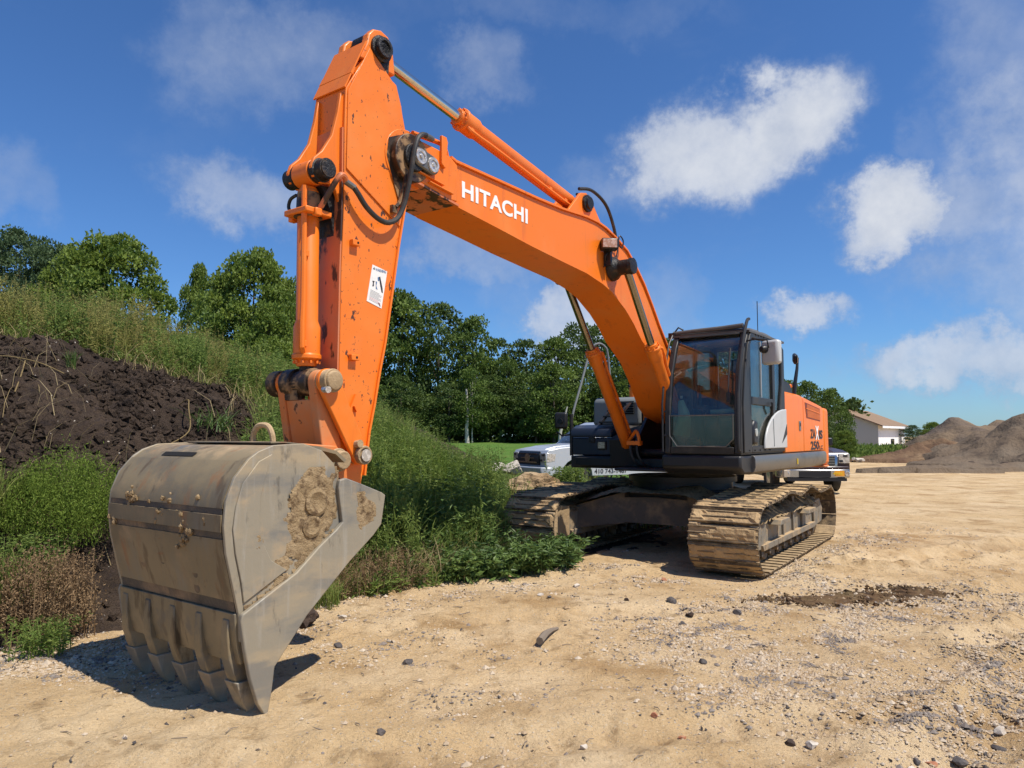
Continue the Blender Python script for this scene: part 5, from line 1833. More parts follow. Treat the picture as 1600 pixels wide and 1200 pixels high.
def stems(P, H, seed, nl, Lr, Wr, lean=.2, droop=.25, stemw=.008, t0=.12, spread=1.0, curve=1.0):
    """upright leafy stems: blade-like stem and nl leaves each"""
    g = np.random.default_rng(seed)
    n = len(P)
    H = np.broadcast_to(H, n)
    a = g.uniform(0, 2 * np.pi, n)
    d = np.stack([np.cos(a), np.sin(a), np.zeros(n)], -1)
    L = np.abs(g.normal(0, lean, n))
    up = np.array([0, 0, 1.0])
    def at(t, idx):
        return P[idx] + up * (H[idx] * t)[:, None] + d[idx] * (H[idx] * L[idx] * t ** 2)[:, None]
    V1 = []
    idx = np.arange(n)
    s_ = np.stack([-np.sin(a), np.cos(a), np.zeros(n)], -1)
    for t, w_ in ((0., 1.), (.5, .8), (1., .3)):
        c = at(np.full(n, t), idx)
        V1 += [c - s_ * stemw * w_ / 2, c + s_ * stemw * w_ / 2]
    V1 = np.stack(V1, 1).reshape(-1, 3)
    b = (idx * 6)[:, None]
    F1 = np.concatenate([b + np.array([[0, 1, 3, 2]]), b + np.array([[2, 3, 5, 4]])], 0)
    k = np.repeat(idx, nl)
    t = t0 + (1 - t0) * g.uniform(0, 1, n * nl) ** .8
    C = at(t, k)
    aa = g.uniform(0, 2 * np.pi, n * nl)
    D = np.stack([np.cos(aa) * spread, np.sin(aa) * spread, g.normal(.35 - droop, .4, n * nl)], -1)
    sz = (1.15 - .55 * t)
    pt = np.repeat(g.beta(2, 2.3, n), nl)
    V2, F2, t2 = leaves(C, D, Lr * sz, Wr * sz, seed + 1, fold=.08, tint=pt)
    return np.concatenate([V1, V2]), np.concatenate([F1, F2 + len(V1)]), np.concatenate([np.full(len(V1), .5), t2])


def join(parts):
    V, F, T, n = [], [], [], 0
    for v, f, t in parts:
        V.append(v); F.append(f + n); T.append(t); n += len(v)
    return np.concatenate(V), np.concatenate(F), np.concatenate(T)


def foliage(name, parts, mat, parent=None, loc=None):
    V, F, T = join(parts) if isinstance(parts, list) else parts
    o = bpy.data.objects.new(name, np_mesh(name, V, F, mat, tint=T))
    return link(o, parent)


def scatter(n, x0, x1, y0, y1, hf, dens, seed):
    g = np.random.default_rng(seed)
    X = g.uniform(x0, x1, n * 4); Y = g.uniform(y0, y1, n * 4)
    k = g.uniform(0, 1, n * 4) < dens(X, Y)
    X, Y = X[k][:n], Y[k][:n]
    return np.stack([X, Y, hf(X, Y) - .02], -1)


def surf(x, y):
    return np.maximum(np.where((y > base_line(x) - .3) & (x < 2.3), hill_h(x, y), -9), yard_h(x, y))


# ------------------------------------------------------------------ trees
def make_crown(seed, h, rad, z0, nclump, nleaf, leaf, shape=1.0, puff=.16):
    g = np.random.default_rng(seed)
    C, D, T = [], [], []
    cen = []
    for i in range(nclump):
        u = g.uniform(-1, 1) * .98; a = g.uniform(0, 2 * np.pi)
        rr = g.uniform(.25, 1.0) ** .45
        prof = (1 - abs(u) ** 2.4) ** .55 * (1 - .25 * max(u, 0) * shape)
        lob = 1 + .20 * math.sin(3 * a + seed + 2 * u) + .16 * math.sin(5 * a + u * 9 + seed)
        c = np.array([math.cos(a) * prof * rad * rr * lob, math.sin(a) * prof * rad * rr * lob, z0 + (h - z0) * (.5 + .46 * u * (.85 + .15 * rr))])
        r = puff * (h - z0) * g.uniform(.35, 1.0) * (1 - .35 * max(u, 0))
        cen.append((c, r))
        k = int(nleaf * (r / (puff * (h - z0))) ** 1.3) + 6
        v = g.normal(size=(k, 3)); v /= np.linalg.norm(v, axis=1, keepdims=True)
        v[:, 2] = np.where(v[:, 2] < -.35, -v[:, 2], v[:, 2])
        q = r * g.uniform(.45, 1.08, (k, 1)) ** .6
        C.append(c + v * q * np.array([1.15, 1.15, .72]))
        D.append(v * .8 + g.normal(size=(k, 3)) * .8 + np.array([0, 0, -.15]))
        T.append(np.full(k, np.clip(g.beta(2, 2) , 0, 1)))
    C = np.concatenate(C); D = np.concatenate(D); T = np.concatenate(T)
    return leaves(C, D, leaf, leaf * .72, seed + 9, fold=.1, tint=T), cen


def make_trunk(seed, h, r, cen, n=9, mat='bark', lean=0.0):
    rr = random.Random(seed)
    m = MB()
    top = h * .86
    P = [(lean * (i / 6) * h * .2 + rr.gauss(0, .02) * h * .1 * (i > 0), rr.gauss(0, .02) * h * .1 * (i > 0), top * i / 6) for i in range(7)]
    m.tube(P, r, 9, radii=[r * (1.25 if i == 0 else 1 - .13 * i) for i in range(7)])
    for c, q in rr.sample(cen, min(n, len(cen))):
        z = max(h * .15, c[2] * rr.uniform(.45, .7))
        f = z / top * 6; i = min(int(f), 5); a = Vector(P[i]).lerp(Vector(P[i + 1]), f - i)
        mid = a.lerp(Vector(c), .5) + Vector((0, 0, -.06 * h * rr.random()))
        m.tube([a, mid, Vector(c)], r * .3, 6, radii=[r * .42, r * .25, r * .08])
    return m.mesh('trunk', mat)


def tree_kind(seed, h, rad, z0, nclump, nleaf, leaf, leafmat, barkmat='bark', r=.2, shape=1.0, puff=.16):
    (V, F, T), cen = make_crown(seed, h, rad, z0, nclump, nleaf, leaf, shape, puff)
    return np_mesh('crown', V, F, leafmat, tint=T), make_trunk(seed, h, r, cen, mat=barkmat)


def plant_tree(kind, x, y, z, s, rz, label, name='tree', group=None, sxy=1.0, cat='tree'):
    t = thing(name, label, cat, (x, y, z), rz, group)
    t.scale = (s * sxy, s * sxy, s)
    c = bpy.data.objects.new('crown', kind[0]); link(c, t)
    k = bpy.data.objects.new('trunk', kind[1]); link(k, t)
    return t


KF = [tree_kind(101, 12, 4.3, .6, 120, 120, .34, 'leaf_dark', puff=.13), tree_kind(102, 12, 3.8, .4, 110, 120, .36, 'leaf', puff=.14),
      tree_kind(103, 12, 4.8, .5, 130, 120, .34, 'leaf_dark', puff=.12), tree_kind(104, 12, 3.4, .8, 90, 130, .32, 'leaf', puff=.15, shape=1.6)]
KP = tree_kind(105, 12, 3.2, 1.6, 80, 130, .33, 'leaf_pale', 'birch', r=.14, puff=.15, shape=1.4)
# near trees on the bank: finer leaves
KN = [tree_kind(111, 6, 2.3, .1, 230, 170, .15, 'leaf_bright', r=.11, puff=.125), tree_kind(112, 6, 1.9, .2, 170, 170, .15, 'leaf_bright', r=.09, shape=1.5, puff=.13),
      tree_kind(113, 6, 2.5, .1, 230, 230, .115, 'leaf_locust', r=.10, puff=.125)]

rt = random.Random(77)
def zat(py, Y): return 1.597 + (681 - py) / 1132 * Y
def hgt_tree(kind, px, top, Y, wpx, label, gz, name='tree', group=None, base_h=12, base_w=8.6):
    """a tree of real height at distance Y"""
    X = (px - 800) / 1132 * Y
    H = zat(top, Y) - gz
    s = H / base_h
    w = wpx / 1132 * Y / (base_w * s)
    return plant_tree(kind, X, Y, gz, s, rt.uniform(0, 6.28), label, name, group, sxy=w)


ORDW = 'first second third fourth fifth sixth seventh eighth ninth tenth eleventh twelfth thirteenth fourteenth fifteenth sixteenth seventeenth eighteenth'.split()
# treeline across the lawn, seen as single crowns
front = [(462, 470, 64, 90), (505, 455, 66, 95), (548, 448, 65, 95), (590, 447, 66, 90), (628, 452, 64, 100), (684, 462, 66, 110), (738, 492, 65, 95), (778, 520, 66, 80), (822, 530, 67, 80), (868, 520, 66, 85), (912, 506, 67, 90),
         (958, 515, 66, 80), (1003, 508, 67, 90), (1045, 520, 66, 85), (1088, 530, 68, 90), (1135, 540, 68, 90), (1180, 560, 69, 90), (1225, 585, 69, 80)]
for i, (px, top, Y, w) in enumerate(front):
    hgt_tree(KF[(i * 3 + i // 4) % 4], px, top + rt.uniform(-6, 8), Y + rt.uniform(-1.5, 3), w * 1.18, ORDW[i] + ' tall tree of the treeline, counted rightwards from the upper arm', 1.0, 'treeline_tree', 'trees of the treeline behind the lawn')
for i in range(16):                                    # lower trees filling the foot of the treeline
    px = 600 + i * 34 + rt.uniform(-8, 8)
    hgt_tree(KF[(i * 5 + 1) % 4], px, 590 + rt.uniform(-35, 25), 61 + rt.uniform(-1.5, 2), 70 + rt.uniform(0, 26), ORDW[i] + ' low tree at the shaded foot of the treeline, counted rightwards from the arm', 1.0, 'treeline_tree', 'lower trees at the foot of the treeline')
hgt_tree(KP, 738, 570, 59.5, 74, 'slim pale-green tree with a white trunk at the edge of the lawn', 1.0, 'birch_tree')
m = MB()
m.tube([(-3.62, 58.9, .9), (-3.68, 58.9, 2.2), (-3.6, 58.9, 3.4), (-3.72, 58.9, 5.4)], .15, 8, radii=[.19, .15, .13, .08])
tag(m.build('bare_trunk', 'birch'), 'straight white bare trunk rising in front of the dark treeline', 'tree trunk')
m = MB()
m.tube([(3.75, 57, .9), (3.8, 57, 1.9), (4.1, 57, 2.9), (4.35, 57, 3.9)], .13, 8, radii=[.16, .13, .10, .05])
tag(m.build('bare_trunk', 'birch'), 'leaning grey bare trunk behind the hood of the silver pickup', 'tree trunk')
# a dense belt of shrubs under the trees
g0 = np.random.default_rng(5)
n = 26000
bx = g0.uniform(-26, 30, n); by = 62.5 + g0.normal(0, .8, n); bz = 1.0 + 3.8 * g0.beta(1.2, 1.3, n)
foliage('undergrowth', leaves(np.stack([bx, by, bz], -1), g0.normal(size=(n, 3)), .42, .30, 3), 'leaf_dark')['kind'] = 'stuff'

# trees and shrubs on the bank at the left
nearl = [(KN[2], 20, 348, 27, 150, 'tall blue-green tree at the left edge of the picture', 2.5),
         (KN[2], 78, 372, 26, 120, 'dark feathery tree between the left edge and the round oak', 2.4),
         (KN[0], 168, 358, 23, 150, 'round dark green oak above the weeds on the left bank', 2.3),
         (KN[0], 118, 380, 24, 110, 'smaller oak leaning against the round oak on the left bank', 2.3),
         (KN[1], 303, 404, 21, 66, 'slender small tree left of the yellow-green maple', 2.0),
         (KN[0], 392, 384, 17, 132, 'bright yellow-green maple on the bank left of the arm', 1.7),
         (KN[1], 345, 418, 18, 90, 'leafy sapling touching the left side of the maple', 1.8),
         (KN[0], 445, 432, 17.5, 96, 'bushy young tree between the maple and the bucket cylinder', 1.5),
         (KN[1], 415, 470, 15.5, 110, 'broad shrub in front of the maple on the bank', 1.3),
         (KN[0], 500, 460, 20, 120, 'dense shrub behind the excavator arm', 1.0)]
for (k, px, top, Y, w, lab, gz) in nearl:
    hgt_tree(k, px, top, Y, w * 1.1, lab, gz, 'bank_tree', None, 6, 4.6)
# right side, around the barn
for (k, px, top, Y, w, lab, gz, bh, bw) in [
        (KF[1], 1296, 604, 47, 56, 'tree with a pointed top between the excavator and the barn', .2, 12, 8.6), (KF[3], 1318, 634, 50, 34, 'rounded tree overhanging the grey gable of the barn', .2, 12, 8.6),
        (KF[0], 1278, 628, 44, 46, 'dark tree directly behind the engine cover', .2, 12, 8.6), (KF[1], 1262, 592, 52, 50, 'tree top showing beside the rear mirror stalk', .2, 12, 8.6),
        (KN[2], 1425, 663, 62, 26, 'thin blue-green tree to the right of the barn', .6, 6, 4.6), (KN[0], 1456, 659, 54, 30, 'bright little tree behind the left earth pile', .6, 6, 4.6),
        (KN[1], 1385, 668, 70, 36, 'small tree behind the end of the barn', .6, 6, 4.6), (KN[0], 1318, 672, 44, 30, 'leafy bush at the foot of the barn gable', .3, 6, 4.6)]:
    hgt_tree(k, px, top, Y, w * 1.1, lab, gz, 'background_tree', None, bh, bw)

# ------------------------------------------------------------------ barn
bn = thing('barn', 'white barn with a grey gable and rusty brown roof behind the yard', 'barn', (27.9, 58, 0), R(0))
a = Vector((29.0, 57.5)); dl = Vector((.66, .75)).normalized(); dg_ = Vector((-.80, .60)).normalized()
L_, Wb, He, Hr = 8.2, 6.0, 2.45, 3.75
def bp(u, v, z):
    p = a + dl * u + dg_ * v
    return (p.x - 27.9, p.y - 58, z)
m = MB(); m.add([bp(0, 0, .2), bp(L_, 0, .2), bp(L_, 0, He), bp(0, 0, He), bp(0, -.0, .2), bp(0, .12, .2), bp(L_, .12, .2), bp(L_, .12, He), bp(0, .12, He)], [(0, 1, 2, 3), (5, 8, 7, 6), (3, 2, 7, 8)])
wl_ = m.build('long_wall', 'barn_white', bn, smooth=False)
m = MB(); m.add([bp(-.01, 0, .2), bp(-.01, Wb, .2), bp(-.01, Wb, He), bp(-.01, Wb / 2, Hr - .06), bp(-.01, 0, He), bp(.15, 0, .2), bp(.15, Wb, .2), bp(.15, Wb, He), bp(.15, Wb / 2, Hr - .06), bp(.15, 0, He)],
                [(0, 1, 2, 3, 4), (9, 8, 7, 6, 5)])
m.build('gable_wall', 'barn_gable', bn, smooth=False)
m = MB()
for v0, z0, v1, z1 in ((-.4, He - .12, Wb / 2, Hr), (Wb + .4, He - .12, Wb / 2, Hr)):
    m.add([bp(-.35, v0, z0), bp(L_ + .3, v0, z0), bp(L_ + .3, v1, z1), bp(-.35, v1, z1), bp(-.35, v0, z0 + .1), bp(L_ + .3, v0, z0 + .1), bp(L_ + .3, v1, z1 + .1), bp(-.35, v1, z1 + .1)],
          [(0, 1, 2, 3), (4, 7, 6, 5), (0, 4, 5, 1), (1, 5, 6, 2), (3, 2, 6, 7), (0, 3, 7, 4)])
m.build('roof', 'barn_roof', bn, smooth=False)
m = MB(); m.add([bp(-.3, -.42, He - .24), bp(L_ + .3, -.42, He - .24), bp(L_ + .3, -.42, He - .06), bp(-.3, -.42, He - .06), bp(-.3, -.36, He - .24), bp(L_ + .3, -.36, He - .24)], [(0, 1, 2, 3), (0, 4, 5, 1)])
m.build('fascia', 'barn_white', bn, smooth=False)
m = MB(); m.add([bp(3.6, -.03, .5), bp(4.6, -.03, .5), bp(4.6, -.03, 1.35), bp(3.6, -.03, 1.35), bp(3.6, .02, .5), bp(4.6, .02, .5), bp(4.6, .02, 1.35), bp(3.6, .02, 1.35)], [(0, 1, 2, 3), (3, 2, 6, 7), (0, 3, 7, 4), (1, 5, 6, 2)])
wd = m.build('window', 'dark', bn, smooth=False)
m = MB(); m.add([bp(3.7, -.05, .6), bp(4.5, -.05, .6), bp(4.5, -.05, 1.25), bp(3.7, -.05, 1.25)], [(0, 1, 2, 3)])
m.build('pane', 'car_glass', wd, smooth=False)

# ------------------------------------------------------------------ earth piles on the right
def pile(name, label, peaks, x0, x1, y0, y1, mat, step, seed):
    xs_ = np.arange(x0, x1, step); ys2 = np.arange(y0, y1, step)
    def hf(x, y):
        h = -.3 + 0 * x
        for (px, py, hh, rx, ry) in peaks:
            r = np.hypot((x - px) / rx, (y - py) / ry) + .13 * fbm(x, y, .6, 3, seed + 7)
            h = np.maximum(h, hh * (1 - r) - .25 * (r > 1)) if True else h
        n_ = fbm(x, y, .35, 4, seed) * .55 + fbm(x, y, 1.2, 4, seed + 3) * .28
        return np.where(h > -.24, h + n_ * sst(h, -.2, .8) + .15, -.3) + yard_h(x, y) * .9
    o = grid_obj(name, xs_, ys2, hf, mat)
    return tag(o, kind='structure')


pile('earth_pile', '', [(28.3, 46, 2.15, 4.6, 6), (31.2, 47, 2.2, 5, 6), (33, 47.5, 2.4, 7, 6), (26.2, 45.5, .9, 3.2, 5)], 22, 42, 38, 56, 'pile', .25, 71)
pile('reddish_earth_pile', '', [(26.0, 43.9, 1.05, 3.0, 3.0), (24.0, 43.2, .7, 2.6, 2.4), (22.3, 43.0, .35, 2.6, 2.0)], 18, 29, 39, 48, 'pile_red', .2, 75)
pile('grey_earth_pile', '', [(27.8, 38, 3.3, 5.0, 7), (30.7, 39, 4.2, 6.4, 8), (24.5, 37.5, .7, 4.0, 3)], 18, 42, 28, 47, 'pile_grey', .25, 81)
pile('low_mud_ridge', '', [(21.5, 33.5, .22, 4, .8), (24, 34.0, .36, 5, 1.0), (18, 31.5, .12, 3, .5)], 11, 32, 28.5, 37, 'pile_grey', .14, 91)
g1 = np.random.default_rng(31)
for (x, y, r, lab) in ((22.2, 35.2, .24, 'left of two dark round clods in front of the grey earth pile'), (23.3, 34.4, .24, 'right of two dark round clods in front of the grey earth pile')):
    m = MB()
    m._lathe(Vector((x, y, -.05)), Vector((0, 0, 1)), [(0, r * .9), (.15, r * 1.2), (.32, r), (.42, r * .4)], 10)
    tag(m.build('clod', 'clod', smooth=False), lab, 'clod')
m = MB()
m.tube([(19.6, 27.5, .03), (22.5, 28.6, .10), (26.5, 30.0, .06)], .12, 7, radii=[.04, .16, .10])
tag(m.build('timber_log', 'stone_dark'), 'long dark strip of timber lying on the sand at the right edge', 'timber')

# weedy bank in front of the barn
g2 = np.random.default_rng(32)
n = 26000
X = g2.uniform(17, 28.5, n); t = g2.beta(1.3, 1.3, n)
Y = 42.3 + (X - 17) * .25 + t * 5
Z = .0 + .85 * np.sin(np.pi * np.clip(t * .9 + .05, 0, 1)) * sst(X, 15.5, 20) * g2.uniform(.25, 1, n) + .05
foliage('weed_bank', leaves(np.stack([X, Y, Z], -1), g2.normal(size=(n, 3)) + np.array([0, 0, .8]), .30, .11, 4), 'weed')['kind'] = 'stuff'
m = MB()
rr = random.Random(9)
for k in range(46):
    x = 17.2 + rr.random() * 8.3; y = 41.4 + (x - 17) * .22 + rr.gauss(0, .3)
    m.box((x, y, .10 + rr.random() * .12), (rr.uniform(.15, .7), rr.uniform(.1, .4), rr.uniform(.06, .25)), Euler((rr.uniform(-.5, .5), rr.uniform(-.4, .4), rr.uniform(0, 3))).to_matrix())
tag(m.build('rubble', 'stone_pale', smooth=False), kind='stuff')

# ------------------------------------------------------------------ pickups
def pickup(name, label, x, y, z, heading, paint, style):
    t = thing(name, label, 'pickup truck', (x, y, z), heading)
    W = .985
    arch = lambda cx: [(cx + .50 * math.cos(a_), .40 + .50 * math.sin(a_)) for a_ in [math.pi * (1 - k / 10) for k in range(11)]]
    prof = [(-5.88, .60), (-5.15, .50)] + arch(-4.62) + [(-4.1, .42), (-1.52, .42)] + arch(-1.0) + [(-.46, .50), (-.10, .50), (-.04, .62), (-.02, 1.02), (-.10, 1.13), (-.5, 1.20), (-1.40, 1.27), (-1.5, 1.30), (-4.0, 1.34), (-5.86, 1.34), (-5.9, 1.1)]
    m = MB(); m.prism(prof, -W, W)
    body = m.build('body', paint, t, bevel=.05)
    m = MB()                                           # hood centre raised
    m.prism([(-.16, 1.12), (-.5, 1.19), (-1.38, 1.26), (-1.38, 1.31), (-.55, 1.245), (-.22, 1.17)], -.62, .62)
    m.build('hood', paint, t, bevel=.02)
    m = MB()
    cab_p = [(-1.38, 1.27), (-2.10, 1.84), (-2.35, 1.93), (-3.60, 1.94), (-3.85, 1.86), (-4.05, 1.32)]
    n_ = len(cab_p)
    vs = [(px, -(W - .04 - (pz - 1.27) * .27), pz) for px, pz in cab_p] + [(px, (W - .04 - (pz - 1.27) * .27), pz) for px, pz in cab_p]
    m.add(vs, [tuple(range(n_)), tuple(range(2 * n_ - 1, n_ - 1, -1))] + [(i, i + n_, (i + 1) % n_ + n_, (i + 1) % n_) for i in range(n_)])
    m.build('cabin', paint, t, bevel=.03)
    m = MB()
    m.add([(-1.45, -.84, 1.35), (-1.45, .84, 1.35), (-2.05, .74, 1.825), (-2.05, -.74, 1.825)], [(0, 1, 2, 3)])
    o = m.build('windscreen', 'car_glass', t); o.location = (.02, 0, .022)
    for s2 in (1, -1):
        for q in (((-1.75, 1.36), (-2.15, 1.80), (-2.75, 1.84), (-2.75, 1.36)), ((-2.85, 1.36), (-2.85, 1.84), (-3.55, 1.84), (-3.85, 1.40))):
            m = MB(); m.add([(px, s2 * (W - .03 - (pz - 1.27) * .27), pz) for px, pz in q], [(0, 1, 2, 3)])
            m.build('side_window', 'car_glass', t)
        m = MB(); m.box((-1.80, s2 * 1.12, 1.42), (.10, .20, .24))
        m.build('wing_mirror', 'car_black' if style == 'dark' else paint, t, bevel=.03)
        for cx in (-1.0, -4.62):
            m = MB()
            m._lathe(Vector((cx, s2 * .74, .39)), Vector((0, s2, 0)), [(0, .25), (.01, .38), (.05, .40), (.20, .40), (.24, .38), (.245, .26), (.2, .25)], 28)
            wh = m.build('wheel', 'rubber', t)
            m = MB()
            m._lathe(Vector((cx, s2 * .93, .39)), Vector((0, s2, 0)), [(0, .255), (.03, .24), (.02, .20), (.045, .10), (.05, .02)], 20)
            m.build('rim', 'rim', wh)
        m = MB()                                       # headlight wraps the corner
        hz0, hz1 = (.80, 1.06) if style == 'silver' else (.84, 1.10)
        m.prism([(-.045, hz0), (-.30, hz0 + .04), (-.34, hz1 - .02), (-.06, hz1)], s2 * .66, s2 * (W + .006)) if s2 > 0 else m.prism([(-.045, hz0), (-.30, hz0 + .04), (-.34, hz1 - .02), (-.06, hz1)], -(W + .006), -.66)
        m.box((-.03, s2 * .83, (hz0 + hz1) / 2), (.03, .30, hz1 - hz0))
        hl = m.build('headlight', 'lens', t, bevel=.01)
        m = MB()
        m.box((-.012, s2 * .74, hz0 + .06), (.012, .10, .06)); m.box((-.012, s2 * .86, hz1 - .06), (.012, .12, .05))
        m.build('lamp_insert', 'car_black', hl)
    m = MB()
    m.prism([(-.03, .72), (.01, .74), (.015, 1.00), (-.05, 1.11), (-.10, 1.0), (-.10, .72)], -.64, .64)
    gr_ = m.build('grille', 'car_black' if style == 'silver' else 'car_chrome', t, bevel=.015)
    if style == 'silver':
        for zz_ in (.80, 1.03):
            m = MB(); m.box((.022, 0, zz_), (.02, 1.1, .035)); m.build('grille_bar', 'car_chrome' if zz_ < .9 else 'car_maroon', gr_)
        m = MB(); m._lathe(Vector((.015, 0, .915)), Vector((1, 0, 0)), [(0, .12), (.02, .12), (.025, .09)], 20)
        bd = m.build('badge', 'car_chrome', gr_); bd.scale = (1, 1.3, 1); bd.location = (0, 0, 0)
        m = MB(); m.box((.02, .25, .915), (.02, .30, .02)); m.box((.02, -.25, .915), (.02, .30, .02)); m.build('grille_bar', 'car_chrome', gr_)
    else:
        m = MB(); m.box((.012, 0, .90), (.03, 1.12, .28)); m.build('grille_opening', 'car_black', gr_)
        for k in range(6):
            m = MB(); m.box((.032, 0, .79 + k * .046), (.02, 1.10, .014)); m.build('grille_bar', 'car_chrome', gr_)
    m = MB()                                           # bumper
    m.prism_z([(-.10, -1.0), (.10, -.92), (.16, -.5), (.17, 0), (.16, .5), (.10, .92), (-.10, 1.0), (-.25, 1.0), (-.25, -1.0)], .44, .68)
    bu = m.build('bumper', 'car_silver' if style == 'silver' else 'car_chrome', t, bevel=.03)
    if style == 'dark':
        m = MB(); m.prism_z([(-.12, -.99), (.09, -.90), (.15, -.5), (.155, 0), (.15, .5), (.09, .90), (-.12, .99)], .685, .76)
        m.build('bumper_top', 'car_maroon', t, bevel=.02)
        m = MB(); m.box((.172, -.05, .55), (.02, .86, .16)); m.build('air_opening', 'car_black', bu)
        m = MB(); m.box((.135, .58, .565), (.06, .34, .15), Matrix.Rotation(-.05, 3, 'Z')); pt_ = m.build('number_plate', 'plate', bu)
        m = MB()
        for k in range(5): m.box((.169, .47 + k * .05, .565), (.006, .03, .06 if k % 2 else .05))
        m.build('plate_print', 'yellow', pt_)
        m = MB(); m.box((.095, -.76, .56), (.10, .30, .20), Matrix.Rotation(.28, 3, 'Z')); m.build('bumper_corner', 'car_tan', bu, bevel=.01)
        for s2 in (-.80, .84):
            m = MB(); m._lathe(Vector((.09, s2, .56)), Vector((1, 0, 0)), [(0, .07), (.06, .07), (.065, .05), (.05, .045)], 16)
            m.build('fog_lamp', 'lens', bu)
        m = MB(); m.box((.05, .0, .40), (.30, 1.6, .08)); m.build('air_dam', 'car_black', t)
        m = MB(); m.box((-2.0, .42, 1.99), (.16, .5, .09)); rb = m.build('roof_lamp', 'car_black', t)
        m = MB(); m.box((-2.0, .42, 1.955), (.17, .46, .03)); m.build('lamp_glass', 'amber', rb)
    else:
        text_on('lettering', '410 743-1487', 'ink', body, -1.56, -2.66, .475, .605, W + .004, bold=.02)
        for xx in (-1.62, -2.80, -3.90):
            m = MB(); m.box((xx, W + .001, .90), (.012, .006, .70)); m.build('door_seam', 'car_black', body)
        m = MB(); m.box((-2.6, W + .002, .93), (.20, .03, .035)); m.build('door_handle', 'car_chrome', body)
        # load heaped in the bed
    return t


pickup('pickup_truck', 'silver pickup truck parked behind the boulders, with a phone number on its side', .46, 20.5, .07, math.atan2(-.44, -.898), 'car_silver', 'silver')
pickup('pickup_truck', 'dark maroon pickup truck with a chrome bumper parked behind the counterweight', 8.38, 20.2, 0, math.atan2(-1, -.04), 'car_maroon', 'dark')
m = MB()                                               # heap of brush behind the silver truck
g3 = np.random.default_rng(8)
n = 5000
hx = g3.uniform(1.8, 5.2, n); hy = 24.5 + g3.normal(0, .5, n)
hz_ = np.interp(hx, [1.8, 3.1, 5.2], [.3, 1.7, 2.2]) * g3.beta(2, 1, n)
foliage('brush_heap', leaves(np.stack([hx, hy, hz_], -1), g3.normal(size=(n, 3)), .24, .08, 6), 'dry')['kind'] = 'stuff'


# ------------------------------------------------------------------ stones
def rock_mesh(name, mat, seed, sub=2, rough=.25, scale=(1, 1, .7)):
    bm = bmesh.new()
    bmesh.ops.create_icosphere(bm, subdivisions=sub, radius=1)
    rr = random.Random(seed)
    pl_ = [(Vector((rr.gauss(0, 1), rr.gauss(0, 1), rr.gauss(0, 1))).normalized(), rr.uniform(.42, .85)) for _ in range(12)]
    for v in bm.verts:
        for nrm, dd in pl_:
            q = v.co.dot(nrm)
            if q > dd: v.co -= nrm * (q - dd) * .9
        v.co += v.co.normalized() * rr.gauss(0, rough * .12)
        v.co = Vector((v.co.x * scale[0], v.co.y * scale[1], v.co.z * scale[2]))
    me = bpy.data.meshes.new(name); bm.to_mesh(me); bm.free()
    me.materials.append(M[mat])
    return me


def rock(name, label, cat, x, y, z, r, mat, seed, rz=0.0, sub=2, scale=(1, 1, .7), rough=.25):
    o = bpy.data.objects.new(name, rock_mesh(name, mat, seed, sub, rough, scale))
    link(o)
    o.location = (x, y, z); o.scale = (r, r, r); o.rotation_euler = (rr_.uniform(-.2, .2), rr_.uniform(-.2, .2), rz)
    return tag(o, label, cat)


rr_ = random.Random(3)
rock('boulder', 'largest tan boulder in front of the silver pickup', 'boulder', .46, 13.2, .52, .62, 'boulder', 1, .3, 4, (1.0, .8, .70), .35)
rock('boulder', 'flat tan boulder leaning on the right side of the largest one', 'boulder', .98, 13.0, .42, .46, 'boulder', 2, 1.2, 4, (1, .8, .7), .35)
rock('boulder', 'small tan boulder at the left foot of the largest one', 'boulder', -.10, 13.1, .38, .36, 'boulder', 5, 2.2, 4, (1, .8, .8), .3)
rock('boulder', 'pale block at the left end of the row on the lawn edge', 'boulder', -.95, 18.6, .60, .40, 'stone_pale', 3, .2, 3, (1.2, .7, .6))
rock('boulder', 'pale block in the middle of the row on the lawn edge', 'boulder', -.42, 18.4, .74, .36, 'stone_pale', 4, .9, 3, (1.2, .7, .6))
rock('boulder', 'pale block just left of the silver pickup grille', 'boulder', .02, 18.5, .78, .32, 'stone_pale', 6, .4, 3, (1.1, .7, .7))
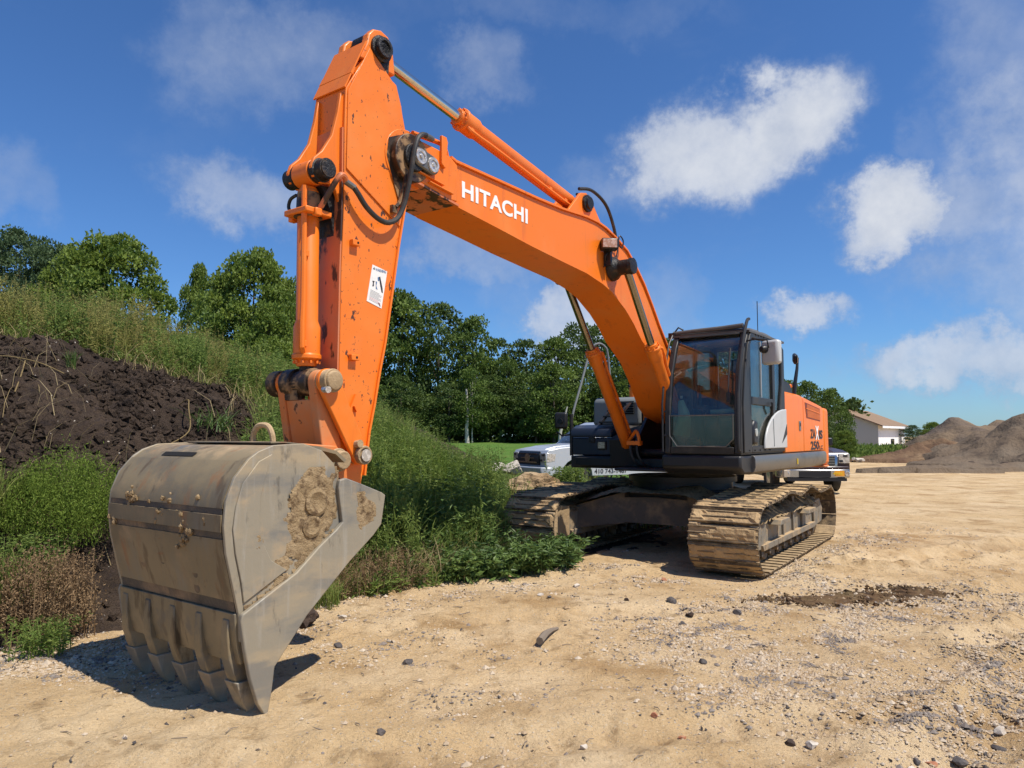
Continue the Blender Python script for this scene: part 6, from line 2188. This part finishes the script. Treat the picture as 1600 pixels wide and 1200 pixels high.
STN = [(1.52, 7.00, 'stone_dark', .085, 'dark angular stone in the middle of the sand, the topmost of a dark pair'), (1.56, 6.47, 'clod', .06, 'rounded dark clod just below the dark angular stone'),
       (1.45, 6.26, 'stone_dark', .045, 'small flat dark stone left of the rounded clod'), (2.00, 6.56, 'stone_dark', .07, 'blue-black stone left of the dark stained patch'),
       (1.11, 7.13, 'clod', .045, 'small dark clod between the weeds and the near track'), (.28, 7.27, 'stone_pale', .055, 'pale upright pebble below the broad-leaved weeds'),
       (.36, 7.19, 'stone_dark', .04, 'dark pebble beside the pale upright one below the weeds'), (.68, 7.78, 'stone_pale', .06, 'white-topped pebble at the tip of the weed bank'),
       (1.34, 5.21, 'stone_dark', .045, 'small standing dark stone in the middle foreground'), (-.73, 5.18, 'stone_dark', .06, 'blue-grey stone right of the bucket shadow'),
       (-1.30, 5.56, 'stone_dark', .06, 'dark stone among broken flakes beside the bucket shadow'), (-1.48, 6.47, 'stone_pale', .06, 'round tan cobble at the foot of the weeds right of the bucket'),
       (2.63, 4.40, 'stone_pale', .052, 'smooth grey-white egg-shaped stone at the lower right'), (2.68, 4.10, 'stone_pale', .06, 'pale cobble above a flat dark one near the right edge'),
       (2.60, 3.99, 'stone_dark', .055, 'flat dark stone under the pale cobble near the right edge'), (1.53, 3.82, 'stone_pale', .055, 'pale tan pebble, right of a touching brown pair at the bottom'),
       (1.43, 3.85, 'clod', .045, 'brown pebble, left of a touching pair at the bottom'), (.80, 4.18, 'stone_red', .035, 'brick-red pebble in the sandy foreground'),
       (.90, 3.97, 'stone_red', .032, 'orange-brown pebble near the bottom middle'), (2.01, 3.72, 'stone_dark', .045, 'dark grey stone at the left of the group in the bottom right corner'),
       (2.10, 3.75, 'stone_red', .05, 'orange-brown cobble within the group in the bottom right corner'), (2.25, 3.78, 'stone_dark', .065, 'flat slate-grey stone at the right of the corner group'),
       (1.68, 8.15, 'stone_red', .06, 'reddish-brown stone in the shade left of the near track'), (-.69, 3.94, 'stone_dark', .04, 'small blue-grey stone at the bottom, below the bucket point'),
       (.37, 3.82, 'stone_pale', .035, 'cream pebble at the bottom edge, left of centre'), (1.95, 3.66, 'stone_pale', .045, 'pale pebble in front of the corner group')]
for k, (x, y, mt_, r, lab) in enumerate(STN):
    rock('stone', lab, 'stone', x, y, float(yard_h(np.array(x), np.array(y))) + r * .18, r * .82, mt_, 20 + k, rr_.uniform(0, 6), 2, (1, rr_.uniform(.65, .95), rr_.uniform(.5, .75)), .3)
rock('soil_lump', 'big dark lump of soil in the shadow behind the bucket', 'lump', -1.78, 6.2, .07, .17, 'clod', 61, .5, 3, (1, .8, .8), .5)
# stick
m = MB()
m.tube([(.21, 5.62, .045), (.26, 5.78, .055), (.31, 5.90, .05), (.37, 6.0, .04)], .025, 7, radii=[.03, .028, .02, .012])
tag(m.build('wood_chunk', 'wood'), 'short broken piece of wood lying on the sand left of the dark stones', 'wood')

# pebbles
PB = 54000
g = np.random.default_rng(44)
def pebble_density(x, y):
    d = .010 + .10 * sst(vn(x * .9, y * .9, 50), .55, .8)
    d1, _ = seg_dist(x, y, (1.9, 6.2), (4.8, 6.9)); d += 1.0 * np.exp(-(d1 / .75) ** 2)
    d1, _ = seg_dist(x, y, (2.6, 4.0), (4.6, 6.0)); d += 1.0 * np.exp(-(d1 / .55) ** 2)
    d1, _ = seg_dist(x, y, (1.4, 4.9), (3.0, 6.4)); d += .55 * np.exp(-(d1 / .5) ** 2)
    d1, _ = seg_dist(x, y, (-4.4, 5.3), (-3.0, 5.5)); d += 1.2 * np.exp(-(d1 / .5) ** 2)
    d1, _ = seg_dist(x, y, (-2.2, 6.5), (1.0, 8.7)); d += .55 * np.exp(-(d1 / .4) ** 2)
    d1, _ = seg_dist(x, y, (1.0, 8.3), (3.6, 7.9)); d += .55 * np.exp(-(d1 / .35) ** 2)
    d1, _ = seg_dist(x, y, (3.0, 8.3), (6.0, 12)); d += .9 * np.exp(-(d1 / .35) ** 2)
    d1, _ = seg_dist(x, y, (-1.9, 6.1), (-.6, 5.4)); d += .4 * np.exp(-(d1 / .4) ** 2)
    return np.clip(d * (.08 + 1.5 * sst(vn(x * 2.2, y * 2.2, 55) * .6 + .4 * vn(x * 7, y * 7, 56), .35, .7)), 0, 1)
X = []; Y = []
while len(X) < PB:
    yy_ = 3.2 + 10 * g.uniform(0, 1, 40000) ** 1.5
    xx_ = (g.uniform(-.78, .80, 40000)) * yy_
    k = g.uniform(0, 1, 40000) < pebble_density(xx_, yy_)
    X += list(xx_[k]); Y += list(yy_[k])
X = np.array(X[:PB]); Y = np.array(Y[:PB])
S = np.exp(g.normal(-5.0, .5, PB)) * (1 + .06 * (Y - 4))
S = np.clip(S, .002, .035)
base_v = np.array([[1, 0, 0], [.2, .95, 0], [-.9, .35, 0], [-.45, -.8, 0], [.55, -.75, 0], [.1, .05, .8], [0, 0, -.5]])
fr_ = np.array([[0, 1, 5], [1, 2, 5], [2, 3, 5], [3, 4, 5], [4, 0, 5]])
rot = g.uniform(0, 6.28, PB)
V = np.repeat(base_v[None], PB, 0) * g.uniform(.65, 1.25, (PB, 7, 3))
V[:, :, 2] *= g.uniform(.5, 1.1, (PB, 1))
cx_, sx_ = np.cos(rot)[:, None], np.sin(rot)[:, None]
V = np.stack([V[:, :, 0] * cx_ - V[:, :, 1] * sx_, V[:, :, 0] * sx_ + V[:, :, 1] * cx_, V[:, :, 2]], -1) * S[:, None, None]
V += np.stack([X, Y, yard_h(X, Y) + S * .1], -1)[:, None, :]
F = (fr_[None] + (np.arange(PB) * 7)[:, None, None]).reshape(-1, 3)
tn = np.repeat(g.beta(1.2, 1.0, PB), 7)
o = link(bpy.data.objects.new('gravel', np_mesh('gravel', V.reshape(-1, 3), F, 'stone', tint=tn, smooth=False)))
o['kind'] = 'stuff'
# dark shards among the gravel
def shards(name, n, dens, mat, smin, smax, seed, box, flat=False):
    g = np.random.default_rng(seed)
    X = g.uniform(box[0], box[1], n * 8); Y = g.uniform(box[2], box[3], n * 8)
    k = g.uniform(0, 1, n * 8) < dens(X, Y)
    X, Y = X[k][:n], Y[k][:n]; n = len(X)
    S = smin + (smax - smin) * g.uniform(0, 1, n) ** 2.2
    ov = np.array([[1, 0, 0], [-1, 0, 0], [0, 1, 0], [0, -1, 0], [0, 0, 1], [0, 0, -1.0]])
    of = np.array([[0, 2, 4], [2, 1, 4], [1, 3, 4], [3, 0, 4], [2, 0, 5], [1, 2, 5], [3, 1, 5], [0, 3, 5]])
    V = np.repeat(ov[None], n, 0) * g.uniform(.55, 1.25, (n, 6, 1))
    V[:, :, 1] *= .75
    V[:, :, 2] *= g.uniform(.45, .8, (n, 1))
    q = g.normal(size=(n, 4)); q /= np.linalg.norm(q, axis=1, keepdims=True)
    if flat:
        q[:, 1:3] *= .25; q /= np.linalg.norm(q, axis=1, keepdims=True)
    w_, x_, y_, z_ = q.T
    Rm = np.stack([1 - 2 * (y_ ** 2 + z_ ** 2), 2 * (x_ * y_ - z_ * w_), 2 * (x_ * z_ + y_ * w_), 2 * (x_ * y_ + z_ * w_), 1 - 2 * (x_ ** 2 + z_ ** 2), 2 * (y_ * z_ - x_ * w_),
                   2 * (x_ * z_ - y_ * w_), 2 * (y_ * z_ + x_ * w_), 1 - 2 * (x_ ** 2 + y_ ** 2)], -1).reshape(n, 3, 3)
    V = np.einsum('nij,nkj->nki', Rm, V) * S[:, None, None]
    V += np.stack([X, Y, surf(X, Y) + S * .15], -1)[:, None, :]
    F = (of[None] + (np.arange(n) * 6)[:, None, None]).reshape(-1, 3)
    o = link(bpy.data.objects.new(name, np_mesh(name, V.reshape(-1, 3), F, mat, smooth=False)))
    o['kind'] = 'stuff'
    return o
shards('dark_chips', 5200, lambda x, y: pebble_density(x, y) ** 1.2 + .02, 'stone_dark', .004, .020, 60, (-4.5, 7, 3.2, 11), True)
def patch(x, y):
    d1, _ = seg_dist(x, y, (2.5, 6.95), (4.15, 7.50))
    return np.exp(-(d1 / .22) ** 2) * (vn(x * 6, y * 9, 77) > .47)
shards('dark_mulch', 1500, patch, 'mulch', .006, .035, 61, (2.0, 4.7, 6.4, 8.0))
shards('soil_crumbs', 16000, lambda x, y: sst(-x, 2.4, 3.4) * (y > base_line(x) + .2) * (.15 + .8 * (vn(x * 2, y * 2, 7) > .5)), 'soil', .012, .085, 62, (-9, -2.5, 5.5, 10.5))
shards('soil_flecks', 1400, lambda x, y: sst(-x, 2.2, 3.2) * (y > base_line(x) + .1), 'stone_pale', .004, .018, 63, (-9, -2.2, 5.5, 10.5))
# thin stained layer of old mulch under the lumps
def mulch_h(x, y):
    d1, _ = seg_dist(x, y, (2.75, 7.05), (4.15, 7.50))
    k = np.exp(-(d1 / .27) ** 2) + .55 * (vn(x * 5, y * 8, 70) - .5) + .25 * (vn(x * 17, y * 22, 71) - .5)
    return yard_h(x, y) + np.clip(k - .52, -.3, .3) * .045 + .012 * fbm(x, y, 22, 2, 72)
mo = grid_obj('mulch_layer', np.arange(2.0, 4.9, .022), np.arange(6.5, 8.1, .022), mulch_h, 'mulch')
mo['kind'] = 'stuff'
# small twigs on the sand
g = np.random.default_rng(66)
n = 420
X = g.uniform(-3.5, 5.5, n); Y = g.uniform(3.4, 9, n)
az = g.uniform(0, 6.28, n); Ln = g.uniform(.02, .09, n)
m = MB()
for k in range(n):
    z = float(yard_h(X[k], Y[k])) + .006
    d = Vector((math.cos(az[k]), math.sin(az[k]), 0)) * Ln[k]
    p = Vector((X[k], Y[k], z))
    m.tube([p - d * .5, p + Vector((0, 0, .004)) + Vector((-d.y, d.x, 0)) * .12, p + d * .5], .003, 4, caps=False, radii=[.0035, .003, .0015])
tag(m.build('twigs', 'wood', smooth=False), kind='stuff')

def cluster(n, r, seed, rz=1.0):
    g = np.random.default_rng(seed)
    a_ = g.uniform(0, 6.28, n); q = r * np.sqrt(g.uniform(0, 1, n))
    return np.stack([q * np.cos(a_), q * np.sin(a_) * rz, np.full(n, -.02)], -1)


def feathery(seed, n, r, h, k, ls, lw):
    g = np.random.default_rng(seed)
    C, D = [], []
    for i in range(n):                                  # plume centres fill a rounded dome
        a_ = g.uniform(0, 6.28); q = r * math.sqrt(g.uniform(0, 1)); zz_ = h * (1 - (q / r) ** 2 * .55) * g.uniform(.12, 1.0) ** .7
        c = np.array([q * math.cos(a_), q * math.sin(a_), zz_])
        s_ = np.array([.035, .035, .075])
        C.append(c + g.normal(size=(k, 3)) * s_)
        D.append(g.normal(size=(k, 3)) + np.array([0, 0, 1.2]))
    C = np.concatenate(C); D = np.concatenate(D)
    return leaves(C, D, ls, lw, seed + 1)


# ------------------------------------------------------------------ weeds and grasses
MID = lambda x, y: (y > base_line(x) + .03) & (x > -2.9) & (x < 1.35)
def bank_cover(x, y):                                  # where the bank is overgrown
    y0 = base_line(x)
    edge = -2.8 + .35 * (vn(x * 1.2, y * 1.2, 12) - .5) - .50 * np.clip(y - y0 - 2.4, 0, 9) - 12 * sst(y, 10.2, 11.2)
    return (x > edge) & (y > y0 - .02) & (x < 1.3) & ~((x > -.35) & (y > 9.05 + .25 * (vn(x * 3, y * 3, 13) - .5)))
P = scatter(15000, -3.2, 1.4, 6.0, 13.5, surf, lambda x, y: bank_cover(x, y) * (1 - .25 * sst(x, -.9, .2)) * (.25 + .75 * sst(vn(x * 1.7, y * 1.7, 202), .3, .6)), 201)
y0 = base_line(P[:, 0])
Hh = (.22 + .45 * sst(P[:, 1], y0, y0 + 1.3)) * np.random.default_rng(1).uniform(.6, 1.35, len(P))
foliage('bank_grass', blades(P, Hh, .011, .55, 202, 'grass'), 'grass')['kind'] = 'stuff'
P = scatter(3600, -3.2, 1.2, 6.0, 12, surf, lambda x, y: bank_cover(x, y) * (.35 + .65 * np.exp(-((x + 1.1) / .7) ** 2)) * (1 - .8 * sst(x, -.5, .2)), 203)
foliage('dry_bank_grass', blades(P, np.random.default_rng(2).uniform(.2, .62, len(P)), .008, .75, 204, 'dry'), 'dry')['kind'] = 'stuff'
P = scatter(1000, -3.0, .3, 7.2, 12.5, surf, lambda x, y: bank_cover(x, y) * (y > base_line(x) + .8), 205)
foliage('tall_weeds', stems(P, np.random.default_rng(3).uniform(.3, 1.0, len(P)) * (.5 + .9 * vn(P[:, 0] * 2, P[:, 1] * 2, 29)), 206, 36, .12, .030, lean=.22, stemw=.006), 'weed')['kind'] = 'stuff'
P = scatter(900, -1.3, 1.35, 7.2, 12.5, surf, lambda x, y: (y > base_line(x) + .02) * (.2 + .8 * sst(x, -.9, .2)) * (x < 1.0) * ~((x > -.35) & (y > 9.1)), 207)
y0 = base_line(P[:, 0])
foliage('broad_leaf_weeds', stems(P, (.16 + .5 * sst(P[:, 1], y0, y0 + 1.1)) * np.random.default_rng(4).uniform(.4, 1.5, len(P)), 208, 20, .14, .036, lean=.4, droop=.35, stemw=.006, t0=.2), 'broad')['kind'] = 'stuff'
P = scatter(260, -1.9, .9, 6.7, 9.6, surf, lambda x, y: (y > base_line(x) - .05) * (y < base_line(x) + .7), 209)
foliage('edge_weeds', stems(P, np.random.default_rng(5).uniform(.08, .26, len(P)), 210, 18, .10, .022, lean=.5, droop=.3, stemw=.005, t0=.1), 'weed')['kind'] = 'stuff'
P = scatter(500, -2.3, -.7, 6.4, 8.0, surf, lambda x, y: (y > base_line(x) - .05) * (y < base_line(x) + .8) * sst(-x, .6, 1.2), 211)
foliage('dead_edge_weeds', stems(P, np.random.default_rng(6).uniform(.12, .45, len(P)), 212, 26, .035, .012, lean=.4, stemw=.005), 'brown')['kind'] = 'stuff'
P = scatter(420, -2.4, .2, 8.0, 11.5, surf, lambda x, y: bank_cover(x, y) * (y > base_line(x) + 1.0), 217)
foliage('seeding_bank_weeds', stems(P, np.random.default_rng(16).uniform(.6, 1.15, len(P)), 218, 80, .06, .011, lean=.16, droop=-.2, stemw=.006, t0=.2, spread=.6), 'fern')['kind'] = 'stuff'
P = scatter(1900, -2.6, .6, 7.4, 11.5, surf, lambda x, y: bank_cover(x, y) * (y > base_line(x) + .6), 219)
foliage('tall_bank_grass', blades(P, np.random.default_rng(17).uniform(.5, .9, len(P)) * (.5 + 1.0 * vn(P[:, 0] * 1.5, P[:, 1] * 1.5, 27)), .021, .75, 2191, 'grass'), 'weed')['kind'] = 'stuff'
P = scatter(7500, -4.2, 2.0, 10.3, 14.5, surf, lambda x, y: (.3 + .7 * sst(vn(x * 1.3, y * 1.3, 232), .3, .6)) * (hill_h(x, y) > yard_h(x, y) - .05) * ~((x > -.35) & (y < 12.6)), 231)
foliage('crest_grass', blades(P, np.random.default_rng(18).uniform(.35, .8, len(P)) * (.5 + .9 * vn(P[:, 0] * 1.3, P[:, 1] * 1.3, 28)), .017, .65, 233, 'grass'), 'grass')['kind'] = 'stuff'
P = scatter(420, -4.2, 1.2, 10.2, 13.5, surf, lambda x, y: (x < -.4) | (y > 12.8), 234)
foliage('crest_weeds', stems(P, np.random.default_rng(19).uniform(.45, 1.15, len(P)), 235, 46, .09, .026, lean=.22, stemw=.008), 'weed')['kind'] = 'stuff'
# weeds further back on the bank, towards the lawn
P = scatter(12000, -9, 2.3, 12, 21, surf, lambda x, y: (x < 2.3) & (x > -9), 213)
foliage('back_grass', blades(P, np.random.default_rng(7).uniform(.35, .8, len(P)), .018, .5, 214, 'grass'), 'grass')['kind'] = 'stuff'
P = scatter(2600, -1.0, 3.4, 12.5, 18.5, lambda x, y: np.maximum(yard_h(x, y), np.where(x < 2.3, hill_h(x, y), -9)), lambda x, y: 1.0 + 0 * x, 215)
foliage('field_weeds', blades(P, np.random.default_rng(8).uniform(.25, .62, len(P)), .016, .5, 216, 'grass'), 'weed')['kind'] = 'stuff'
# overgrown top of the mound
def top_cover(x, y):
    y0 = base_line(x)
    lim = y0 + 4.35 + 1.2 * (vn(x * .9, y * .3, 15) - .5)
    return (y > lim) & (x < -2.3)
P = scatter(15000, -13, -2.0, 7.5, 15, surf, lambda x, y: top_cover(x, y) * (1 - .6 * sst(y, 12, 14)) * (.15 + .85 * sst(vn(x * 1.3, y * 1.3, 222), .35, .6)), 220)
foliage('ridge_grass', blades(P, np.random.default_rng(9).uniform(.2, .55, len(P)) * (.6 + .8 * vn(P[:, 0] * 1.1, P[:, 1] * 1.1, 223)), .011, .75, 221, 'grass'), 'grass')['kind'] = 'stuff'
P = scatter(6500, -13, -2.4, 7.0, 13, surf, lambda x, y: top_cover(x, y + .25) * (.3 + .7 * (vn(x * 1.1, y * 1.1, 18) > .45)), 222)
foliage('dry_ridge_grass', blades(P, np.random.default_rng(10).uniform(.15, .55, len(P)), .008, 1.1, 223, 'dry'), 'dry')['kind'] = 'stuff'
P = scatter(2600, -13, -2.2, 8.5, 14.5, surf, lambda x, y: top_cover(x, y - .3), 224)
foliage('seeding_weeds', stems(P, np.random.default_rng(11).uniform(.35, .85, len(P)) * (.5 + .75 * vn(P[:, 0] * 1.4, P[:, 1] * .8, 224)), 225, 70, .055, .010, lean=.16, droop=-.25, stemw=.007, t0=.25, spread=.55), 'golden')['kind'] = 'stuff'
P = scatter(800, -13, -2.2, 8.5, 14.5, surf, lambda x, y: top_cover(x, y - .2), 226)
foliage('ridge_weeds', stems(P, np.random.default_rng(12).uniform(.3, .85, len(P)) * (.5 + .8 * vn(P[:, 0] * 1.6, P[:, 1] * .8, 225)), 227, 50, .095, .026, lean=.2, stemw=.007), 'weed')['kind'] = 'stuff'
def clumps(seed, n, box, keep, rlo, rhi, hlo, hhi, k, ls, lw):
    g = np.random.default_rng(seed)
    parts = []
    P = scatter(n, *box, surf, keep, seed + 1)
    for i in range(len(P)):
        r_, h_ = g.uniform(rlo, rhi), g.uniform(hlo, hhi)
        V, F, T = feathery(seed * 100 + i, int(60 * r_ * h_ / .3) + 12, r_, h_, k, ls, lw)
        parts.append((V + P[i] - np.array([0, 0, .05]), F, np.clip(T * .6 + g.uniform(0, .5), 0, 1)))
        V, F, T = stems(P[i] + cluster(int(14 + 40 * r_), r_, seed * 100 + i), h_ * 1.08, seed * 77 + i, 16, ls * 1.6, lw * 1.3, lean=.22, stemw=.007)
        parts.append((V, F, T))
    return parts
foliage('goldenrod_clumps', clumps(51, 85, (-11, -2.4, 8.5, 13.5), lambda x, y: top_cover(x, y - .1), .14, .40, .35, .95, 44, .042, .012), 'golden')['kind'] = 'stuff'
foliage('green_clumps', clumps(52, 34, (-11, -2.4, 8.3, 13.5), lambda x, y: top_cover(x, y - .1), .2, .5, .35, .85, 44, .05, .018), 'weed')['kind'] = 'stuff'
foliage('bank_clumps', clumps(54, 60, (-2.6, 1.0, 7.6, 12.5), lambda x, y: bank_cover(x, y) * (y > base_line(x) + .5), .12, .4, .35, 1.25, 40, .055, .015), 'weed')['kind'] = 'stuff'
# straw lying on the soil
P = scatter(420, -8.5, -2.6, 5.8, 10.5, surf, lambda x, y: (y > base_line(x) + .3) * (vn(x * 1.0, y * 1.0, 19) > .5), 228)
P[:, 2] += .035
foliage('straw', blades(P, np.random.default_rng(13).uniform(.15, .8, len(P)), .007, 1.28, 229, 'dry'), 'dry')['kind'] = 'stuff'


# single plants that stand out
def plant(name, label, cat, x, y, parts_f, mat, group=None):
    z = float(surf(np.array(x), np.array(y)))
    t = foliage(name, parts_f, mat)
    t.location = (x, y, z)
    return tag(t, label, cat, group)


plant('green_bush', 'round bright-green feathery bush on the dark soil left of the bucket', 'bush', -3.98, 6.55, [feathery(301, 420, .52, .78, 70, .030, .008), stems(cluster(60, .25, 303), .5, 304, 6, .05, .01, lean=.4)], 'fern')
plant('dried_weed', 'rust-brown dried weed clump standing left of the bucket', 'weed', -3.62, 5.75, [feathery(311, 190, .36, .66, 36, .024, .011), stems(cluster(110, .34, 312), .66, 313, 26, .032, .012, lean=.3)], 'brown')
plant('dried_weed', 'brown dried weed clump at the far left edge below the green bush', 'weed', -4.25, 5.55, [feathery(314, 110, .30, .48, 34, .024, .011), stems(cluster(80, .34, 315), .5, 316, 26, .03, .012, lean=.3)], 'brown')
plant('leafy_weed', 'low green weed with yellowing leaves growing in the pebbles left of the bucket', 'weed', -3.42, 5.36, [stems(cluster(50, .20, 321), .26, 322, 22, .045, .016, lean=.5)], 'weed')
plant('leafy_weed', 'mixed green weed growing through the brown dried clumps at the lower left', 'weed', -4.02, 5.95, [stems(cluster(60, .34, 325), .5, 326, 26, .06, .02, lean=.35), blades(cluster(120, .4, 327), .5, .010, .6, 328, 'grass')], 'weed')
plant('grass_tuft', 'coarse dark-green grass tuft at the left edge beside the green bush', 'grass tuft', -4.55, 6.1, [blades(cluster(260, .30, 331), .62, .012, .5, 332, 'grass'), stems(cluster(40, .3, 333), .6, 334, 30, .05, .016)], 'grass')
plant('grass_tuft', 'bluish spiky tuft alone high on the dark soil', 'grass tuft', -4.95, 8.1, [blades(cluster(46, .05, 341), .24, .010, .45, 342, 'grass')], 'broad')
plant('grass_tuft', 'dark-green sedge tuft at the right end of the dark soil', 'grass tuft', -3.55, 8.6, [blades(cluster(95, .22, 351), np.random.default_rng(35).uniform(.15, .45, 95), .014, .95, 352, 'grass')], 'broad')
plant('grass_tuft', 'tall blue-green reed tuft among the dry grass on the ridge', 'grass tuft', -5.9, 10.4, [blades(cluster(170, .28, 361), .62, .016, .5, 362, 'grass')], 'broad')
plant('grass_tuft', 'thin grass tuft in front of the bank directly right of the bucket', 'grass tuft', -1.75, 6.85, [blades(cluster(170, .16, 371), .30, .008, .65, 372, 'grass')], 'grass')
plant('dock_weed', 'pair of dry brown dock stalks at the left end of the lawn', 'weed', -1.55, 13.4, [feathery(381, 70, .32, .80, 40, .05, .02), stems(cluster(10, .3, 382), .9, 383, 10, .06, .03, lean=.1)], 'brown')
for k, (x, y, lab) in enumerate([(.55, 8.75, 'broad-leaved weed at the very tip of the green bank by the tracks'), (.22, 8.55, 'broad-leaved weed second from the tip of the green bank'), (-.15, 8.32, 'broad-leaved weed hanging over the sand in front of the bank'),
                                 (-.55, 8.15, 'tall pale-stemmed leafy weed at the middle of the bank edge'), (.62, 9.35, 'leafy weed growing against the far track shoes')]):
    plant('leafy_weed', lab, 'weed', x, y, [stems(cluster(26, .20, 400 + k), .34, 410 + k, 18, .15, .048, lean=.45, droop=.35, t0=.2)], 'broad')
plant('roadside_weed', 'leafy weed clump hiding the front wheel of the silver pickup', 'weed', 1.42, 17.6, [stems(cluster(90, .30, 421), .86, 422, 34, .12, .035, lean=.25)], 'weed')
# bent straw stalks on the soil
def stalk(pts, label, r=.007):
    m = MB()
    m.tube([(p.x, p.y, p.z) for p in catmull(pts, False, 5)], r, 6)
    tag(m.build('straw_stalk', 'dry'), label, 'stalk')
def on(x, y, dz): return (x, y, float(surf(np.array(x), np.array(y))) + dz)
stalk([on(-4.0, 8.7, .02), on(-3.85, 8.6, .20), on(-3.75, 8.4, .25), on(-3.65, 8.2, .10), on(-3.72, 7.8, .04)], 'long pale bent stalk arching over the upper right of the dark soil')
stalk([on(-5.9, 7.6, .02), on(-5.6, 7.9, .05), on(-5.2, 7.9, .06), on(-4.9, 7.9, .05)], 'pale flattened stalk across the middle of the dark soil')
stalk([on(-5.3, 7.85, .05), on(-5.1, 7.5, .06), on(-4.95, 7.2, .04)], 'pale stalk crossing the flattened one on the dark soil')
